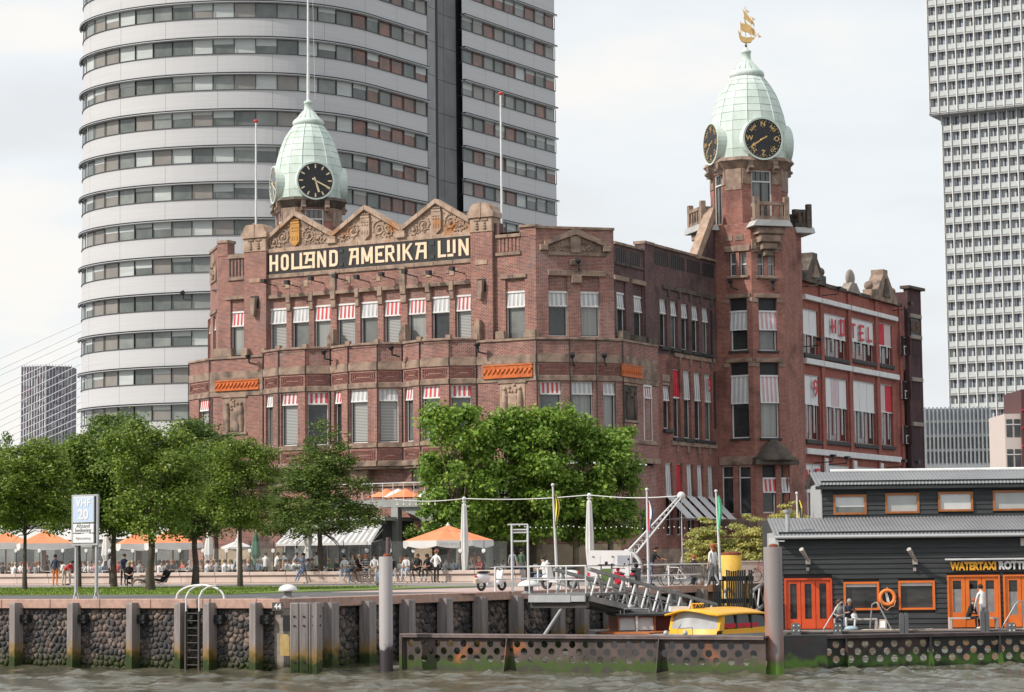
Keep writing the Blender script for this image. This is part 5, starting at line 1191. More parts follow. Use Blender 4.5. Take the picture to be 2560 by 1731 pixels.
# ladder
LD=empty('quay_ladder',(*QF.pt(QF.hit(481,1600,-.2)[0],-.2),0),'white hooped steel ladder running down the quay wall into the water','ladder')
ua,ub=QF.hit(464.6,1560,-.3)[0],QF.hit(497.7,1560,-.3)[0];STL=M('dark_steel',(.05,.05,.052),(.08,.06,.05),3,.5)
m=MB()
for u in(ua,ub): m.box(u-.03,u+.03,-.34,-.24,-1,1.85)
mk('stringer',m,STL,LD,QF)
for k in range(9): m=MB();m.tube((ua,-.29,-.1+.235*k),(ub,-.29,-.1+.235*k),.016,n=6);mk('rung',m,STL,LD,QF)
for s,u in((-1,ua),(1,ub)):
    m=MB();m.path([(u,-.29,1.8),(u,-.29,2.3),(u+.05,-.2,2.5),(u+.12,0,2.62),(u+.25,.25,2.66)],.03,8);mk('hoop',m,WH,LD,QF)
ue0,ue1=QF.hit(440,1501,.4)[0],QF.hit(560,1501,.4)[0];m=MB();cxm=(ue0+ue1)/2+.05
pts=[]
for i in range(13): t=math.pi*i/12;pts.append((cxm-(ue1-ue0)/2*math.cos(t),.35,2.2+.48*math.sin(t)**.8))
m.path(pts,.033,8);mk('hoop',m,WH,LD,QF)
# bollards
def bollard(px,py,lab,s=1.):
    p=ground(px,py);o=empty('mooring_bollard',p,lab,'bollard','mooring bollards on the quay edge')
    m=MB();m.lathe([(.22*s,0),(.22*s,.03),(.13*s,.1),(.125*s,.22),(.15*s,.26)],14);mk('base',m,M('bollard_grey',(.18,.18,.18),(.3,.3,.3),6,.6),o,p)
    m=MB();m.lathe([(.15*s,.26),(.29*s,.24),(.32*s,.25),(.30*s,.32),(.24*s,.40),(.13*s,.455),(.0,.47)],20);mk('head',m,WH,o,p);return o
bollard(720,1497,'white mushroom bollard on the quay corner above the number plate',1.0)
bollard(1322,1484,'white mushroom bollard beside the landing stage rail',1.25)
# sign
ps=ground(190,1500.5);ps2=ground(241,1500.5);SF=Fr(ps[0],ps[1],math.degrees(math.atan2(ps2[1]-ps[1],ps2[0]-ps[0])),2.2);dd=math.hypot(ps2[0]-ps[0],ps2[1]-ps[1])
SG=empty('radio_channel_sign',(ps[0],ps[1],2.2),'blue and white VHF 20 notice board on two grey steel posts at the quay','sign')
PGR=M('galvanised_steel',(.46,.47,.48),(.38,.39,.4),2,.45,metal=.3)
for x in(0,dd):
    m=MB();m.box(x-.035,x+.035,-.05,.05,.15,3.46);m.box(x-.055,x+.055,-.008,.008,.0,3.4)
    for s in(-1,1): m.tube((x+s*.14,0,0),(x+s*.03,0,.32),.018,n=5);m.tube((x,s*.14,0),(x,s*.03,.32),.018,n=5)
    m.box(x-.16,x+.16,-.16,.16,0,.03);mk('post',m,PGR,SG,SF)
def sz(y): return SF.hit(215,y)[1]
x0,x1=SF.hit(184,1300)[0],SF.hit(249,1300)[0]
m=MB();zz0,zz1=sz(1364),sz(1237);t=.06
m.box(x0,x1,-.1,-.02,zz1-t,zz1);m.box(x0,x1,-.1,-.02,zz0,zz0+t);m.box(x0,x0+t,-.1,-.02,zz0+t,zz1-t);m.box(x1-t,x1,-.1,-.02,zz0+t,zz1-t);m.box(x1-.14,x1-.1,-.09,-.02,zz0+t,zz1-t,1);mk('frame',m,[PGR,BLK],SG,SF)
SBL=M('sign_pale_blue',(.48,.60,.78),None,rough=.5);SWH=M('sign_white',(.72,.73,.73),None,rough=.5);SGY2=M('sign_letter_grey',(.22,.24,.25),None,rough=.5)
xa,xb=SF.hit(189,1300)[0],SF.hit(240.5,1300)[0];xm=(xa+xb)/2
for (ya,yb,mt,nm) in((1242,1307,SWH,'blue_panel'),(1310,1333,SWH,'text_panel'),(1335.5,1358,SWH,'faded_panel')):
    m=MB();m.bev(xa,xb,-.13,-.08,sz(yb),sz(ya),.01);o=mk(nm,m,mt,SG,SF)
    if nm=='blue_panel': m=MB();m.box(xa+.03,xb-.03,-.134,-.131,sz(yb)+.03,sz(ya)-.03);mk('blue_field',m,SBL,SG,SF)
def tx(s,y,h,mat,sx=1.,off=.004): text('lettering',s,h,mat,SG,SF.M@Matrix.Translation((xm,-.14,sz(y))),.004,sx=sx,off=off)
tx('VHF',1259,.36,SWH,1.0,.012);tx('20',1288,.46,SWH,1.05,.014);tx('Afstand',1315.5,.185,SGY2,1.05,-.002);tx('bediening',1326,.185,SGY2,1.0,-.002);tx('Rijnhavenbrug',1346,.12,M('sign_faded_grey',(.55,.56,.57),None,rough=.5),.95,0)
# water
nx,ny=520,480;X=np.linspace(-24,26,nx);Yv=48+(np.linspace(0,1,ny)**1.15)*66;XX,YY=np.meshgrid(X,Yv)
rw=np.random.default_rng(9);Z=np.zeros_like(XX)
for _ in range(110):
    lam=rw.uniform(.3,1.6);an=rw.normal(1.35,.75);am=.0102*lam**.7*rw.uniform(.5,1);kx,ky=math.cos(an)*6.28/lam,math.sin(an)*6.28/lam;ph=rw.uniform(0,6.28)
    ar=XX*kx+YY*ky+ph+1.2*np.sin(XX*.13*kx+YY*.21+ph);Z+=am*(1-np.abs(np.sin(ar/2)))*1.6-am*.6
MD=np.zeros_like(XX)
for _ in range(24):
    lx,ly=rw.uniform(1.2,7),rw.uniform(2.5,12);an=rw.uniform(-.35,.35);ph=rw.uniform(0,6.28);MD+=np.sin((XX*math.cos(an)+YY*math.sin(an))*6.28/lx*rw.choice([-1,1])+YY*6.28/ly+ph)
MD=np.clip(.62+MD/24**.5*.62,.06,1.7);Z*=MD
v=np.stack([XX,YY,Z],2).reshape(-1,3);idx=np.arange(nx*ny).reshape(ny,nx);f=np.stack([idx[:-1,:-1],idx[:-1,1:],idx[1:,1:],idx[1:,:-1]],2).reshape(-1,4)
me=bpy.data.meshes.new('river_water');me.from_pydata(v.tolist(),[],f.tolist());me.polygons.foreach_set('use_smooth',np.ones(len(f),bool))
wm=bpy.data.materials.new('river_water');wm.use_nodes=True;t=wm.node_tree;b=t.nodes['Principled BSDF'];b.inputs['Roughness'].default_value=.09;b.inputs['IOR'].default_value=1.33;b.inputs['Specular IOR Level'].default_value=.5
g=nd(t,'ShaderNodeNewGeometry');f1,_=noisef(t,g.outputs['Position'],.25,.35,.65);t.links.new(mixc(t,f1,(.10,.092,.06),(.065,.064,.042)),b.inputs['Base Color'])
_,n_=noisef(t,g.outputs['Position'],4.5,0,1,detail=6,rough=.65,stretch=(.8,1.5,1));bp=nd(t,'ShaderNodeBump',i_Strength=.35,i_Distance=.05);t.links.new(n_,bp.inputs['Height']);t.links.new(bp.outputs[0],b.inputs['Normal'])
mk('river_water',me,wm,None,None,kind='structure')
q=MB()
for a,b_,c,d in((-3000,3000,-300,48),(-3000,-24,48,400),(26,3000,48,114),(-24,3000,114,114.01)): q.quad((a,c,-.01),(b_,c,-.01),(b_,d,-.01),(a,d,-.01))
q.quad((-24,114,-.01),(3000,114,-.01),(3000,5000,-.01),(-24,5000,-.01))
mk('river_water',q,wm,None,None,kind='structure')
# perforated floating beams
RST=M('rusty_grey_steel',(.105,.075,.068),(.05,.04,.038),1.3,.7,c3=(.33,.11,.03),s3=.8,lo3=.6,hi3=.72,bump=.2,grime=((.42,.2,(.045,.08,.013)),(.12,-.05,(.05,.045,.035))))
RS2=M('dark_wet_steel',(.035,.033,.035),(.02,.02,.022),1.3,.6,c3=(.07,.035,.03),s3=.8,grime=((.42,.2,(.05,.11,.015)),(.12,-.05,(.02,.02,.015))))
TOPR=M('worn_top_flange',(.20,.155,.15),(.12,.09,.09),2.5,.7)
def beam(name,p,q_,zt,mat,lab,pitch,rr,rows,ribs,topm):
    fr=Fr(p[0],p[1],math.degrees(math.atan2(q_[1]-p[1],q_[0]-p[0])));Ln=math.hypot(q_[0]-p[0],q_[1]-p[1])
    o=empty(name,(p[0],p[1],0),lab,'beam');m=MB()
    def cell(x0,x1,z0,z1,cx,cz):
        n=16;c=[(cx+rr*math.cos(2*math.pi*(i+.5)/n-math.pi*.75),cz+rr*math.sin(2*math.pi*(i+.5)/n-math.pi*.75)) for i in range(n)]
        def sq(a):
            dx,dz=math.cos(a),math.sin(a);k=min(((x1-x0)/2)/abs(dx) if abs(dx)>1e-9 else 9,((z1-z0)/2)/abs(dz) if abs(dz)>1e-9 else 9);return ((x0+x1)/2+dx*k,(z0+z1)/2+dz*k)
        ang=[2*math.pi*(i+.5)/n-math.pi*.75 for i in range(n)];s=[sq(a) for a in ang]
        # snap four nearest to corners
        for (X_,Z_) in((x0,z0),(x1,z0),(x1,z1),(x0,z1)):
            j=min(range(n),key=lambda i:(s[i][0]-X_)**2+(s[i][1]-Z_)**2);s[j]=(X_,Z_)
        vs=[(a,0,b_) for a,b_ in c]+[(a,0,b_) for a,b_ in s]+[(a,.03,b_) for a,b_ in c]
        m.add(vs,[(i,n+i,n+(i+1)%n,(i+1)%n) for i in range(n)]+[(i,(i+1)%n,2*n+(i+1)%n,2*n+i) for i in range(n)])
    zc_=[zt-.235-.23*i for i in range(rows)];hh=.115
    for i,z in enumerate(zc_):
        off=0 if i%2==0 else pitch/2
        if off: m.quad((0,0,z-hh),(off,0,z-hh),(off,0,z+hh),(0,0,z+hh))
        k=off
        while k+pitch<=Ln+1e-6: cell(k,k+pitch,z-hh,z+hh,k+pitch/2,z);k+=pitch
        if k<Ln: m.quad((k,0,z-hh),(Ln,0,z-hh),(Ln,0,z+hh),(k,0,z+hh))
    m.quad((0,0,zc_[0]+hh),(Ln,0,zc_[0]+hh),(Ln,0,zt),(0,0,zt));m.quad((0,0,-.6),(Ln,0,-.6),(Ln,0,zc_[-1]-hh),(0,0,zc_[-1]-hh))
    mk('perforated_plate',m,mat,o,fr)
    m=MB();m.bev(-.1,Ln,-.14,.34,zt,zt+.06,.01);m.box(-.1,Ln,-.13,-.11,zt-.05,zt);mk('top_flange',m,topm,o,fr)
    for u in ribs: m=MB();m.prism([(u-.02,-.5),(u+.02,-.5),(u+.02,zt-.02),(u-.02,zt-.02)],-.13,0);m.add([(u-.015,-.14,zt-.02),(u+.015,-.14,zt-.02),(u+.015,-.42,-.2),(u-.015,-.42,-.2),(u-.015,0,zt-.02),(u+.015,0,zt-.02),(u+.015,0,-.2),(u-.015,0,-.2)],[(0,1,2,3),(4,0,3,7),(1,5,6,2),(4,5,1,0)]);mk('stiffener',m,mat,o,fr)
    m=MB();m.box(-.12,-.02,-.14,.3,-.5,zt);mk('end_plate',m,mat,o,fr)
    return fr
b0=at(1012,1660,74.5);b1=at(1915,1680,68.6)
bf=beam('floating_beam',b0,b1,1.05,RST,'rusty perforated steel beam with green weed floating in front of the yellow boat',.475,.112,3,[3.75,8.9],TOPR)
b2=at(1962,1660,72.3);b3=at(2640,1660,74.2)
beam('floating_beam',b2,b3,.93,RS2,'dark wet perforated steel beam floating in front of the black boat house',.475,.112,3,[1.95,4.7,7.0],M('dark_top_flange',(.10,.075,.075),(.06,.045,.05),3,.7))
m=MB();m.box(0,1.3,-.05,.5,-.5,1.0);fr=Fr(*at(1962,1660,72.2)[:2],0);o=mk('fender_block',m,RS2,None,fr);tag(o,'dark square steel block between the thick pile and the perforated beam','fender')
# piles
PIL=M('pinkish_steel_pile',(.36,.33,.33),(.31,.29,.29),.8,.6,c3=(.30,.13,.10),s3=.45,lo3=.6,hi3=.66,stretch=(1,1,.35),bump=.1,grime=((.75,.6,(.035,.025,.03)),))
def pile(px,w,yt,Y,lab,mat=PIL,name='mooring_pile',zb=-2):
    c=at(px,1650,Y);r=w/2*Y/5870;zt=zat(px,yt,Y);o=empty(name,(c[0],c[1],0),lab,'pile');m=MB();m.lathe([(r,zb),(r,zt-.02),(r*.93,zt)],28,(c[0],c[1]));mk('shaft',m,mat,o,Matrix())
    m=MB();m.lathe([(r*.5,zt-.01),(r*.55,zt+.05),(r*.3,zt+.09),(.02,zt+.1)],10,(c[0]+.03,c[1]));mk('rusted_cap',m,M('rust',(.25,.07,.03),(.14,.05,.03),8,.9),o,Matrix());return c,r,zt
pile(965.5,34,1392,73.5,'grey steel pile with a red rust streak in front of the sitting people')
pile(1937,46,1368,69.0,'thick rusty steel pile at the left corner of the black house',M('pink_rusty_pile',(.24,.205,.20),(.19,.165,.165),.8,.65,c3=(.26,.11,.075),s3=.6,lo3=.52,hi3=.58,stretch=(1,1,.3),grime=((.62,.2,(.09,.06,.06)),(.42,.2,(.10,.2,.02)))))
c=ground(971,1484);o=empty('iron_mast',c,'dark red iron post standing just behind the grey pile','post');m=MB();m.lathe([(.085,0),(.085,2.05),(.07,2.06)],12);mk('shaft',m,M('maroon_iron',(.10,.04,.04),(.05,.03,.03),3,.6),o,c)
m=MB();m.path([(.09,0,1.95),(.12,.02,1.6),(.02,-.1,1.35),(-.08,.02,1.6)],.01,4);mk('rope',m,WH,o,c)
# ---------------- black boat house ----------------
HF=Fr(*at(1950,1500,97.0)[:2],-2.0)
BH=empty('boat_house',(HF.o[0],HF.o[1],.3),'black clapboard water taxi station with grey corrugated roofs and orange doors','building')
BB=M('black_clapboard',(.030,.033,.035),(.05,.053,.055),1.2,.6,stretch=(.6,1,12),c3=(.12,.115,.11),s3=3.,lo3=.72,hi3=.85,bump=.2)
ROF=M('grey_corrugated_roof',(.215,.22,.23),(.17,.175,.185),.4,.5);TRIM=M('grey_trim',(.42,.43,.44),None,rough=.5)
def hz(y,px=2200,w=0): return HF.hit(px,y,w)[1]
def hx(px,y=1450,w=0): return HF.hit(px,y,w)[0]
xe=hx(2700);ze=hz(1340);zd=.42
OR=M('orange_paint',(.80,.20,.035),(.72,.16,.03),2,.4);ORD=M('red_orange_paint',(.72,.10,.03),(.62,.08,.025),2,.4);WOO=M('varnished_wood',(.42,.16,.05),(.33,.11,.035),3,.4)
dn_=lambda a,b,c,d:(a,b,c,d)
doorL=(hx(1960),hx(2079),zd,hz(1446,2020))
winA=(hx(2108),hx(2197),hz(1526,2150),hz(1455,2150));winB=(hx(2245),hx(2336),hz(1525,2290),hz(1452,2290))
doorM=(hx(2367),hx(2499),zd,hz(1438,2430));doorR=(hx(2507),hx(2640),zd,hz(1437,2550))
ops=[doorL,winA,winB,doorM,doorR]
# boards
bh_=.205;z=zd;rb=random.Random(2)
q=MB();q.box(-.05,xe,.12,.2,.2,ze+.3);
def boards(z0,z1,x0,x1,w,ops,par,ybk):
    z=z0
    while z<z1-.02:
        zt=min(z+bh_,z1);segs=[(x0,x1)]
        for o in ops:
            if o[2]<zt-.02 and o[3]>z+.02:
                ns=[]
                for a,b in segs:
                    if o[1]<=a or o[0]>=b: ns.append((a,b))
                    else:
                        if o[0]>a: ns.append((a,o[0]))
                        if o[1]<b: ns.append((o[1],b))
                segs=ns
        for a,b in segs:
            m=MB();j=rb.uniform(-.004,.004);m.add([(a,w-.045+j,z),(b,w-.045+j,z),(b,w+.06,z),(a,w+.06,z),(a,w-.005+j,zt+.0),(b,w-.005+j,zt),(b,w+.06,zt),(a,w+.06,zt)],[(0,1,5,4),(0,3,2,1),(4,5,6,7),(1,2,6,5),(3,0,4,7)]);mk('board',m,BB,par,HF)
        z=zt
boards(zd,ze+.02,0,xe,0,ops,BH,0)
m=MB()
wall(HF,.07,0,xe,.1,ze+.2,ops,mat=BLK,dep=.15,parent=BH,name='inner_wall')
m=MB();m.box(-.04,.0,-.05,6,.1,ze+.2);mk('corner_board',m,TRIM,BH,HF)
def corr(par,x0,x1,wa,za,wb,zb,name='roof'):
    n=int((x1-x0)/.075);vs=[];
    for i in range(n+1):
        x=x0+(x1-x0)*i/n;h=.017*(1 if i%2 else -1);vs+=[(x,wa,za+h),(x,wb,zb+h),(x,wa,za+h-.02),(x,wb,zb+h-.02)]
    q=MB();q.add(vs,[(4*i,4*i+4,4*i+5,4*i+1) for i in range(n)]+[(4*i+2,4*i+3,4*i+7,4*i+6) for i in range(n)]+[(4*i,4*i+2,4*i+6,4*i+4) for i in range(n)],0,False);return mk(name,q,ROF,par,HF)
WU=3.6  # set-back of the upper storey
zl1=HF.hit(2300,1292,WU)[1]
corr(BH,-.2,xe,-.35,ze+.03,WU,zl1)
m=MB();m.tube((-.2,-.4,ze-.03),(xe,-.4,ze-.03),.07,n=8);mk('gutter',m,TRIM,BH,HF);m=MB();m.box(-.15,xe,-.3,0,ze-.12,ze-.06);mk('eaves_board',m,BB,BH,HF)
m=MB();m.prism([(0,0)],0,0) if False else m.box(0,.02,0,WU,ze-.1,zl1-.3)
xu=HF.hit(2055,1260,WU)[0];zu1=HF.hit(2300,1217,WU)[1]
uops=[]
for x0,x1,y0,y1 in((2083,2166,1237,1287),(2213,2298,1233,1284),(2345,2432,1230,1279),(2482,2600,1226,1277)):
    xc=min((x0+x1)/2,2560);uops.append((HF.hit(x0,1260,WU)[0],HF.hit(x1,1260,WU)[0],HF.hit(xc,y1,WU)[1],HF.hit(xc,y0,WU)[1]))
boards(zl1-.1,zu1+.1,xu,xe,WU,uops,BH,0)
wall(HF,WU+.07,xu,xe,zl1-.4,zu1+.3,uops,mat=BLK,dep=.15,parent=BH,name='inner_wall')
m=MB();m.box(xu-.04,xu,WU-.05,WU+5,zl1-.6,zu1+.2);mk('corner_board',m,TRIM,BH,HF)
zr=HF.hit(2300,1178,WU+2.6)[1]
xr0=HF.hit(2040,1215,WU-.35)[0]
corr(BH,xr0,xe,WU-.4,zu1+.12,WU+2.6,zr)
m=MB();m.box(xr0,xe,WU-.36,WU-.02,zu1-.08,zu1+.06);mk('eaves_board',m,BB,BH,HF)
m=MB();m.tube((xr0+.9,WU+2.6,zr+.03),(xe,WU+2.6,zr+.03),.09,n=6);mk('ridge_cap',m,WH,BH,HF)
corr(BH,xr0,xe,WU+2.6,zr,WU+5.6,zu1+.12)
m=MB();m.prism([(xu,zu1)],0,0) if False else m.add([(xu,WU,zu1),(xu,WU+2.6,zr-.06),(xu,WU+5.3,zu1),(xu,WU+5.3,zl1-.5),(xu,WU,zl1-.5)],[(0,4,3,2,1)]);mk('gable_wall',m,BB,BH,HF)
m=MB();m.add([(0,0,.1),(0,0,ze),(0,WU,zl1-.05),(0,WU+6,zl1-.05),(0,WU+6,.1)],[(0,4,3,2,1)]);mk('side_wall',m,BB,BH,HF)
for i,o in enumerate(uops):
    m=MB();t=.09;a,b,c,d=o;y=WU-.06
    if i==2: y=WU-.10
    m.box(a,b,y,y+.12,d-t,d);m.box(a,b,y,y+.12,c,c+t);m.box(a,a+t,y,y+.12,c+t,d-t);m.box(b-t,b,y,y+.12,c+t,d-t);fo=mk('window',m,WOO,BH,HF)
    q=MB();q.quad((a+t,y+.08,c+t),(b-t,y+.08,c+t),(b-t,y+.08,d-t),(a+t,y+.08,d-t));mk('pane',q,[M('bright_blind_glass',(.66,.67,.66),(.6,.61,.6),2,.2),M('pale_blind_glass',(.48,.49,.48),(.43,.44,.43),2,.2),MT.get('bright_blind_glass') or WH,M('pale_blind_glass',(0,0,0))][i],fo,HF)
    if i==0: q=MB();q.quad((a+t,y+.07,c+t),(b-t,y+.07,c+t),(b-t,y+.07,c+.33),(a+t,y+.07,c+.33));mk('lower_pane',q,GM,fo,HF)
def rwindow(o,mat,name='window'):
    a,b,c,d=o;m=MB();t=.085;y=-.07
    m.box(a,b,y,.14,d-t,d);m.box(a,b,y,.14,c,c+t);m.box(a,a+t,y,.14,c+t,d-t);m.box(b-t,b,y,.14,c+t,d-t);fo=mk(name,m,mat,BH,HF)
    q=MB();q.quad((a+t,.06,c+t),(b-t,.06,c+t),(b-t,.06,d-t),(a+t,.06,d-t));mk('pane',q,M('river_view_glass',(.012,.013,.015),(.07,.068,.062),.9,.04,stretch=(.5,1,2.5),spec=.5),fo,HF)
    q=MB();q.box(a+t,b-t,.03,.055,d-t-.13,d-t);mk('roller_blind',q,WH,fo,HF);return fo
rwindow(winA,OR);rwindow(winB,OR)
def door(o,mat,leaves,par,glh=.42):
    a,b,c,d=o;m=MB();t=.07;m.box(a,b,-.08,.12,d-t,d);m.box(a,a+t,-.08,.12,c,d-t);m.box(b-t,b,-.08,.12,c,d-t);fo=mk('door',m,mat,par,HF)
    w=(b-a-2*t)/leaves
    for i in range(leaves):
        x0=a+t+i*w+.01;x1=x0+w-.02;s=.15;m=MB();zb=c+glh;m.box(x0,x1,-.02,.05,c+.02,zb);m.box(x0,x0+s,-.02,.05,zb,d-t-.15);m.box(x1-s,x1,-.02,.05,zb,d-t-.15);m.box(x0,x1,-.02,.05,d-t-.15,d-t-.01);m.box(x0+s,x1-s,.0,.02,c+.1,zb-.08,1)
        lf=mk('door_leaf',m,[mat,ORD],fo,HF);q=MB();q.quad((x0+s,.03,zb),(x1-s,.03,zb),(x1-s,.03,d-t-.15),(x0+s,.03,d-t-.15));q.m[0]=0;mk('pane',q,MT['river_view_glass'],fo,HF)
        if mat is OR: q=MB();q.quad((x0+s,.02,zb),(x1-s,.02,zb),(x1-s,.02,zb+.95),(x0+s,.02,zb+.95));mk('frosted_pane',q,M('frosted_glass',(.30,.30,.30),(.22,.22,.22),4,.3),fo,HF)
    return fo
door(doorL,ORD,3,BH);door(doorM,OR,3,BH,.62);door(doorR,OR,3,BH,.5)
YL=M('yellow_letter',(.85,.42,.04),None,rough=.4)
def btext(s,px0,px1,y,h,mat):
    for grow,mt,yy in((.0,mat,-.10),(.012,M('dark_shadow_letter',(.10,.03,.02),None,rough=.6),-.06)):
        a=hx(px0,1417);b=hx(px1,1417);text('lettering',s,h,mt,BH,HF.M@Matrix.Translation(((a+b)/2,yy,hz(y,2400))),.03,off=.024+grow,width=b-a+2*grow)
btext('WATERTAXI',2375,2490,1417,.43,YL);btext('ROTTERDAM',2496,2628,1416,.43,WH)
a,b=hx(2362),hx(2700);m=MB();m.box(a,b,-.28,-.18,hz(1400.5,2400),hz(1396.5,2400))
for k in range(5): m.box(a+.3+k*1.3,a+.55+k*1.3,-.2,.0,hz(1402,2400),hz(1399,2400))
mk('sign_light_bar',m,WH,BH,HF)
for px,lb in((2003,''),(2270,'')):
    x=hx(px+15,1395);z=hz(1398,px);m=MB();m.tube((x,-.35,z-.05),(x-.3,-.75,z+.4),.06,.1,8);m.box(x-.07,x+.1,-.35,0,z-.22,z-.02);m.box(x-.05,x+.06,-.12,0,z-.5,z-.36);mk('outdoor_lamp',m,M('lamp_grey',(.45,.42,.38),(.35,.32,.3),2,.4),BH,HF)
x=hx(2560-3,1357);m=MB();m.box(x-.1,x+.3,-.08,.0,hz(1365,2550),hz(1346,2550));mk('wall_plate',m,M('pinkish_render'  ,(.62,.54,.50)),BH,HF)
m=MB();xs=hx(1967,1330,1.);m.tube((xs,.5,ze),(xs,.5,ze+1.0),.10,n=10);m.tube((xs,.5,ze+1.0),(xs,.5,ze+1.12),.17,.19,10);mk('chimney',m,PGR,BH,HF)
m=MB();xs=HF.hit(1931,1350,-1)[0];zz=hz(1355,1930);m.box(xs-.12,xs+.12,-1.,-.8,zz-.2,zz+.15);m.box(xs-.02,xs+.5,-.9,-.85,zz+.0,zz+.04);mk('lantern',m,[WH],BH,HF)
# deck and pontoon
DKM=M('deck_boards',(.30,.25,.23),(.2,.17,.16),2,.8)
PD=empty('pontoon_deck',(HF.o[0],HF.o[1]-1,0),'floating timber deck in front of the black house','deck')
m=MB();m.box(-.6,xe,-2.0,.0,.3,.40);mk('deck',m,DKM,PD,HF);m=MB();m.box(-.6,xe,-1.95,8,-.6,.29);mk('hull',m,M('pontoon_black',(.03,.03,.032),(.05,.05,.05),2,.7),PD,HF)
m=MB();m.box(-.6,xe,-2.08,-2.0,.18,.36);mk('rubbing_strip',m,DTI,PD,HF)
def fend(px,w,y0,y1,lab,w2=-2.2,kind=0):
    a,b=HF.hit(px,1550,w2)[0],HF.hit(px+w,1550,w2)[0];z0,z1=HF.hit(px,y1,w2)[1],HF.hit(px,y0,w2)[1];m=MB();n=2 if kind==0 else 1
    for i in range(n):
        x0=a+(b-a)*i/n+.01;x1=a+(b-a)*(i+1)/n-.01;m.prism([(x0,z0),(x1,z0),(x1,z1-.06),(x1-.05,z1),(x0+.05,z1),(x0,z1-.06)],w2,w2+.25)
    if kind:
        for i in(0,1):
            for j in(0,1): m.box(a+.06+i*(b-a-.18),a+.12+i*(b-a-.18),w2-.02,w2,z1-.12-j*.2,z1-.06-j*.2,1)
    o=mk('pontoon_fender',m,[M('fender_grey',(.13,.135,.14),(.10,.105,.11),3,.6),WH],None,HF);tag(o,lab,'fender','fenders along the pontoon deck')
fend(2249,23,1533,1600,'tall grey double fender under the second window of the black house');fend(2452,22,1526,1597,'tall grey double fender beside the man in the white shirt')
fend(1978,24,1559,1590,'square grey fender block below the red door',kind=1);fend(2083,22,1559,1588,'square grey fender block in front of the bench by the red door',kind=1);fend(2518,22,1558,1590,'square grey fender block at the right end of the deck',kind=1)
def bench(x0,x1,y,lab,mat):
    a,b=HF.hit(x0,y,-.7)[0],HF.hit(x1,y,-.7)[0];o=empty('deck_bench',(*HF.pt((a+b)/2,-.7),.4),lab,'bench','benches on the pontoon deck')
    m=MB();m.box(a,b,-.95,-.5,.80,.86);mk('seat',m,mat,o,HF)
    for x in(a,b-.1): m=MB();m.box(x,x+.1,-.93,-.52,.40,.8);mk('leg',m,mat,o,HF)
    return a,b
PW=M('painted_bench',(.55,.50,.48),(.45,.4,.38),3,.7)
bench(2085,2192,1550,'pale wooden bench between the red door and the lifebuoy',PW);bench(2372,2494,1548,'pale wooden bench in front of the orange doors under the yellow lettering',PW)
def rail(pts,lab):
    P=[HF.hit(x,y,w)+(w,) for x,y,w in pts];P=[(u,w,z) for u,z,w in P];o=empty('ladder_rail',(*HF.pt(P[0][0],P[0][1]),.4),lab,'handrail','bent tube ladder rails on the deck edge')
    m=MB();m.path(P,.028,8);mk('rail_tube',m,PGR,o,HF);m=MB();m.lathe([(.06,.4),(.06,.43)],8,(P[0][0],P[0][1]));m.lathe([(.06,.4),(.06,.43)],8,(P[-1][0],P[-1][1]));mk('foot_plate',m,PGR,o,HF)
rail(((2059,1573,-1.8),(2096,1512,-1.8),(2104,1506,-1.75),(2110,1508,-1.6),(2111,1565,-1.2)),'bent tube handrail in front of the people near the red door')
rail(((2228,1573,-1.8),(2196,1512,-1.8),(2190,1506,-1.75),(2180,1512,-1.6),(2175,1572,-1.2)),'bent tube handrail below the orange lifebuoy')
rail(((2503,1573,-1.8),(2538,1512,-1.8),(2546,1504,-1.75),(2556,1504,-1.6),(2560,1570,-1.2)),'bent tube handrail at the right edge of the deck')
# lifebuoy
lb=HF.hit(2218.5,1494,-.12);LBo=empty('lifebuoy',(*HF.pt(lb[0],-.12),lb[1]),'orange lifebuoy ring hanging on the black wall between two windows','lifebuoy');m=MB()
n,k=28,8;Rr,rr=.29,.075;vs=[]
for i in range(n):
    t=2*math.pi*i/n
    for j in range(k): p=2*math.pi*j/k;vs.append((lb[0]+(Rr+rr*math.cos(p))*math.cos(t),-.12+rr*math.sin(p),lb[1]+(Rr+rr*math.cos(p))*math.sin(t)))
m.add(vs,[(i*k+j,((i+1)%n)*k+j,((i+1)%n)*k+(j+1)%k,i*k+(j+1)%k) for i in range(n) for j in range(k)],0,True);mk('ring',m,M('lifebuoy_orange',(.85,.25,.06),None,rough=.5),LBo,HF)
m=MB();m.path([(lb[0]-.33,-.2,lb[1]-.1),(lb[0]-.2,-.22,lb[1]-.42),(lb[0]-.05,-.22,lb[1]-.52),(lb[0]+.12,-.2,lb[1]-.38),(lb[0]+.25,-.2,lb[1]-.35),(lb[0]+.33,-.2,lb[1]-.12)],.016,5);m.tube((lb[0],-.1,lb[1]+.3),(lb[0],-.1,lb[1]+.42),.02);mk('rope',m,M('rope_orange',(.7,.35,.22),None,rough=.8),LBo,HF)
m=MB();m.prism([(lb[0]-.1,lb[1]+.2),(lb[0]-.02,lb[1]-.18),(lb[0]+.1,lb[1]-.2),(lb[0]+.0,lb[1]+.22)],-.09,-.03);mk('label_bag',m,WH,LBo,HF)
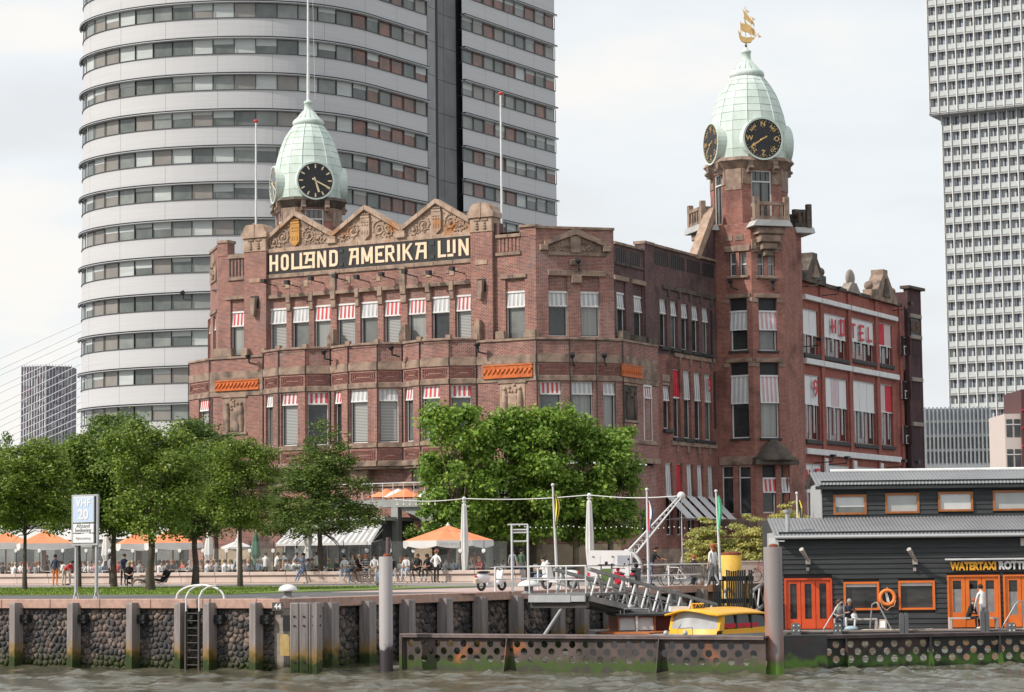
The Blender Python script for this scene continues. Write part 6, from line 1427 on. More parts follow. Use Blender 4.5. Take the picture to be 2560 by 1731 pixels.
# A-board and bag on the deck, A-frame props reflected
a=HF.hit(2195,1560,-1.0)[0];o=empty('picture_board',(*HF.pt(a,-1),.4),'small framed board leaning at the end of the deck bench','board');m=MB();m.add([(a,-1.1,.42),(a+.33,-1.1,.42),(a+.36,-.92,.82),(a+.07,-.92,.82),(a,-1.07,.42),(a+.33,-1.07,.42),(a+.36,-.89,.82),(a+.07,-.89,.82)],[(0,1,2,3),(4,7,6,5),(0,3,7,4),(1,5,6,2),(3,2,6,7)]);mk('frame',m,M('picture_frame',(.4,.33,.28)),o,HF);m=MB();m.quad((a+.07,-1.11+.02,.48),(a+.28,-1.09,.48),(a+.31,-.965,.76),(a+.1,-.965,.76));mk('picture',m,SWH,o,HF)
a=HF.hit(2128,1568,-1.2)[0];m=MB();m.ball((a,-1.2,.47),.22,10,6,sc=(1.3,.8,.5));o=mk('carrier_bag',m,M('pale_blue_plastic',(.38,.5,.55),None,rough=.4),None,HF);tag(o,'pale blue bag lying on the deck under the bench','bag')
a=HF.hit(2135,1548,-.8)[0];m=MB();m.ball((a,-.8,.96),.14,9,6,sc=(1.,.8,1.));m.ball((a+.05,-.8,.84),.1,9,6,sc=(1.4,.8,1.));o=mk('white_bag',m,SW,None,HF);tag(o,'crumpled white bag on the bench beside the man with crossed legs','bag')
m=MB();rr_=random.Random(8)
for i in range(3):
    x=HF.hit(2170+i*60,1572,-1.5)[0];m.path([(x+rr_.uniform(-.3,.5)*k*.3,-1.7+.06*math.sin(k*1.7),.42+.015*(k%2)) for k in range(7)],.02,5)
o=mk('mooring_rope',m,M('rope_pale',(.5,.45,.38),None,rough=.9),None,HF);tag(o,'pale mooring ropes lying loose along the deck edge','rope')
# ---------------- trees ----------------
BARK=M('bark',(.10,.08,.06),(.06,.05,.04),3,.95,bump=.5,stretch=(2,2,.5));BARKP=M('plane_bark',(.20,.17,.12),(.12,.10,.07),3,.9,bump=.3)
def leafmat(name,a,b,c,rough=.45):
    m=bpy.data.materials.new(name);m.use_nodes=True;t=m.node_tree;p=t.nodes['Principled BSDF'];p.inputs['Roughness'].default_value=rough;p.inputs['Specular IOR Level'].default_value=.35
    g=nd(t,'ShaderNodeNewGeometry');r=nd(t,'ShaderNodeValToRGB');e=r.color_ramp.elements;e[0].color=c4(a);e[1].color=c4(c);e[1].position=1;k=e.new(.55);k.color=c4(b);t.links.new(g.outputs['Random Per Island'],r.inputs[0])
    f,_=noisef(t,g.outputs['Position'],.5,.35,.7);col=mixc(t,f,r.outputs[0],mixc(t,1.,r.outputs[0],(.7,.8,.8),'MULTIPLY'));t.links.new(col,p.inputs['Base Color'])
    tr=nd(t,'ShaderNodeBsdfTranslucent');t.links.new(col,tr.inputs[0]);ms=nd(t,'ShaderNodeMixShader');ms.inputs[0].default_value=.35;t.links.new(p.outputs[0],ms.inputs[1]);t.links.new(tr.outputs[0],ms.inputs[2]);t.links.new(ms.outputs[0],t.nodes['Material Output'].inputs[0]);return m
LFO=leafmat('oak_leaf',(.095,.16,.024),(.19,.27,.042),(.37,.43,.075));LFD=leafmat('dark_leaf',(.065,.115,.024),(.125,.195,.038),(.26,.32,.065));LFP=leafmat('plane_leaf',(.11,.21,.027),(.22,.36,.05),(.40,.50,.09));LFY=leafmat('yellow_leaf',(.36,.35,.08),(.52,.48,.14),(.66,.60,.24));LFL=leafmat('fresh_leaf',(.08,.14,.02),(.14,.22,.03),(.25,.32,.06))
def crown_mesh(name,rx,ry,rz,ncl,per,leaf,seed,shape='round',clr=.75,drop=0.):
    r=np.random.default_rng(seed);C=[];LB=r.normal(0,1,(11,3));LB/=np.linalg.norm(LB,axis=1,keepdims=True)
    while len(C)<ncl:
        p=r.uniform(-1,1,3)
        if shape=='round':
            d=np.linalg.norm(p);u_=p/d;lim=.72+.36*max(0,max(float(u_@l_) for l_ in LB)-.55)/.45
            if d>lim or d<.3*lim: continue
        elif shape=='box':
            d=(abs(p[0])**3.5+abs(p[1])**3.5+abs(p[2])**3.5)**(1/3.5);u_=p/np.linalg.norm(p);lim=.80+.25*max(0,max(float(u_@l_) for l_ in LB)-.6)/.4
            if d>lim or d<.5: continue
        elif shape=='cone':
            w=(1-(p[2]+1)/2)**.75*.95+.08
            if math.hypot(p[0],p[1])>w: continue
        elif shape=='layer':
            lv=round((p[2]+1)/2*3)/3*2-1;w=1-.65*max(0,(lv+1)/2)**1.4
            if math.hypot(p[0],p[1])>w: continue
            p[2]=lv+r.normal(0,.16)
        C.append(p)
    C=np.array(C);cs=clr*r.uniform(.6,1.35,(ncl,1));n=ncl*per
    cen=np.repeat(C*np.array([rx,ry,rz]),per,axis=0);sz_=np.repeat(cs,per,axis=0)
    off=r.normal(0,.42,(n,3));off/=np.maximum(1,np.linalg.norm(off,axis=1,keepdims=True)/1.1);P=cen+off*sz_*np.array([1,1,.72 if shape!='layer' else .28])
    N_=r.normal(0,1,(n,3));N_[:,2]=np.abs(N_[:,2])*.9+.25;N_+=off*.9;N_/=np.linalg.norm(N_,axis=1,keepdims=True)
    A=np.cross(N_,r.normal(0,1,(n,3)));A/=np.linalg.norm(A,axis=1,keepdims=True);B=np.cross(N_,A);s=leaf*r.uniform(.6,1.35,(n,1))
    V=np.stack([P-A*s*.5,P-B*s*.38+N_*s*.10,P+A*s*.55,P+B*s*.38+N_*s*.10],1).reshape(-1,3)
    me=bpy.data.meshes.new(name);nf=n;me.vertices.add(4*n);me.vertices.foreach_set('co',V.ravel());me.loops.add(4*n);me.loops.foreach_set('vertex_index',np.arange(4*n,dtype=np.int32));me.polygons.add(n);me.polygons.foreach_set('loop_start',np.arange(0,4*n,4,dtype=np.int32));me.polygons.foreach_set('loop_total',np.full(n,4,dtype=np.int32));me.update();me.validate();return me,C*np.array([rx,ry,rz])
def tree(x,y,z,h,hc,me,C,mat,bark,label,tr=.16,rot=0,sc=1.,grp=None,name='tree',lean=0):
    """h: crown centre height; hc: height where limbs start"""
    o=empty(name,(x,y,z),label,'tree',grp);Mx=Matrix.Translation((x,y,z))@Matrix.Rotation(R(rot),4,'Z')
    m=MB();rr=random.Random(int(x*10)+3);p=Vector((0,0,-.1));r_=tr;pts=[p]
    n=6
    for i in range(1,n+1): pts.append(Vector((lean*i/n+rr.uniform(-.05,.05),rr.uniform(-.05,.05),h*1.15*i/n)))
    for i in range(n): m.tube(pts[i],pts[i+1],tr*(1-.12*i)*(1.25 if i==0 else 1),tr*(1-.12*(i+1)),9,0,i==n-1)
    mk('trunk',m,bark,o,Mx);m=MB()
    idx=list(range(len(C)));rr.shuffle(idx)
    for i in idx[:22]:
        c=Vector(C[i])*sc+Vector((0,0,h));zb=hc+(rr.random()**1.3)*max(.1,(min(c.z,h*1.1)-hc))*.8;t=min(.999,max(0,zb/(h*1.15)));k=int(t*n);b=pts[k].lerp(pts[min(n,k+1)],t*n-k);mid=b.lerp(c,.5)+Vector((0,0,.15))
        m.tube(b,mid,tr*.3,tr*.17,5,0,False);m.tube(mid,c,tr*.17,tr*.05,5,0,False)
    mk('limbs',m,bark,o,Mx,kind='stuff')
    c=mk('crown',me,mat,o,Mx@Matrix.Translation((0,0,h))@Matrix.Scale(sc,4));return o
def px2m(px,Y): return px*Y/5870
oak,oakC=crown_mesh('crown',2.5,2.5,3.6,135,180,.16,1,'round',.8)
oak3,oakC3=crown_mesh('crown',2.6,2.5,3.7,125,180,.17,31,'round',.78)
oak2,oakC2=crown_mesh('crown',2.6,2.6,3.7,135,180,.16,2,'round',.82)
pag,pagC=crown_mesh('crown',3.0,3.0,4.3,150,190,.15,3,'cone',.8)
pla,plaC=crown_mesh('crown',2.05,2.05,3.75,95,150,.21,4,'box',.72)
pla2,plaC2=crown_mesh('crown',2.05,2.05,3.75,95,150,.21,5,'box',.72)
bgt,bgC=crown_mesh('crown',3.2,3.2,3.6,80,130,.22,6,'round',.95)
yel,yelC=crown_mesh('crown',1.2,1.2,.95,95,110,.11,7,'layer',.40)
def gtree(px,py,top,hw,me,C,nz,mat,label,rot,tr=.15,bark=None,Y=None,bot=1310,grp='oaks on the riverside lawn'):
    g=ground(px,py) if Y is None else (*at(px,py,Y)[:2],2.2);Y=g[1];sc=px2m(hw,Y)/nz[0];zt=zat(px,top,Y);zb=zat(px,bot,Y);rz=(zt-zb)/2;h=(zt+zb)/2-2.2
    mesh_=me;Cc=C.copy();
    k=rz/(nz[1]+.3)/sc
    o=tree(g[0],g[1],2.2,h,max(1.6,zb-2.2+.4),mesh_,Cc,mat,bark or BARK,label,tr,rot,sc,grp,'oak_tree' if grp=='oaks on the riverside lawn' else 'tree')
    for c in o.children:
        if c.name.startswith('crown'): c.scale=(c.scale[0],c.scale[1],c.scale[2]*k)
    return o
NO=(2.55,3.75)
gtree(62,1477,1085,125,oak,oakC,NO,LFO,'young oak nearest the left edge of the picture, thin straight trunk on the lawn',20,.11,bot=1362)
gtree(197,1471,1068,118,oak2,oakC2,NO,LFO,'oak directly behind the blue and white notice board',80,.12,bot=1350)
gtree(285,1470,1018,128,oak3,oakC3,NO,LFD,'tall oak between the notice board and the forked shade of the seated group',140,.16,bot=1355)
gtree(377,1479,1030,130,oak2,oakC2,NO,LFO,'oak with the thick trunk beside the people in folding chairs',200,.19,bot=1368)
gtree(488,1467,1035,122,oak3,oakC3,NO,LFO,'oak in front of the white closed parasol, trunk left of the quay ladder hoops',260,.18,bot=1362)
gtree(600,1470,1080,100,oak2,oakC2,NO,LFD,'slender oak in front of the small white open parasol',320,.13,bot=1345)
gtree(800,1459,1045,140,pag,pagC,(2.75,4.5),LFD,'dark conical tree standing alone in front of the striped awning',30,.17,bot=1345)
for i,(px,Y,top,hw,lb,mt) in enumerate(((-10,150,1068,90,'bright green tree at the left edge behind the first oak',LFL),(110,152,1080,85,'bright green tree behind the terrace below the distant dark tower',LFL),(235,150,1055,80,'green tree below the left foot of the office tower',LFO),(345,154,1052,75,'green tree rising behind the two tall oaks',LFL),(455,152,1062,75,'green tree in front of the lower left corner of the hotel',LFO),(540,152,1105,62,'green tree against the carved relief of the hotel wall',LFO))):
    gtree(px,1440,top,hw,bgt,bgC,(3.7,3.9),mt,lb,40*i,.18,None,Y,1345,'trees between the terrace and the buildings')
for i,(px,Y,top,hw,lb) in enumerate(((1150,137,996,98,'leafy plane tree at the left end of the clipped row before the hotel'),(1258,139,1005,98,'second plane tree from the left in the clipped row, over the orange parasol'),(1350,138,1000,96,'middle plane tree of the clipped row before the hotel corner'),(1440,139,1015,94,'second plane tree from the right in the clipped row, above the white van'),(1527,140,1052,88,'lower plane tree at the right end of the clipped row'))):
    gtree(px,1440,top,hw,(pla,pla2)[i%2],(plaC,plaC2)[i%2],(2.05,3.75),LFP,lb,73*i,.22,BARKP,Y,1372 if i else 1362,'clipped plane trees before the hotel')
for px,lb in((1770,'small yellow leaved tree behind the walker in white'),(1882,'small yellow leaved tree beside the black boat house roof'),(1975,'yellow tree top peeping out behind the roof of the black house')):
    g=at(px,1440,118);o=tree(g[0],g[1],2.2,2.15 if px!=1975 else 2.9,.9,yel,yelC,LFY,BARK,lb,.05,px,1. if px!=1882 else 1.12,'yellow leaved small trees','small_tree')
g=at(1034,1380,141);m=MB();bsh,_c=crown_mesh('foliage',.45,.45,.4,20,60,.13,17,'round',.4);o=mk('round_bush',bsh,LFL,None,(g[0],g[1],zat(1034,1338,141)));tag(o,'bright green bush glimpsed through the grey porch','bush')
# ---------------- people ----------------
SKIN=[M('skin_light',(.55,.33,.24),None,rough=.55),M('skin_tan',(.42,.22,.14),None,rough=.55),M('skin_dark',(.12,.06,.04),None,rough=.5)]
CL={k:M('cloth_'+k,v,None,rough=.85) for k,v in dict(white=(.72,.72,.71),black=(.02,.02,.022),navy=(.03,.04,.075),grey=(.28,.29,.30),red=(.45,.04,.04),orange=(.55,.16,.02),blue=(.14,.22,.36),lightblue=(.45,.55,.65),denim=(.12,.17,.26),beige=(.5,.42,.32),green=(.08,.14,.08),brown=(.14,.08,.05),pink=(.55,.25,.26),yellow=(.65,.5,.08),coral=(.6,.13,.08)).items()}
HAIR={k:M('hair_'+k,v,None,rough=.7) for k,v in dict(dark=(.025,.018,.014),brown=(.09,.05,.03),blond=(.42,.30,.14),red=(.32,.10,.04),grey=(.32,.31,.30)).items()}
def stripe_mat():
    m=bpy.data.materials.new('striped_cloth');m.use_nodes=True;t=m.node_tree;b=t.nodes['Principled BSDF'];tc=nd(t,'ShaderNodeTexCoord');w=nd(t,'ShaderNodeTexWave',i_Scale=2.6);w.bands_direction='Z';t.links.new(tc.outputs['Object'],w.inputs[0]);r=nd(t,'ShaderNodeMath',operation='GREATER_THAN');r.inputs[1].default_value=.72;t.links.new(w.outputs[0],r.inputs[0]);t.links.new(mixc(t,r.outputs[0],(.02,.02,.02),(.7,.7,.7)),b.inputs['Base Color']);return m
CL['striped']=stripe_mat()
def body(name,hp=.92,lean=0,legs='stand',arms='down',headturn=0,skirt=False,sleeve='short'):
    V=[];E_=[];Rd=[];SL=[]
    def v(p,r,par=None,slot=0):
        V.append(tuple(p));Rd.append(r)
        if par is not None: E_.append((par,len(V)-1));SL.append(slot)
        return len(V)-1
    la=R(lean);fwd=Vector((0,-math.sin(la),math.cos(la)));pv=Vector((0,0,hp))
    pel=v(pv,.135);wst=v(pv+fwd*.20,.115,pel,1);ch=v(pv+fwd*.38,.145,wst,1);nb=v(pv+fwd*.50,.075,ch,1)
    hl=R(lean*.5+(10 if lean>0 else 0));hd=Vector((math.sin(R(headturn))*.03,-math.sin(hl),math.cos(hl)));nk=pv+fwd*.50;n1=v(nk+hd*.07,.048,nb,0);h1=v(nk+hd*.15,.08,n1,0);h2=v(nk+hd*.235,.088,h1,0);top=v(nk+hd*.29,.06,h2,0)
    face=Vector((math.sin(R(headturn)),-math.cos(R(headturn)),0));v(nk+hd*.17+face*.085,.026,h1,0)
    hc_=nk+hd*.22
    for s in(-1,1):
        sh=pv+fwd*.46+Vector((s*.165,0,0));a=v(sh,.056,nb,1)
        if arms=='down': el=sh+Vector((s*.06,.02,-.28));wr=el+Vector((s*.01,-.07,-.25))
        elif arms=='lap': el=sh+Vector((s*.05,-.06,-.26));wr=Vector((s*.07,el.y-.2,hp+.12))
        elif arms=='table': el=sh+Vector((s*.08,-.12,-.22));wr=el+Vector((-s*.1,-.22,.03))
        elif arms=='hip': el=sh+Vector((s*.16,.06,-.24));wr=Vector((s*.16,-.03,hp+.1))
        elif arms=='face': el=sh+Vector((s*.06,-.2,-.2));wr=(hc_+Vector((s*.09,-.12,-.06))) if s>0 else Vector((-.05,el.y-.1,hp+.2))
        elif arms=='fwd': el=sh+Vector((s*.03,-.1,-.26));wr=el+Vector((-s*.03,-.12,-.22))
        elif arms=='bars': el=sh+Vector((s*.06,-.18,-.17));wr=el+Vector((s*.02,-.22,-.06))
        e_=v(el,.042,a,1);w_=v(wr,.028,e_,1 if sleeve=='long' else 0);d=(Vector(wr)-Vector(el)).normalized();pm_=v(Vector(wr)+d*.06,.034,w_,0)
        q=d.orthogonal().normalized();q2=d.cross(q)
        for f in range(4): v(Vector(wr)+d*(.13+.008*(1.5-abs(f-1.5)))+q*(f-1.5)*.02,.009,pm_,0)
        v(Vector(wr)+d*.07+q*.05+q2*.01,.010,w_,0)
    for s in(-1,1):
        hip=v(pv+Vector((s*.085,0,-.06)),.085,pel,2)
        if legs=='stand': kn=Vector((s*.10,-.01,hp*.53));an=Vector((s*.11,.03,.085));to=an+Vector((s*.02,-.17,-.045))
        elif legs=='walk': kn=Vector((s*.09,-.10 if s>0 else .02,hp*.53));an=Vector((s*.09,-.22 if s>0 else .26,.09 if s>0 else .14));to=an+Vector((0,-.17,-.04 if s>0 else -.07))
        elif legs=='sit': kn=Vector((s*.12,-.42,hp+.0));an=Vector((s*.12,-.44,max(.085,hp-.42)));to=an+Vector((s*.02,-.17,-.04))
        elif legs=='open': kn=Vector((s*.2,-.40,hp+.0));an=Vector((s*.16,-.36,max(.085,hp-.42)));to=an+Vector((s*.03,-.17,-.04))
        elif legs=='cross': kn=Vector((s*.08,-.43,hp+.02+(.1 if s>0 else 0)));an=Vector((.1,-.42,.09)) if s<0 else Vector((-.16,-.55,hp-.2));to=an+Vector((-.03 if s>0 else 0,-.16,-.03))
        elif legs=='stretch': kn=Vector((s*.10,-.40,hp+.04));an=Vector((s*.10,-.78,max(.085,hp-.2)));to=an+Vector((s*.02,-.08,.12))
        elif legs=='lean': kn=Vector((s*.09,-.30,hp-.30));an=Vector((s*.09,-.52,hp-.68));to=an+Vector((0,-.16,-.03))
        elif legs=='ground': kn=Vector((s*.16,-.34,.36));an=Vector((s*.12,-.58,.07));to=an+Vector((0,-.15,0))
        k=v(kn,.056,hip,2);a=v(an,.036,k,2);v(to,.036,a,3)
    me=bpy.data.meshes.new('sk');me.from_pydata(V,E_,[]);o=bpy.data.objects.new('sk',me);COL.objects.link(o);sk=o.modifiers.new('s','SKIN')
    for i,d in enumerate(me.skin_vertices[0].data): d.radius=(Rd[i],Rd[i]);d.use_root=(i==0)
    sb_=o.modifiers.new('u','SUBSURF');sb_.levels=1;sb_.render_levels=1
    bpy.context.view_layer.update();m2=bpy.data.meshes.new_from_object(o.evaluated_get(bpy.context.evaluated_depsgraph_get()));bpy.data.objects.remove(o)
    # material slots by nearest bone
    A=np.array([V[e[0]] for e in E_]);B=np.array([V[e[1]] for e in E_]);SLn=np.array(SL);rad=np.array([(Rd[e[0]]+Rd[e[1]])/2 for e in E_])
    fc=np.array([p.center[:] for p in m2.polygons]);D=[]
    for a,b,r in zip(A,B,rad):
        ab=b-a;t=np.clip(((fc-a)@ab)/(ab@ab+1e-9),0,1);D.append(np.linalg.norm(fc-(a+t[:,None]*ab),axis=1)-r)
    s=SLn[np.argmin(np.array(D),axis=0)]
    s[(fc[:,2]<hp-.02)&(s==1)&(fc[:,1]>-.15)&(np.abs(fc[:,0])<.15)]=2
    if sleeve=='none': pass
    if skirt: s[(s==2)&(fc[:,2]>hp*.5)]=1
    q=MB();q.v=[tuple(v_.co) for v_ in m2.vertices];q.f=[list(p.vertices) for p in m2.polygons];q.m=[int(x) for x in s];q.sm=[True]*len(q.f)
    for e in(-1,1):
        side=Vector((math.cos(R(headturn)),math.sin(R(headturn)),0));q.ball(nk+hd*.19+face*.078+side*e*.034,.0135,6,4,4);q.ball(nk+hd*.17+side*e*.093,.024,6,4,0,sc=(.5,.8,1.2))
    q.box(*[c for c in (0,0,0,0,0,0)]) if False else None
    mo=nk+hd*.115+face*.082;q.ball(mo,.018,6,4,5,sc=(1.3,.5,.45))
    bm_=mesh('body',q);hr=MB();c=nk+hd*.245-face*.018;hr.ball(c,.112,12,8,0,sc=(.92,1.0,.9));me_s=mesh('hair_short',hr)
    hr=MB();hr.ball(c,.118,12,8,0,sc=(.98,1.0,.92));hr.ball(nk+hd*.10-face*.055,.10,10,7,0,sc=(1.0,.6,1.7));me_l=mesh('hair_long',hr);bpy.data.meshes.remove(m2);return bm_,me_s,me_l
POSE=dict(stand=body('stand'),stand_hip=body('sh',arms='hip'),walk=body('w',legs='walk'),waiter=body('wa',lean=12,arms='fwd',sleeve='long'),bend=body('b',hp=.9,lean=62,arms='fwd'),diner=body('d',.50,8,'sit','table'),diner2=body('d2',.50,18,'sit','face',25),diner3=body('d3',.50,-6,'sit','lap',-30),
  wall=body('wl',.74,16,'sit','lap'),wall2=body('wl2',.74,4,'open','lap',20),wallb=body('wb',.74,38,'open','fwd'),wallc=body('wc',.74,8,'cross','face',-25),lean=body('ln',.82,-4,'lean','table',30),chair=body('ch',.50,10,'sit','lap',15),deck=body('dk',.36,-30,'stretch','table',0),ground=body('gr',.13,10,'ground','fwd',60),cyc=body('cy',.93,22,'stand','bars',sleeve='short'),benchc=body('bc',.52,22,'open','table',0),cross=body('cr',.52,16,'cross','table',10),bench_long=body('bl',.52,26,'sit','lap',40,sleeve='long'),stand_long=body('sl',.92,6,'stand','fwd',-30,sleeve='long'),dress=body('dr',.74,10,'sit','lap',-20,skirt=True),sitleft=body('sf',.50,4,'sit','table'))
EYE=M('eye_dark',(.01,.01,.01));LIP=M('lip',(.35,.12,.1))
def person(x,y,z,rot,pose,top,bot,hair,label,hl='s',skin=0,shoes='black',grp=None,sc=1.):
    Mx=TM(x,y,z,rot,sc);bm_,hs,hlg=POSE[pose];first=not bm_.materials
    if first:
        for m in(SKIN[0],CL['white'],CL['denim'],CL['black'],EYE,LIP): bm_.materials.append(m)
    o=bpy.data.objects.new('person',bm_);COL.objects.link(o);put(o,None,Mx);tag(o,label,'person',grp)
    for i,m in enumerate((SKIN[skin],CL[top],CL[bot],CL[shoes])): o.material_slots[i].link='OBJECT';o.material_slots[i].material=m
    if hair:
        hm=hs if hl=='s' else hlg
        if not hm.materials: hm.materials.append(HAIR['dark'])
        h=bpy.data.objects.new('hair',hm);COL.objects.link(h);put(h,o,Mx);h.material_slots[0].link='OBJECT';h.material_slots[0].material=HAIR[hair]
    return o
def onwall(px,off=.2): # on the sitting wall at pixel column
    u=wof(px,1456)[0];d=dirn(px,1440);t=(QF.Y[0]*QF.o[0]+QF.Y[1]*QF.o[1]+wb+off)/(QF.Y[0]*d[0]+QF.Y[1]*d[1]);return d[0]*t,d[1]*t
PW_=[(864,'wall','white','lightblue','dark','s','man with sunglasses in a white t-shirt and pale jeans on the low wall',0),(884,'wallc','grey','denim','brown','l','woman with brown hair and legs crossed on the wall beside the man in sunglasses',0),(913,'dress','striped','striped','red','l','red haired woman in a black and white striped dress sitting on the wall',0),(899,'wallc','black','brown','blond','l','blond woman in dark clothes turning to the woman in the striped dress',0),(937,'wall2','white','beige','dark','s','man in white t-shirt and shorts on the wall just left of the grey pile',0),
 (987,'wallb','black','lightblue','brown','s','person in black t-shirt bending forward on the wall right of the grey pile',0),(1019,'wall','white','lightblue','dark','s','dark haired man in white t-shirt with feet together on the wall',1),(1046,'wall2','black','black','brown','s','woman in a black tank top and black trousers sitting on the wall',1),(1072,'wall','black','black','dark','l','long haired woman in black beside the standing man in the white shirt',1)]
for px,pose,t,b,h,hl,lb,sk in PW_:
    x,y=onwall(px,.12);person(x,y,2.2-.0,{'wallc':-25,'dress':15}.get(pose,-15+random.uniform(-12,12)),pose,t,b,h,lb,hl,sk,'white','people sitting on the low wall')
x,y=onwall(757,-.05);person(x,y,2.2+.02,-35,'lean','denim','denim','dark','woman in denim jacket and jeans leaning on the wall reading','l',0,'white')
g=ground(943,1464);person(g[0],g[1],2.2,70,'ground','lightblue','beige','brown','person in a pale blue shirt sitting on the ground beside the grey pile','s')
g=ground(1091,1458);person(g[0],g[1],2.2,150,'stand_hip','white','black','red','man in white shirt and black trousers standing before the wall','s',0)
g=ground(138,1466);person(g[0],g[1],2.2,165,'stand','navy','orange','dark','man in orange trousers and dark top standing on the path','s',1,'white')
g=ground(160,1465);person(g[0],g[1],2.2,60,'bend','red','beige','dark','person in red shirt bending over behind the notice board','s')
g=ground(174,1464);person(g[0],g[1],2.2,-70,'bend','white','grey','brown','person in grey trousers bending beside the one in the red shirt','l')
g=ground(275,1464);person(g[0],g[1],2.2,100,'stand','grey','black','dark','slim person in dark leggings half hidden by an oak trunk','l')
g=ground(308,1465);person(g[0],g[1],2.2,30,'waiter','navy','black','dark','man in navy t-shirt standing behind the woman in the folding chair','s',0)
for px,py,pose,t,b,h,hl,lb,rt_ in((322,1467,'chair','black','black','blond','l','blond woman in black sitting in a white framed folding chair',15),(362,1468,'deck','white','beige','brown','l','woman in white and beige stretched out in a low deck chair',-65),(404,1468,'deck','black','black','grey','s','grey haired man in black t-shirt reclining in a deck chair right of the trunk',-60)):
    g=ground(px,py);person(g[0],g[1],2.2,rt_,pose,t,b,h,lb,hl,0)
    o=empty('folding_chair',(g[0],g[1],2.2),{322:'white framed folding chair under the blond woman in black',362:'low deck chair under the woman in beige',404:'low deck chair under the grey haired man'}[px],'chair','folding chairs on the lawn edge');Mx=TM(g[0],g[1],2.2,rt_);zs=.42 if pose=='chair' else .26;m=MB();m.box(-.24,.24,-.28,.18,zs-.03,zs);mk('seat',m,CL['black'],o,Mx)
    m=MB();m.add([(-.24,.15,zs),(.24,.15,zs),(.24,.42,zs+.55),(-.24,.42,zs+.55),(-.24,.19,zs),(.24,.19,zs),(.24,.46,zs+.55),(-.24,.46,zs+.55)],[(0,1,2,3),(4,7,6,5),(0,3,7,4),(1,5,6,2),(3,2,6,7)]);mk('backrest',m,CL['black'],o,Mx)
    for s in(-1,1):
        m=MB();m.tube((s*.25,-.3,0),(s*.25,.28,zs+.2),.014,n=5);m.tube((s*.25,.3,0),(s*.25,-.25,zs+.02),.014,n=5);mk('leg',m,WH,o,Mx)
# diners on the terrace: pixel column, distance behind the wall, pose, colours
RD=random.Random(5)
def terr(px,w): 
    d=dirn(px,1440);t=(QF.Y[0]*QF.o[0]+QF.Y[1]*QF.o[1]+wb+w)/(QF.Y[0]*d[0]+QF.Y[1]*d[1]);return d[0]*t,d[1]*t
DN=[(6,1.6,'black','dark','s'),(20,3.2,'brown','brown','l'),(31,1.4,'white','grey','s'),(50,3.4,'white','red','s'),(61,1.5,'white','brown','s'),(76,2.9,'pink','red','l'),(88,1.5,'grey','red','l'),(104,2.2,'white','red','s'),(121,3.6,'black','dark','s'),
(213,2.6,'grey','brown','l'),(224,1.4,'white','grey','s'),(237,3.2,'pink','brown','s'),(250,1.6,'lightblue','brown','s'),(262,3,'navy','dark','l'),(336,2.8,'red','blond','l'),(347,1.5,'grey','brown','s'),(356,3.1,'red','red','l'),(372,1.6,'pink','brown','l'),
(396,1.7,'white','dark','l'),(416,1.5,'grey','dark','s'),(431,1.3,'black','red','l'),(458,2.2,'coral','brown','l'),(468,3.4,'black','dark','s'),(478,1.6,'grey','grey','s'),(498,2.4,'beige','grey','s'),(514,1.4,'white','dark','s'),(527,3.1,'pink','red','s'),(541,1.6,'grey','dark','s'),(560,1.4,'white','brown','s'),(574,2.6,'white','blond','s'),(606,2.8,'navy','brown','l'),(618,1.5,'white','brown','s'),(632,1.7,'green','dark','l'),
(723,1.4,'white','dark','s'),(773,1.5,'grey','brown','s'),(742,3.,'white','brown','s'),(826,2.2,'green','blond','l'),(838,1.6,'black','grey','s'),(1003,2.0,'grey','brown','l'),(1113,1.6,'white','brown','s'),(1122,3.,'beige','red','s'),(1133,1.7,'lightblue','brown','l'),(1152,1.5,'grey','grey','s'),(1163,3.1,'brown','dark','s'),(1176,2.0,'green','brown','l'),(1199,1.4,'red','red','l')]
WH_=('left of the notice board','between the notice board and the ladder hoops','behind the ladder hoops','near the white parasol under the awning','by the open orange parasol at the porch')
for k_ in range(84):
    z0_=RD.choice(((0,185),(200,300),(325,480),(485,650),(485,650),(700,790),(985,1215)));DN.append((RD.uniform(*z0_),RD.uniform(1.4,6.5),RD.choice(('white','white','grey','black','pink','lightblue','red','beige','navy','brown')),RD.choice(('dark','brown','red','blond','grey')),RD.choice('sl')))
seen={}
for i,(px,w,t,h,hl) in enumerate(DN):
    x,y=terr(px,w);z_=0 if px<190 else 1 if px<440 else 2 if px<660 else 3 if px<900 else 4
    pz=('diner','diner2','diner3','sitleft')[RD.randrange(4)];rot=RD.choice((-30,150,-110,60,170,-20))+RD.uniform(-20,20)
    key=(t,h,z_);seen[key]=seen.get(key,0)+1;od=('','second ','third ','fourth ','fifth ','sixth ','seventh ','eighth ','ninth ')[seen[key]-1]
    nb=DN[i-1] if i else None
    lb=f"{od} {h if h!='s' else 'dark'} haired diner in {'pale blue' if t=='lightblue' else t} top, {WH_[z_]}"
    person(x,y,2.25,rot,pz,t,RD.choice(('denim','black','beige','grey')),h,lb,hl,RD.choice((0,0,1)),grp='diners on the hotel terrace')
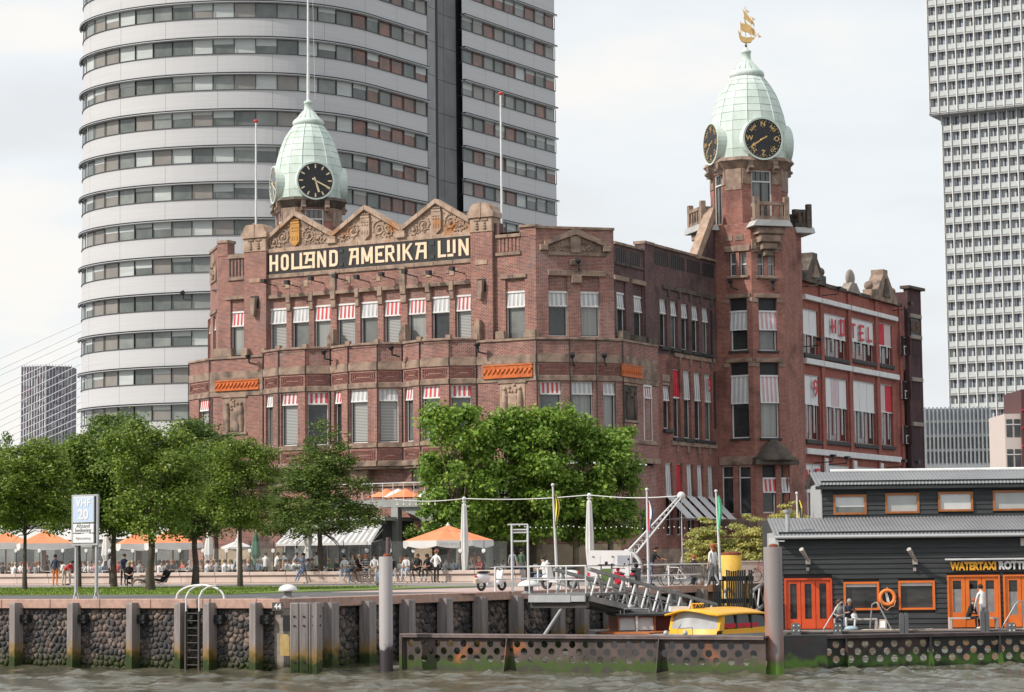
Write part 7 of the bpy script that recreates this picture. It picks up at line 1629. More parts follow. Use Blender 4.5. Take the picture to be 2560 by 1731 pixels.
for px,w,t,b,h,rot,lb in((645,3.2,'white','black','brown',160,'leftmost waiter in a white shirt standing beside the green parasol'),(663,2.6,'white','black','dark',175,'tall waiter with his back turned, white shirt and black trousers'),(689,3.4,'white','black','dark',120,'waiter in white shirt bending between the tall waiter and the awning'),(711,3.8,'white','black','dark',-160,'waiter in white shirt under the left end of the striped awning'),(737,4.1,'grey','black','brown',140,'waiter in grey shirt behind the seated man in white'),(790,3.4,'white','black','dark',170,'waiter with crossed black braces under the awning'),(1186,3.3,'orange','black','dark',100,'standing woman in orange top behind the white mast'),(1204,2.9,'black','black','dark',200,'standing person in black behind the woman in red'),(117,4.8,'grey','black','brown',30,'standing person under the left orange parasol'),(1282,2.6,'grey','denim','dark',160,'person in grey at the foot of the white ladder frame'),(1304,3.6,'green','denim','dark',150,'person with a light backpack seen through the white ladder frame')):
    x,y=terr(px,w);person(x,y,2.25,rot,'waiter' if 'waiter' in lb else 'stand',t,b,h,lb,'s',RD.choice((0,1)),grp='people standing on the terrace',sc=.98)
g=ground(1362,1466);person(g[0],g[1],2.2,-75,'sitleft','white','denim','dark','man with dark cap and white t-shirt sitting behind the rail, facing left','s')
g=at(1627,1460,103);person(g[0],g[1],2.2,110,'cyc','black','denim','dark','dark haired person in black t-shirt holding a bicycle','s',1)
g=at(1735,1460,103);person(g[0],g[1],2.2,175,'chair','black','denim','red','red haired person in black sitting on the slatted bench','s')
g=ground(1783,1468);person(g[0],g[1],2.2,-140,'walk','white','grey','red','person in a loose white top walking past the bench','l',0,'white')
p=HF.pt(HF.hit(2100,1550,-.7)[0],-.62);person(p[0],p[1],.36,-10,'bench_long','grey','navy','brown','person in grey top half hidden by the handrail at the red door','l')
p=HF.pt(HF.hit(2121,1550,-.7)[0],-.66);person(p[0],p[1],.36,5,'benchc','navy','white','grey','grey haired man in dark t-shirt and white trousers on the deck bench','s',1,'white')
p=HF.pt(HF.hit(2420,1550,-.7)[0],-.7);person(p[0],p[1],.36,50,'bench_long','black','black','red','person in black jacket sitting on the bench before the orange doors','s',0,'white')
p=HF.pt(HF.hit(2457,1550,-1.2)[0],-1.25);person(p[0],p[1],.40,-150,'stand_long','white','grey','dark','man in white shirt and grey trousers standing on the deck','s',0,'white',None,1.03)
# ---------------- parasols ----------------
PAO=M('orange_canvas',(.82,.29,.145),(.78,.26,.12),1.2,.8);PAW=M('white_canvas',(.66,.65,.63),(.58,.57,.56),1.5,.8);PRD=M('red_pole',(.35,.10,.06),None,rough=.5)
def parasol(px,w,peak,edge,half,lab,mat,n=8,grp='large orange parasols on the terrace',val=.42,pole=None,name='parasol',rot=0,x_y=None):
    x,y=x_y or terr(px,w);r=half*y/5870;zt=zat(px,peak,y);ze_=zat(px,edge,y);o=empty(name,(x,y,2.25),lab,'parasol',grp);Mx=TM(x,y,0,rot)
    m=MB();ring_=[(r*math.cos(2*math.pi*(i+.5)/n),r*math.sin(2*math.pi*(i+.5)/n)) for i in range(n)]
    for i in range(n):
        a,b=ring_[i],ring_[(i+1)%n];k=5
        for j in range(k):
            t0,t1=j/k,(j+1)/k
            def P_(p,t): return (p[0]*t,p[1]*t,zt-(zt-ze_)*t**.92)
            def Ms(t): 
                A,B=P_(a,t),P_(b,t);return ((A[0]+B[0])/2,(A[1]+B[1])/2,(A[2]+B[2])/2-.05*math.sin(math.pi*t))
            m.add([P_(a,t0),P_(a,t1),Ms(t1),Ms(t0)],[(0,1,2,3)],0,False);m.add([Ms(t0),Ms(t1),P_(b,t1),P_(b,t0)],[(0,1,2,3)],0,False)
    mk('canopy',m,mat,o,Mx);m=MB()
    for i in range(n):
        a,b=ring_[i],ring_[(i+1)%n];k=8;vs=[]
        for j in range(k+1):
            t=j/k;xx,yy=a[0]+(b[0]-a[0])*t,a[1]+(b[1]-a[1])*t;d=val*(.7+.3*abs(math.sin(math.pi*t)) );vs+=[(xx,yy,ze_),(xx*1.005,yy*1.005,ze_-d)]
        m.add(vs,[(2*j,2*j+1,2*j+3,2*j+2) for j in range(k)])
    mk('valance',m,PAW,o,Mx);m=MB();m.tube((0,0,2.25),(0,0,zt-.05),.05,n=8);mk('pole',m,pole or PRD,o,Mx);m=MB();m.lathe([(.14,zt-.03),(.05,zt+.08),(.05,zt+.14)],8);mk('finial',m,WH,o,Mx)
    m=MB()
    for i in range(n): m.tube((0,0,ze_-.25),(ring_[i][0]*.95,ring_[i][1]*.95,ze_-.03),.02,n=4)
    mk('ribs',m,pole or PRD,o,Mx,kind='stuff');return o
parasol(14,4.2,1330,1357,88,'large orange parasol cut by the left edge of the picture',PAO,4,rot=16)
parasol(112,3.4,1325,1359,92,'large orange parasol behind the notice board and the man in orange trousers',PAO,4,rot=16)
parasol(352,4.0,1322,1360,80,'large orange parasol behind the seated group on the lawn edge',PAO,4,rot=16)
parasol(432,3.4,1318,1358,92,'large orange parasol between two oak trunks right of the lawn group',PAO,4,rot=16)
parasol(1121,2.6,1313,1352,116,'large open orange parasol at the porch right of the grey pile',PAO,8,rot=10)
parasol(593,3.2,1351,1368,42,'small white open parasol right of the quay ladder hoops',PAW,8,None,.12,PGR)
for px,y0,y1,w,lab,mt in((265,1325,1440,3.5,'tall furled white parasol right of the notice board',PAW),(522,1325,1440,3.2,'furled white parasol between the ladder hoops and the small open parasol',PAW),(770,1288,1400,3.0,'furled white parasol in front of the striped awning',PAW),(640,1330,1425,3.,'furled dark green parasol left of the striped awning',M('green_canvas',(.05,.13,.08),None,rough=.8))):
    x,y=terr(px,w);zt,zb=zat(px,y0,y),max(2.9,zat(px,y1,y));o=empty('furled_parasol',(x,y,2.25),lab,'parasol','furled parasols');m=MB();h=zt-zb
    vs=[];n=14
    for (r,z) in((.04,zt),(.10,zt-.1*h),(.2,zt-.35*h),(.25,zt-.6*h),(.13,zt-.72*h),(.22,zt-.85*h),(.24,zb)):
        for i in range(n): t=2*math.pi*i/n;rr=r*(1+.18*(i%2));vs.append((rr*math.cos(t),rr*math.sin(t),z))
    m.add(vs,[(j*n+i,j*n+(i+1)%n,(j+1)*n+(i+1)%n,(j+1)*n+i) for j in range(6) for i in range(n)],0,False);mk('canopy',m,mt,o,TM(x,y));m=MB();m.tube((0,0,2.25),(0,0,zt+.1),.035,n=8);mk('pole',m,WH,o,TM(x,y))
# white spindle masts and crane
WSM=M('white_steel',(.70,.70,.70),(.6,.6,.6),1,.4)
def spindle(px,yt,x,y,lab,w=.22):
    zt=zat(px,yt,y);o=empty('furled_sail_mast',(x,y,2.2),lab,'mast','white spindle masts');m=MB();h=zt-2.2;vs=[];n=16;pr=((.05,0),(.07,.03),(.12,.1),(w,.38),(w*.95,.55),(.13,.92),(.08,.94))
    for r,t in pr:
        for i in range(n): a=2*math.pi*i/n;rr=r*(1-.22*(i%2));vs.append((x+rr*math.cos(a),y+rr*math.sin(a),2.2+h*t))
    m.add(vs,[(j*n+i,j*n+(i+1)%n,(j+1)*n+(i+1)%n,(j+1)*n+i) for j in range(len(pr)-1) for i in range(n)],0,False);mk('sail_cover',m,PAW,o,Matrix())
    m=MB();m.tube((x,y,2.2),(x,y,2.2+h*.97),.045,n=8);m.lathe([(.2,2.2),(.2,2.24)],10,(x,y));mk('pole',m,WSM,o,Matrix());m=MB();m.ball((x,y,zt),.11,10,6);m.tube((x-.1,y,zt-.2),(x,y,zt-.02),.03);m.tube((x+.1,y,zt-.2),(x,y,zt-.02),.03);mk('eye',m,WSM,o,Matrix());return Vector((x,y,zt))
g=ground(1162,1457);s1_=spindle(1162,1247,g[0],g[1],'white spindle shaped mast with furled cover in front of the orange parasol')
g=at(1475,1400,121);s2_=spindle(1475,1238,g[0],g[1],'white spindle shaped mast rising behind the white van')
x,y=terr(598,1.0);s3_=spindle(598,1330,x,y,'white pole mast right of the small white parasol, behind an oak trunk',.16)
tip=Vector(at(1703,1240,112));bs=Vector(at(1572,1390,110));o=empty('quay_crane',(bs.x,bs.y,2.2),'white slender quay crane with raised boom and hanging hook behind the van','crane')
m=MB();d_=(tip-bs).normalized();side=Vector((0,0,1)).cross(d_).normalized()*.0+Vector((.0,1,0))*.16;upv=d_.cross(Vector((0,1,0))).normalized()*.16
for s in(-1,1):
    for q in(-1,1): m.tube(bs+side*s+upv*q*1.2,tip+side*s*.4+upv*q*.35,.045,.035,6)
n=14
for i in range(n):
    a=bs.lerp(tip,i/n);b=bs.lerp(tip,(i+1)/n);k0,k1=1.2-.85*i/n,1.2-.85*(i+1)/n
    m.tube(a+upv*k0,b-upv*k1,.02,n=4);m.tube(a-upv*k0+side,b+upv*k1+side,.02,n=4)
mk('boom',m,WSM,o,Matrix());m=MB();m.tube((bs.x,bs.y,2.2),(bs.x,bs.y,bs.z+.3),.25,.2,12);mk('pedestal',m,WSM,o,Matrix())
m=MB();m.ball(tip,.2,12,8);mk('sheave',m,WSM,o,Matrix());hk=zat(1705,1402,112);m=MB();m.tube(tip,(tip.x,tip.y,hk),.022,n=5);mk('hoist_rope',m,WSM,o,Matrix());m=MB();m.lathe([(.03,hk+.2),(.1,hk+.05),(.13,hk-.25),(.09,hk-.5),(.03,hk-.55)],12,(tip.x,tip.y));m.tube((tip.x,tip.y,hk-.5),(tip.x,tip.y,hk-1.2),.05,n=6);mk('hook_block',m,M('hook_steel',(.35,.34,.33),(.2,.15,.13),5,.4,metal=.4),o,Matrix())
o=empty('suspended_cable',(s1_.x,s1_.y,s1_.z),'long white cable strung across the tops of the spindle masts to the crane tip','cable');m=MB();L_=[Vector(at(985,1249,127)),s1_,s2_,tip];pts=[]
for a,b in zip(L_,L_[1:]):
    for i in range(9): t=i/8;p=a.lerp(b,t);p.z-=.12*math.sin(math.pi*t);pts.append(p)
m.path(pts,.025,5);mk('cable',m,WSM,o,Matrix())
for i in range(7):
    p=L_[0].lerp(L_[1],.05+.09*i);m=MB();m.tube((p.x,p.y,p.z),(p.x,p.y,p.z-.22),.008,n=4);m.ball((p.x,p.y,p.z-.28),.05,8,5);mk('lamp',m,M('lamp_globe',(.8,.78,.7),None,rough=.3),o,Matrix())
# glass windscreens with round lamps
GLS=M('clear_screen_glass',(.75,.82,.8),None,rough=.03,alpha=.06,spec=.8)
ORD='first second third fourth fifth sixth seventh eighth ninth tenth eleventh twelfth thirteenth fourteenth fifteenth sixteenth seventeenth eighteenth nineteenth twentieth'.split()+['twenty first','twenty second']
for i in range(22):
    px=-18+58.5*i
    if px>1240: break
    x,y=terr(px,.62);x2,y2=terr(px+58.5,.62);zt=zat(px,1354 if px>600 else 1372,y);fr=Fr(x,y,math.degrees(math.atan2(y2-y,x2-x)));l=math.hypot(x2-x,y2-y)
    o=empty('glass_windscreen',(x,y,2.86),f'clear windscreen panel with round lamp, {ORD[i]} from the left on the wall','windscreen','glass windscreens along the low terrace wall')
    m=MB();m.box(-.015,.015,-.015,.015,2.86,zt+.02);mk('post',m,BLK,o,fr);m=MB();m.quad((.02,0,2.95),(l-.02,0,2.95),(l-.02,0,zt),(.02,0,zt));mk('pane',m,GLS,o,fr)
    zl=zat(px,1377,y);m=MB();m.tube((0,-.06,zl),(0,-.02,zl),.11,.11,14);m.tube((0,-.08,zl),(0,-.06,zl),.04,.04,8,0);mk('lamp',m,WH,o,fr)
# terrace tables
for i,px in enumerate((20,75,112,222,255,345,385,430,465,525,568,625,735,800,1120,1165,1260,1330)):
    x,y=terr(px,2.2);o=empty('terrace_table',(x,y,2.25),f'plain rectangular cafe table, {ORD[i]} from the left among the terrace tables','table','terrace tables');Mx=TM(x,y,2.25,-28.8+8*(i%3))
    m=MB();m.box(-.7,.7,-.38,.38,.72,.76);mk('tabletop',m,M('table_white',(.55,.54,.5),(.4,.38,.35),2,.6),o,Mx)
    for a in(-1,1):
        for b in(-1,1): m=MB();m.tube((a*.6,b*.3,0),(a*.6,b*.3,.72),.02,n=5);mk('leg',m,BLK,o,Mx)
    r=random.Random(i)
    for k in range(2):
        c=TM(*terr(px+r.uniform(-18,18),1.4+k*1.7),2.25,r.uniform(0,360));oc=empty('cafe_chair',c,f'dark slatted cafe chair {"before" if k==0 else "behind"} the {ORD[i]} terrace table from the left','chair','cafe chairs on the terrace')
        m=MB();m.box(-.22,.22,-.22,.22,.43,.46);mk('seat',m,CL['grey'],oc,c);m=MB();m.box(-.22,.22,.2,.23,.55,.62);m.box(-.22,.22,.2,.23,.7,.86);m.box(-.22,-.19,.19,.23,.46,.9);m.box(.19,.22,.19,.23,.46,.9);mk('backrest',m,CL['grey'],oc,c)
        for a in(-1,1):
            for b in(-1,1): m=MB();m.tube((a*.2,b*.2,0),(a*.2,b*.2,.44),.012,n=4);mk('leg',m,BLK,oc,c)
gb_=empty('terrace_restaurant',(*terr(200,26),2.2),'long low grey green restaurant wing with white roof edge behind the left parasols','restaurant');GF=Fr(*terr(-60,26),-28.8);ge=GF.hit(500,1400)[0]
m=MB();m.box(0,ge,0,6,2.25,GF.hit(200,1352)[1]);mk('wall',m,M('grey_green_render',(.33,.35,.31),(.28,.30,.27),.6,.7),gb_,GF);m=MB();m.box(-.2,ge+.2,-.3,6.2,GF.hit(200,1350)[1],GF.hit(200,1322)[1]);mk('roof_edge',m,WH,gb_,GF)
for i in range(11): u=ge*(i+.5)/11;m=MB();m.box(u-.9,u+.9,-.02,.03,3.0,4.6);mk('window',m,GM if i%2 else GD,gb_,GF)
# ---------------- awning pavilion and porch ----------------
AP=empty('glass_pavilion',(*terr(830,11),2.2),'low glass cafe pavilion with a wide grey and white striped awning','pavilion')
PF=Fr(*terr(713,11),-20);pr_=PF.hit(955,1400)[0];zg=PF.hit(830,1352)[1];zw=PF.hit(830,1312)[1]
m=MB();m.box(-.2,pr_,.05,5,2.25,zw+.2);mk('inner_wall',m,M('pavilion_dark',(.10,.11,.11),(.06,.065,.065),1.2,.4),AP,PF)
m=MB();m.box(-.2,pr_,-.02,.05,2.25,3.0);mk('base_panel',m,BL[3],AP,PF)
for i in range(9):
    a=pr_*i/9;m=MB();m.box(a-.03,a+.03,-.06,.04,2.25,zw);mk('mullion',m,PGR,AP,PF)
    m=MB();m.quad((a+.04,.0,3.0),(a+pr_/9-.04,.0,3.0),(a+pr_/9-.04,.0,zw),(a+.04,.0,zw));mk('pane',m,(GD,GM,GD)[i%3],AP,PF)
m=MB();m.box(-.4,pr_+.3,-.2,5.2,zw+.2,zw+.42);mk('roof',m,M('zinc_roof',(.45,.45,.44),None,rough=.5),AP,PF)
fr=PF;aw=-2.6;ua_,ub_=PF.hit(732,1312,0)[0],PF.hit(957,1312,0)[0];uc_,ud_=PF.hit(690,1358,aw)[0],PF.hit(928,1358,aw)[0];za_,zb2=PF.hit(830,1314,0)[1],PF.hit(810,1358,aw)[1]
m=MB();n=34
for i in range(n):
    a0,a1=ua_+(ub_-ua_)*i/n,ua_+(ub_-ua_)*(i+1)/n;c0_,c1_=uc_+(ud_-uc_)*i/n,uc_+(ud_-uc_)*(i+1)/n
    m.quad((c0_,aw,zb2),(c1_,aw,zb2),(a1,0,za_),(a0,0,za_),i%2)
    m.quad((c0_,aw,zb2-.14),(c1_,aw,zb2-.14),(c1_,aw,zb2),(c0_,aw,zb2),0)
mk('awning',m,[PAW,M('awning_grey',(.34,.34,.35),None,rough=.8)],AP,PF)
m=MB();m.tube((ub_,0,za_-.3),(ud_,aw,zb2),.03,n=5);m.tube((ub_,0,za_-.9),(ud_,aw,zb2),.025,n=5);m.tube((ua_,0,za_-.9),(uc_,aw,zb2),.025,n=5);mk('awning_arm',m,WH,AP,PF)
PO=empty('entrance_porch',(*terr(990,14),2.2),'grey steel porch with roof terrace before the hotel entrance','porch')
OF_=Fr(*terr(978,13.5),-28.8);zpb,zpt=OF_.hit(1000,1268)[1],OF_.hit(1000,1249)[1];pe_=OF_.hit(1225,1260)[0]
PG_=M('porch_steel',(.30,.315,.30),(.24,.25,.24),1,.45)
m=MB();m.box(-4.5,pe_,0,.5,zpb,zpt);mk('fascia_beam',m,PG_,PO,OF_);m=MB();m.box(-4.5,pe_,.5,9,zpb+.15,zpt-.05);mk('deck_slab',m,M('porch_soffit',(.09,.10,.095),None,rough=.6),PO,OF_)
for u in(0,pe_-.6): m=MB();m.box(u,u+.48,.02,.5,2.25,zpb);mk('column',m,PG_,PO,OF_)
m=MB();m.add([(.5,.3,zpb),(3.8,.3,zpb),(3.8,.3,zpb-.1),(2.2,.3,zpb-.9)],[(0,3,2,1)]);m.prism([(.5,zpb-.15),(.5,zpb),(5.5,zpb),(5.5,zpb-1.5),(3.4,zpb-1.2)][::-1],.25,.35);mk('curved_bracket',m,PG_,PO,OF_)
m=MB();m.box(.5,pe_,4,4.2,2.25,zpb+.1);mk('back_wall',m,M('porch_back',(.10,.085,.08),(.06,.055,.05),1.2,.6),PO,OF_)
m=MB();m.box(.5,3.7,3,3.2,OF_.hit(1050,1305,3)[1],OF_.hit(1050,1294,3)[1]);m.box(.5,2.,2.5,2.7,OF_.hit(1020,1311,2.5)[1],OF_.hit(1020,1306,2.5)[1]);mk('sign_band',m,M('faded_wood',(.38,.33,.29),None),PO,OF_)
for k in range(16): 
    u=-4.3+k*(pe_+4.2)/15;m=MB();m.tube((u,.05,zpt),(u,.05,zpt+1.0),.02,n=5);mk('rail_post',m,WH,PO,OF_)
m=MB();m.tube((-4.3,.05,zpt+1.),(pe_,.05,zpt+1.),.025,n=5);mk('handrail',m,WH,PO,OF_)
for px,mt,lb in((955,PAO,'small orange parasol at the left of the porch roof'),(1020,PAO,'small orange parasol on the porch roof beside the white one'),(1065,PAW,'small white parasol on the porch roof'),(985,PAW,'white parasol at the left end of the porch roof'),(1110,PAW,'small white parasol on the porch roof close to the plane tree')):
    p=OF_.pt(OF_.hit(px,1240,2.5)[0],2.2+.8*(px%2));zt=zat(px,1222,p[1]);m=MB();o=empty('roof_parasol',(p[0],p[1],zpt),lb,'parasol','small parasols on the porch roof');m.lathe([(1.25,zt-.55),(0.02,zt)],8,(p[0],p[1]),sm=False);mk('canopy',m,mt,o,Matrix());m=MB();m.tube((p[0],p[1],zpt),(p[0],p[1],zt-.05),.03,n=6);mk('pole',m,WH,o,Matrix())
# ---------------- landing stage, railings, gangway ----------------
pa=ground(1322,1484.5);LF=Fr(pa[0],pa[1],-28.8);ll=LF.hit(1463,1488)[0];pb=LF.pt(ll)
LSg=empty('landing_stage',(pa[0],pa[1],2.0),'cantilevered steel landing stage with white rails above the dark quay','landing stage')
m=MB();m.box(0,ll,0,3.4,2.12,2.2);mk('deck',m,M('grating_steel',(.20,.20,.20),(.14,.14,.14),3,.6),LSg,LF);m=MB();m.box(0,ll*.75,-.05,.05,1.9,2.14);m.box(ll*.75+.02,ll,-.04,.05,1.92,2.12);mk('edge_beam',m,PGR,LSg,LF);m=MB();m.box(0,ll,.1,.3,1.7,1.9);mk('girder',m,STL,LSg,LF)
m=MB();m.tube((.35,.2,.55),(ll*.6,.2,1.85),.07,n=6);mk('brace',m,PGR,LSg,LF)
def rails(fr,us,w,z,h,nm,par,r=.022,mids=(.5,)):
    for u in us: m=MB();m.tube((u,w,z),(u,w,z+h),r*1.3,n=6);mk('rail_post',m,WSM,par,fr)
    for k in(1.,)+mids: m=MB();m.tube((us[0],w,z+h*k),(us[-1],w,z+h*k),r*(1.2 if k==1 else .9),n=6);mk('rail',m,WSM,par,fr)
rails(LF,[0,ll*.33,ll*.66,ll],.05,2.2,.95,'',LSg)
fp_=empty('white_ladder_frame',ground(1281,1480),'tall white tubular frame with crossbars at the quay edge beside the scooter','frame');F2=Fr(*ground(1281,1481)[:2],10);wl_=F2.hit(1320,1400)[0];zt_=F2.hit(1300,1312)[1]
for x in(0,wl_): m=MB();m.tube((x,0,2.2),(x,0,zt_),.04,n=8);mk('upright',m,WSM,fp_,F2)
for y in(1312,1325,1332,1354): z_=F2.hit(1300,y)[1];m=MB();m.tube((-.15 if y==1312 else 0,0,z_),(wl_,0,z_),.03,n=8);mk('crossbar',m,WSM,fp_,F2)
QRL=empty('quay_railing',(*QR.pt(12,.3),2.2),'long white tubular railing along the shaded side of the quay','railing')
us=[QR.hit(px,1440,.35)[0] for px in(1238,1281,1345,1402,1467,1530,1572,1672,1757,1800)]
for u in us: m=MB();m.tube((u,.35,2.2),(u,.35,3.12),.04,n=6);mk('rail_post',m,WSM,QRL,QR)
for z_ in(3.12,2.68): m=MB();m.tube((us[0],.35,z_),(us[-1],.35,z_),.03,n=6);mk('rail',m,WSM,QRL,QR)
# gangway truss
ga=Vector((*LF.pt(ll+.05,.25),2.15));gb=Vector(at(1790,1566,96.));gd=(gb-ga);gl_=gd.length;hd_=math.atan2(gd.y,gd.x);GW=empty('gangway',(ga.x,ga.y,0),'grey steel truss gangway sloping down from the landing stage to the pontoon','gangway')
Rm=Matrix.Translation(ga)@Matrix.Rotation(hd_,4,'Z')@Matrix.Rotation(-math.asin(gd.z/gl_),4,'Y')
GG=M('galvanised_grating',(.34,.34,.335),(.26,.26,.255),2,.5,metal=.2);n=11
m=MB();m.box(0,gl_,0,1.3,-.12,-.04);mk('walkway',m,M('grating_steel',(.2,.2,.2)),GW,Rm)
for y in(0,1.3):
    m=MB();m.box(0,gl_,y-.05,y+.05,-.22,-.02);mk('bottom_chord',m,GG,GW,Rm);m=MB();m.box(-.1,gl_,y-.05,y+.05,.82,.94);mk('top_chord',m,GG,GW,Rm)
    for i in range(n):
        a=gl_*i/n;b=gl_*(i+1)/n
        m=MB();m.tube((a+.05,y,-.1),((a+b)/2+.1,y,.85),.04,n=6);mk('diagonal',m,WSM if y==0 else GG,GW,Rm);m=MB();m.tube(((a+b)/2+.12,y,.85),(b,y,-.1),.035,n=6);mk('diagonal',m,GG,GW,Rm)
    m=MB();m.tube((0,y,.4),(gl_,y,.4),.018,n=5);mk('mid_rail',m,GG,GW,Rm)
ga2=Vector(at(1878,1535,99));gb2=Vector(at(1952,1478,106));gd=gb2-ga2;Rm2=Matrix.Translation(ga2)@Matrix.Rotation(math.atan2(gd.y,gd.x),4,'Z')@Matrix.Rotation(-math.asin(gd.z/gd.length),4,'Y');G2=empty('gangway',(ga2.x,ga2.y,0),'short grey truss gangway rising behind the black palisade to the thick pile','gangway')
for y in(0,1.2):
    m=MB();m.box(0,gd.length,y-.05,y+.05,-.1,.02);m.box(0,gd.length,y-.05,y+.05,.85,.95);mk('chord',m,GG,G2,Rm2)
    for i in range(5): a=gd.length*i/5;b=gd.length*(i+1)/5;m=MB();m.tube((a,y,0),((a+b)/2,y,.88),.035,n=5);mk('diagonal',m,WSM,G2,Rm2);m=MB();m.tube(((a+b)/2,y,.88),(b,y,0),.035,n=5);mk('diagonal',m,GG,G2,Rm2)
# low pontoon the gangway lands on
o=empty('mooring_pontoon',(*at(1760,1580,97)[:2],.3),'low dark mooring pontoon behind the yellow boat','pontoon');PN=Fr(*at(1500,1580,98)[:2],-2);m=MB();m.box(0,7.6,0,2.5,-.5,.45);mk('hull',m,M('pontoon_black',(.03,.03,.03)),o,PN);m=MB();m.box(-.05,7.65,-.05,2.55,.45,.52);mk('deck',m,DKM,o,PN)
# yellow pile and black palisade
c=at(1829,1450,101);rY=26*101/5870;o=empty('yellow_pile',(c[0],c[1],0),'thick yellow topped steel pile standing behind the black palisade','pile');m=MB();zt=zat(1829,1389,101);m.lathe([(rY,-1),(rY,zt),(rY*.9,zt+.02)],26,(c[0],c[1]));mk('shaft',m,M('chipped_yellow',(.72,.43,.06),(.55,.33,.06),1.6,.6,c3=(.2,.12,.08),s3=1.1,lo3=.58,hi3=.7),o,Matrix());m=MB();m.lathe([(rY*.95,zt+.02),(rY*1.0,zt+.1),(rY*.5,zt+.16)],14,(c[0],c[1]));mk('cap',m,M('rust',(.2,.1,.05)),o,Matrix())
PL=Fr(*at(1782,1500,98)[:2],0);pw_=PL.hit(1883,1500)[0];o=empty('timber_palisade',(*PL.o,0),'black tarred timber palisade around the yellow pile','palisade');r=random.Random(4)
TAR=M('black_tar_timber',(.018,.019,.02),(.03,.03,.03),2,.7,stretch=(4,4,.4))
for i in range(18):
    u=pw_*i/18
    if i in(4,5,15): continue
    z1=PL.hit(1800,1430+ (4 if i<6 else -3)+r.uniform(-2,2))[1];m=MB();m.box(u+.01,u+pw_/18-.015,-.06,.06,-.5,z1);mk('pale',m,TAR,o,PL)
for y in(1447,1503): z_=PL.hit(1830,y)[1];m=MB();m.box(-.05,pw_+.05,.07,.16,z_-.1,z_+.1);mk('waling',m,TAR,o,PL)
for u in(pw_*.27,pw_*.87,pw_*.83): m=MB();m.tube((u,.3,0),(u,.3,PL.hit(1830,1440)[1]),.05,n=8);mk('yellow_guide',m,MT['chipped_yellow'],o,PL)
# flagpoles and flags
def flagpole(px0,y0,px1,y1,Y,cols,lab,fx,fy0,fy1,fw):
    a,b=Vector(at(px0,y0,Y)),Vector(at(px1,y1,Y));o=empty('flagpole',(b.x,b.y,b.z),lab,'flagpole','small flagpoles on the waterfront');m=MB();m.tube(b,a,.06,.035,8);m.ball(a+Vector((0,0,.06)),.07,8,5);mk('pole',m,WSM,o,Matrix())
    z0,z1=zat(fx,fy0,Y),zat(fx,fy1,Y);w=fw*Y/5870;n=7;k=len(cols);vs=[];m=MB();x0=a.x+(b.x-a.x)*(a.z-z0)/(a.z-b.z)
    for j in range(n+1):
        t=j/n
        for i in range(k+1): s=i/k;vs.append((x0+.03+s*w*(.35+.65*t)+.1*math.sin(t*5)*s,Y-.05+.12*math.sin(6*s+3*t),z0+(z1-z0)*t+s*.1*(1-t)-s*t*.25))
    for j in range(n):
        for i in range(k): m.add([vs[j*(k+1)+i],vs[j*(k+1)+i+1],vs[(j+1)*(k+1)+i+1],vs[(j+1)*(k+1)+i]],[(0,1,2,3)],i,True)
    mk('flag',m,[CL_[c] for c in cols],o,Matrix())
CL_={'y':M('flag_yellow',(.75,.6,.08),None,rough=.7),'k':M('flag_black',(.02,.02,.02),None,rough=.7),'r':M('flag_red',(.6,.03,.04),None,rough=.7),'w':M('flag_white',(.72,.72,.72),None,rough=.7),'b':M('flag_blue',(.04,.08,.3),None,rough=.7),'g':M('flag_green',(.10,.48,.27),None,rough=.7)}
flagpole(1382,1217,1394,1478,88,['k','y','k','y'],'leaning white flagpole with a hanging black and yellow flag before the plane trees',1386,1240,1308,14)
flagpole(1617,1228,1622,1480,93,['r','w','b'],'white flagpole with a hanging red white and blue flag',1619,1256,1325,12)
flagpole(1790,1232,1802,1450,96,['g','g'],'leaning white flagpole with a hanging plain green flag by the yellow tree',1792,1244,1320,13)
flagpole(1992,1237,1995,1320,104,['y','k','y','k'],'short white flagpole with a yellow and black flag behind the black house roof',1993,1255,1310,15)
# ---------------- van, bikes, scooters, bench, bin ----------------
VF=Fr(*ground(1471,1466)[:2],-6);vw=VF.hit(1578,1420)[0];VZ=2.2
o=empty('white_van',(*VF.o,2.2),'small white box van parked between the plane trees and the quay railing','van');VW=M('van_white',(.74,.74,.74),(.68,.68,.68),1,.35)
h1=VF.hit(1520,1376)[1];m=MB();m.prism([(0,VZ+.35),(vw,VZ+.35),(vw,h1-.12),(vw-.12,h1-.02),(.12,h1),(0,h1-.15)],0,1.7);mk('box_body',m,VW,o,VF)
vc=VF.hit(1602,1420,.3)[0];m=MB();m.prism([(vw,VZ+.3),(vc,VZ+.3),(vc,VZ+.95),(vc-.12,h1-.35),(vc-.3,h1-.12),(vw,h1-.08)],.1,1.6);mk('cab',m,VW,o,VF)
m=MB();m.prism([(vw+.06,VZ+1.0),(vc-.1,VZ+1.0),(vc-.2,h1-.38),(vw+.06,h1-.3)],.08,.12);mk('cab_window',m,GD,o,VF)
a,b=VF.hit(1543,1400)[0],VF.hit(1575,1400)[0];m=MB();m.bev(a,b,-.03,.02,VZ+.85,h1-.22);mk('side_window',m,M('van_window',(.36,.38,.42),(.3,.32,.36),1,.15),o,VF)
for x in(vw*.28,vw*.6): m=MB();m.box(x-.006,x+.006,-.006,.0,VZ+.5,h1-.25);mk('door_gap',m,CL['grey'],o,VF)
for x in(vw*.1,vw*.55): m=MB();m.box(x,x+.08,-.03,0,h1-.3,h1-.26);mk('hinge',m,BLK,o,VF)
for x in(.45,vc-.35): m=MB();m.tube((x,.05,VZ+.3),(x,.25,VZ+.3),.3,.3,18);m.tube((x,.02,VZ+.3),(x,.05,VZ+.3),.14,.16,10,1);mk('wheel',m,[BLK,PGR],o,VF)
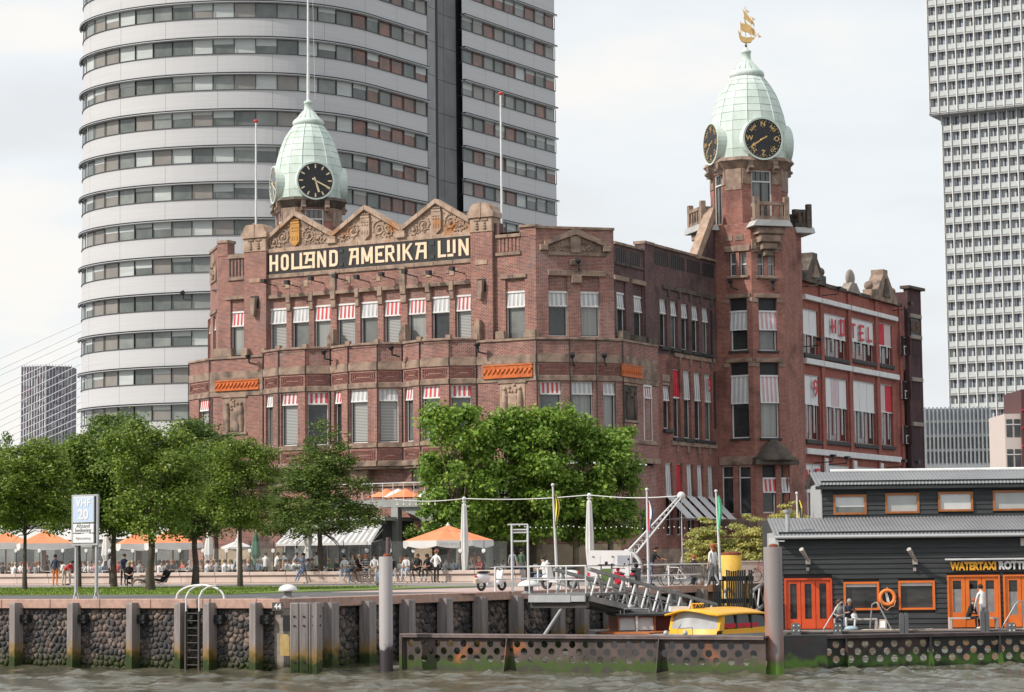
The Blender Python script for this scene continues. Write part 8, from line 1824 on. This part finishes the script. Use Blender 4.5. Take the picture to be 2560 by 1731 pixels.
m=MB();m.box(-.02,.06,-.02,.05,VZ+.42,VZ+.6);mk('tail_light',m,RED,o,VF);m=MB();m.box(.05,vw,-.02,1.7,VZ+.25,VZ+.34);mk('side_skirt',m,BLK,o,VF)
g=ground(1507,1470);B2=Fr(g[0],g[1]-4,0);m=MB();m.prism([(-.18,2.35),(.18,2.35),(.22,3.0),(-.22,3.0)],-.2,.2);o=empty('green_bin',(g[0],g[1]-4,2.2),'green litter bin with a flat black lid in front of the van','bin');mk('body',m,M('bin_green',(.14,.22,.07),None,rough=.6),o,B2);m=MB();m.box(-.32,.32,-.25,.25,3.12,3.17);m.tube((-.2,0,2.95),(-.2,0,3.15),.02);m.tube((.2,0,2.95),(.2,0,3.15),.02);m.ball((0,0,3.22),.07,8,5);mk('lid',m,BLK,o,B2);m=MB();m.tube((0,0,2.2),(0,0,2.4),.05);mk('post',m,BLK,o,B2)
def wheel(par,Mx,x,r,tyre,nm='wheel',spokes=8):
    m=MB();n,k=20,6
    vs=[]
    for i in range(n):
        t=2*math.pi*i/n
        for j in range(k): p=2*math.pi*j/k;rr=r+tyre*math.cos(p);vs.append((x+rr*math.cos(t),tyre*math.sin(p),r+tyre+rr*math.sin(t)))
    m.add(vs,[(i*k+j,((i+1)%n)*k+j,((i+1)%n)*k+(j+1)%k,i*k+(j+1)%k) for i in range(n) for j in range(k)],0,True)
    for i in range(spokes): t=2*math.pi*i/spokes;m.tube((x,0,r+tyre),(x+r*math.cos(t),0,r+tyre+r*math.sin(t)),.004,n=4,m=1)
    m.ball((x,0,r+tyre),.03,6,4,1);return mk(nm,m,[BLK,PGR],par,Mx)
def bicycle(x,y,rot,lab,col):
    Mx=TM(x,y,2.2,rot);o=empty('bicycle',Mx,lab,'bicycle','bicycles by the railing');wheel(o,Mx,-.52,.31,.018,spokes=12);wheel(o,Mx,.52,.31,.018,spokes=12);m=MB()
    for a,b in(((-.52,0,.33),(-.08,0,.3)),((-.08,0,.3),(-.2,0,.78)),((-.2,0,.78),(.34,0,.8)),((-.08,0,.3),(.36,0,.72)),((.34,0,.92),(.42,0,.6)),((.42,0,.6),(.52,0,.33)),((-.52,0,.33),(-.2,0,.7))): m.tube(a,b,.016,n=6)
    mk('frame',m,col,o,Mx);m=MB();m.tube((.33,0,.9),(.31,0,1.05),.014);m.path([(.18,-.28,1.08),(.3,-.2,1.1),(.31,0,1.06),(.3,.2,1.1),(.18,.28,1.08)],.013,6);mk('handlebar',m,BLK,o,Mx);m=MB();m.ball((-.23,0,.88),.1,8,5,sc=(1.3,.8,.4));m.tube((-.2,0,.75),(-.22,0,.87),.014);mk('saddle',m,BLK,o,Mx);m=MB();m.box(-.75,-.35,-.06,.06,.7,.72);mk('carrier',m,BLK,o,Mx)
def pxg(px,Y): return at(px,1460,Y)[:2]
bicycle(*pxg(1641,100),25,'black bicycle leaning by the flagpole with the red white and blue flag',BLK);bicycle(*pxg(1688,101),150,'white wheeled bicycle under the crane hook',WSM);bicycle(*pxg(1718,103),20,'bicycle between the crane hook and the slatted bench',CL['grey']);bicycle(*pxg(1915,112),160,'bicycle half hidden behind the thick rusty pile',CL['red'])
def scooter(x,y,rot,lab,col,acc,sc=1.):
    Mx=TM(x,y,2.2,rot,sc);o=empty('motor_scooter',Mx,lab,'scooter');wheel(o,Mx,-.5,.17,.06,spokes=5);wheel(o,Mx,.55,.17,.06,spokes=5)
    m=MB();m.ball((-.42,0,.52),.28,14,8,sc=(1.35,.62,.75));m.prism([(-.1,.26),(.38,.26),(.42,.32),(-.1,.36)],-.17,.17);m.add([(.32,-.18,.3),(.32,.18,.3),(.46,.2,.85),(.46,-.2,.85),(.4,-.18,.3),(.4,.18,.3),(.52,.18,.85),(.52,-.18,.85)],[(0,1,2,3),(4,7,6,5),(0,3,7,4),(1,5,6,2),(3,2,6,7)]);m.ball((.55,0,.42),.2,10,6,sc=(1.,.4,.6));mk('body',m,col,o,Mx)
    m=MB();m.ball((-.38,0,.76),.2,12,6,sc=(1.7,.75,.3));mk('seat',m,BLK,o,Mx);m=MB();m.tube((.47,0,.8),(.42,0,1.0),.03);m.path([(.3,-.32,1.0),(.42,-.1,1.02),(.42,.1,1.02),(.3,.32,1.0)],.018,6);m.tube((.42,-.25,1.0),(.4,-.3,1.2),.008);m.ball((.4,-.31,1.22),.05,6,4);m.tube((.42,.25,1.0),(.4,.3,1.2),.008);m.ball((.4,.31,1.22),.05,6,4);mk('handlebar_and_mirrors',m,BLK,o,Mx)
    m=MB();m.ball((.5,0,.95),.1,8,6);mk('headlight',m,col,o,Mx);m=MB();m.ball((-.78,0,.6),.06,8,5,sc=(.5,1.5,1));mk('tail_light',m,RED,o,Mx);m=MB();m.box(-.85,-.6,-.09,.09,.32,.5);mk('number_plate',m,acc,o,Mx)
g=ground(1228,1478);scooter(g[0],g[1],38,'white motor scooter parked at the quay edge right of the white mast',WSM,CL['beige'],.95)
g=ground(1400,1474);scooter(g[0],g[1],150,'white motorcycle behind the landing stage rails left of the van',WSM,CL['red'],1.1)
g=ground(1551,1474);scooter(g[0],g[1],100,'red and white motorcycle between the van and the black bicycle',RED,WSM,.8);g=ground(1590,1473);scooter(g[0],g[1]+.6,80,'black motorcycle beside the van cab',BLK,CL['grey'],.95)
BN=Fr(*at(1722,1460,101)[:2],-3);bw=BN.hit(1786,1440)[0];o=empty('slatted_bench',(*BN.o,2.2),'grey slatted wooden bench with sloping back seen from behind','bench')
for i in range(12): u=bw*i/12;m=MB();m.add([(u+.01,.0,2.55),(u+bw/12-.01,.0,2.55),(u+bw/12-.01-.02,-.18,3.05),(u+.01-.02,-.18,3.05),(u+.01,.04,2.55),(u+bw/12-.01,.04,2.55),(u+bw/12-.03,-.14,3.05),(u-.01,-.14,3.05)],[(0,1,2,3),(4,7,6,5),(0,3,7,4),(1,5,6,2),(3,2,6,7)]);mk('slat',m,TIM if False else M('bench_slat',(.26,.24,.22),(.18,.17,.16),3,.8),o,BN)
for u in(.15,bw-.3): m=MB();m.prism([(u,2.2),(u+.1,2.2),(u+.2,2.55),(u-.02,2.55)],0,.5);mk('leg',m,BLK,o,BN)
m=MB();m.box(0,bw,.04,.5,2.55,2.6);mk('seat',m,MT['bench_slat'],o,BN)
g=ground(1762,1466);m=MB();m.ball((g[0],g[1]+2,2.35),.16,10,6,sc=(1,1,.9));o=mk('round_bollard',m,M('grey_stone',(.3,.3,.3)),None,Matrix());tag(o,'small round grey stone ball on the paving under the bench','bollard')
g=ground(1700,1462);x0,y0=at(1800,1440,112)[:2];m=MB();m.box(0,6,0,.5,2.2,3.15);m.box(0,6,-.04,.54,3.15,3.22);o=mk('pink_parapet',m,CONC,None,Fr(x0+.5,y0,10));tag(o,'pale pink parapet wall behind the yellow pile and small trees','wall')
# ---------------- boats ----------------
YB=M('taxi_yellow',(.82,.41,.025),(.78,.38,.02),1,.3);YD=M('boat_deck_grey',(.30,.31,.32),(.24,.25,.26),2,.6)
cb=at(1806,1580,79.5);bf_=Fr(cb[0],cb[1],44);  # local x: along the side towards the stern, local y: across, away from the near side
o=empty('yellow_water_taxi',(cb[0],cb[1],0),'yellow water taxi boat with rounded cabin moored behind the rusty beam','boat')
zd_=.86;W_=2.15;Lc=2.75
# local y negative = right/outboard near side ; the front face lies along +y at x=0 (facing -x)
def zz(y_,w=0): return zat(1803,y_,79.5)
m=MB();hullp=[(-2.6,W_/2),(-2.0,.25),(-.8,-.12),(Lc+.5,-.12),(Lc+.5,W_+.12),(-.8,W_+.12),(-2.0,W_-.25)]
m.slab(hullp,-.3,zd_-.12);mk('hull',m,M('taxi_hull',(.06,.06,.065),None,rough=.4),o,bf_);m=MB();m.slab(hullp,zd_-.12,zd_-.04);mk('deck',m,YD,o,bf_);m=MB();m.slab([(x*1.0,y) for x,y in hullp],zd_-.2,zd_-.12);mk('gunwale',m,YB,o,bf_)
wt=1.40;wb_=.99;rt_=1.47;n=10
def arch(t): return rt_+.18*math.sin(math.pi*t)
def fx_(t): return -.28*math.sin(math.pi*t)
m=MB()
# front: lower coaming
vs=[]
for i in range(n+1): t=i/n;vs+=[(fx_(t)-.32,W_*t,zd_-.05),(fx_(t)-.22,W_*t,wb_)]
m.add(vs,[(2*i,2*i+1,2*i+3,2*i+2) for i in range(n)],0,True);vs=[]
# side lower panel with sloping top
m.prism([(0,zd_-.06),(Lc,zd_-.06),(Lc,wb_+.05),(0,wb_-.02)],0,.05);m.prism([(0,zd_-.06),(Lc,zd_-.06),(Lc,wb_+.05),(0,wb_-.02)],W_-.05,W_)
m.box(Lc-.05,Lc,0,W_,zd_-.06,rt_)
mk('cabin_side',m,YB,o,bf_)
for y in(0,W_):  # corner posts
    m=MB();m.add([(-.24,y-.06,wb_-.05),(.02,y-.06,wb_-.05),(.08,y-.06,rt_),(-.08,y-.06,rt_),(-.24,y+.06,wb_-.05),(.02,y+.06,wb_-.05),(.08,y+.06,rt_),(-.08,y+.06,rt_)],[(0,1,2,3),(4,7,6,5),(0,3,7,4),(1,5,6,2)]);mk('corner_post',m,YB,o,bf_)
m=MB();vs=[]
for i in range(n+1): t=.03+.94*i/n;vs+=[(fx_(t)-.2,W_*t,wb_),(fx_(t)-.06,W_*t,arch(t)-.08)]
m.add(vs,[(2*i,2*i+1,2*i+3,2*i+2) for i in range(n)],0,True);mk('windscreen',m,M('boat_glass_pale',(.46,.47,.48),(.34,.34,.34),1.5,.2),o,bf_)
m=MB();m.tube((-.4,W_*.75,wb_+.02),(-.33,W_*.6,rt_-.05),.012);m.tube((-.3,.3,wb_-.02),(-.28,.65,wb_+.28),.012);mk('wiper',m,BLK,o,bf_)
xs_=[.08,.68,.76,1.45,1.53,2.25,2.32,Lc-.05];m=MB()
for a,b in zip(xs_[::2],xs_[1::2]): m=MB();m.quad((a,-.0,wb_+.02),(b,.0,wb_+.04),(b,.04,rt_-.02),(a,.04,rt_-.02));mk('side_window',m,GD,o,bf_)

for a,b in [*zip(xs_[1::2],xs_[2::2]),(0,.08)]: m=MB();m.box(a,b,-.02,.04,wb_,rt_);mk('window_bar',m,BLK,o,bf_)
m=MB();m.quad((.1,-.015,wb_+.03),(Lc-.9,-.015,wb_+.05),(Lc-.9,-.015,wb_+.18),(.1,-.015,wb_+.18));mk('red_seat_backs',m,RED,o,bf_)
m=MB();vs=[];k=12
for j in range(k+1):
    s=j/k;x=-.38+(Lc+.4)*s;lift=.06*math.sin(math.pi*s)-.10*max(0,s-.8)/.2
    for i in range(n+1): t=i/n;e=(-.12 if i==0 else .12 if i==n else 0);vs.append((x+(fx_(t) if j==0 else 0),W_*t+e,arch(t)+lift))
b_=len(vs);vs+=[(a,b,c-.06) for a,b,c in vs]
m.add(vs,[(j*(n+1)+i,j*(n+1)+i+1,(j+1)*(n+1)+i+1,(j+1)*(n+1)+i) for j in range(k) for i in range(n)]+[(b_+j*(n+1)+i,b_+(j+1)*(n+1)+i,b_+(j+1)*(n+1)+i+1,b_+j*(n+1)+i+1) for j in range(k) for i in range(n)]+[(i,b_+i,b_+i+1,i+1) for i in range(n)]+[(j*(n+1),(j+1)*(n+1),b_+(j+1)*(n+1),b_+j*(n+1)) for j in range(k)],0,True);mk('roof',m,YB,o,bf_)
tp=Matrix.Translation(Vector((*bf_.pt(.25,W_*.72),rt_+.34)));fr_=Fr(*bf_.pt(.1,W_*.55),8);m=MB();m.bev(-.22,.22,-.06,.1,rt_+.13,rt_+.38,.02);mk('taxi_lamp',m,YB,o,fr_);text('lettering','TAXI',.19,BLK,o,fr_.M@Matrix.Translation((.02,-.08,rt_+.26)),.005,off=.008)
m=MB();m.box(-.9,-.3,.1,.5,rt_+.1,rt_+.27);mk('life_raft_box',m,WH,o,fr_)
m=MB();m.path([(-1.9,.3,zd_-.04),(-1.9,.3,zd_+.2),(-1.4,.1,zd_+.22),(-1.4,.1,zd_-.04)],.015,5);m.ball((-1.2,.6,zd_+.03),.09,8,5);m.ball((-1.5,1.2,zd_+.03),.09,8,5);mk('deck_fittings',m,PGR,o,bf_)
text('lettering','MS 12','x' and .13,BLK,o,bf_.M@Matrix.Translation((2.85,-.13+.12-.01,wb_-.05)),.003) if False else None
# wooden launch
WL=Fr(*at(1546,1585,83)[:2],4);wl2=WL.hit(1640,1560)[0];o=empty('wooden_launch',(*WL.o,0),'varnished wooden launch with dark cabin moored left of the yellow boat','boat');MAH=M('mahogany',(.30,.085,.03),(.20,.05,.02),2,.3,stretch=(.5,3,3))
def lz(y): return WL.hit(1590,y)[1]
m=MB();m.slab([(-.6,.3),(-.1,-1.0),(.9,-1.6),(2.1,-.9),(2.4,.3),(2.4,5),(-.6,5)],-.2,lz(1583));mk('hull',m,MT['taxi_hull'],o,WL);m=MB();m.slab([(-.6,.3),(-.1,-1.0),(.9,-1.6),(2.1,-.9),(2.4,.3)],lz(1583),lz(1583)+.06);mk('foredeck',m,M('orange_varnish',(.50,.17,.05),(.42,.13,.04),2,.3),o,WL)
z0,z1=lz(1582),lz(1541);m=MB();m.box(0,wl2,.25,3.2,z0,z1);mk('cabin',m,MAH,o,WL);m=MB()
for a,b in((.05,wl2*.47),(wl2*.53,wl2-.05)): m.quad((a-.02,.12,z0+.08),(b-.02,.12,z0+.08),(b-.02,.22,z1-.05),(a,.22,z1-.05))
mk('windscreen',m,M('boat_glass_pale',(.3,.3,.3)),o,WL)
m=MB();m.box(wl2*.47,wl2*.53,.08,.24,z0,z1,1);m.box(0,.05,.08,.24,z0,z1);m.box(wl2-.05,wl2,.08,.24,z0,z1);mk('windscreen_frame',m,[MAH,WH],o,WL)
m=MB();m.box(-.08,wl2+.9,.0,3.3,z1,z1+.07);mk('cabin_roof',m,BLK,o,WL);m=MB();m.path([(.25,.3,z1+.07),(.25,.3,z1+.25),(wl2-.2,.3,z1+.25),(wl2-.2,.3,z1+.07)],.018,6);m.tube((.1,.2,z1+.07),(.1,.2,z1+.2),.02);m.ball((.5,.6,z1+.3),.12,8,5);mk('roof_rail',m,PGR,o,WL)
m=MB();m.box(wl2,wl2+.8,.5,3,z0-.05,z1-.02);mk('cabin_rear',m,M('dark_maroon_panel',(.12,.02,.02),None,rough=.4),o,WL);m=MB()
for x in(wl2+.55,wl2+.85): m.path([(x,.2,z0-.2),(x,.2,z1-.1),(x+.06,.2,z1),(x+.25,.2,z1)],.016,5)
mk('side_rail',m,PGR,o,WL)
m=MB();c=at(1288,1560,87);o=mk('red_fender_pipe',m.tube((c[0],c[1],zat(1288,1620,87)),(c[0],c[1],zat(1288,1490,87)),.09,n=10),M('maroon_pipe',(.35,.04,.03),(.25,.03,.03),2,.5),None,Matrix());tag(o,'upright dark red pipe against the shaded quay below the white frame','pipe')

o=empty('festoon_lights',at(1290,1312,126),'string of small white bulbs across the brick base above the white van','string lights');a,b=Vector(at(1285,1311,126)),Vector(at(1815,1316,130));m=MB();P=[a.lerp(b,i/40)-Vector((0,0,.12*math.sin(math.pi*(i%10)/10))) for i in range(41)];m.path(P,.008,4);mk('wire',m,BLK,o,Matrix())
for p in P: m=MB();m.ball((p.x,p.y,p.z-.06),.038,7,5);mk('bulb',m,MT['lamp_globe'],o,Matrix())

x,y=terr(1121,2.6);yv=y-116*y/5870*.925;p=at(1133,1361,yv);pp=[o_ for o_ in bpy.data.objects if o_.get('label','').startswith('large open orange parasol')][0];text('lettering','HOTEL NEW YORK',.2,M('sign_letter_grey',(.22,.24,.25)),pp,Matrix.Translation((p[0],yv-.32,p[2])),.004,width=1.5)
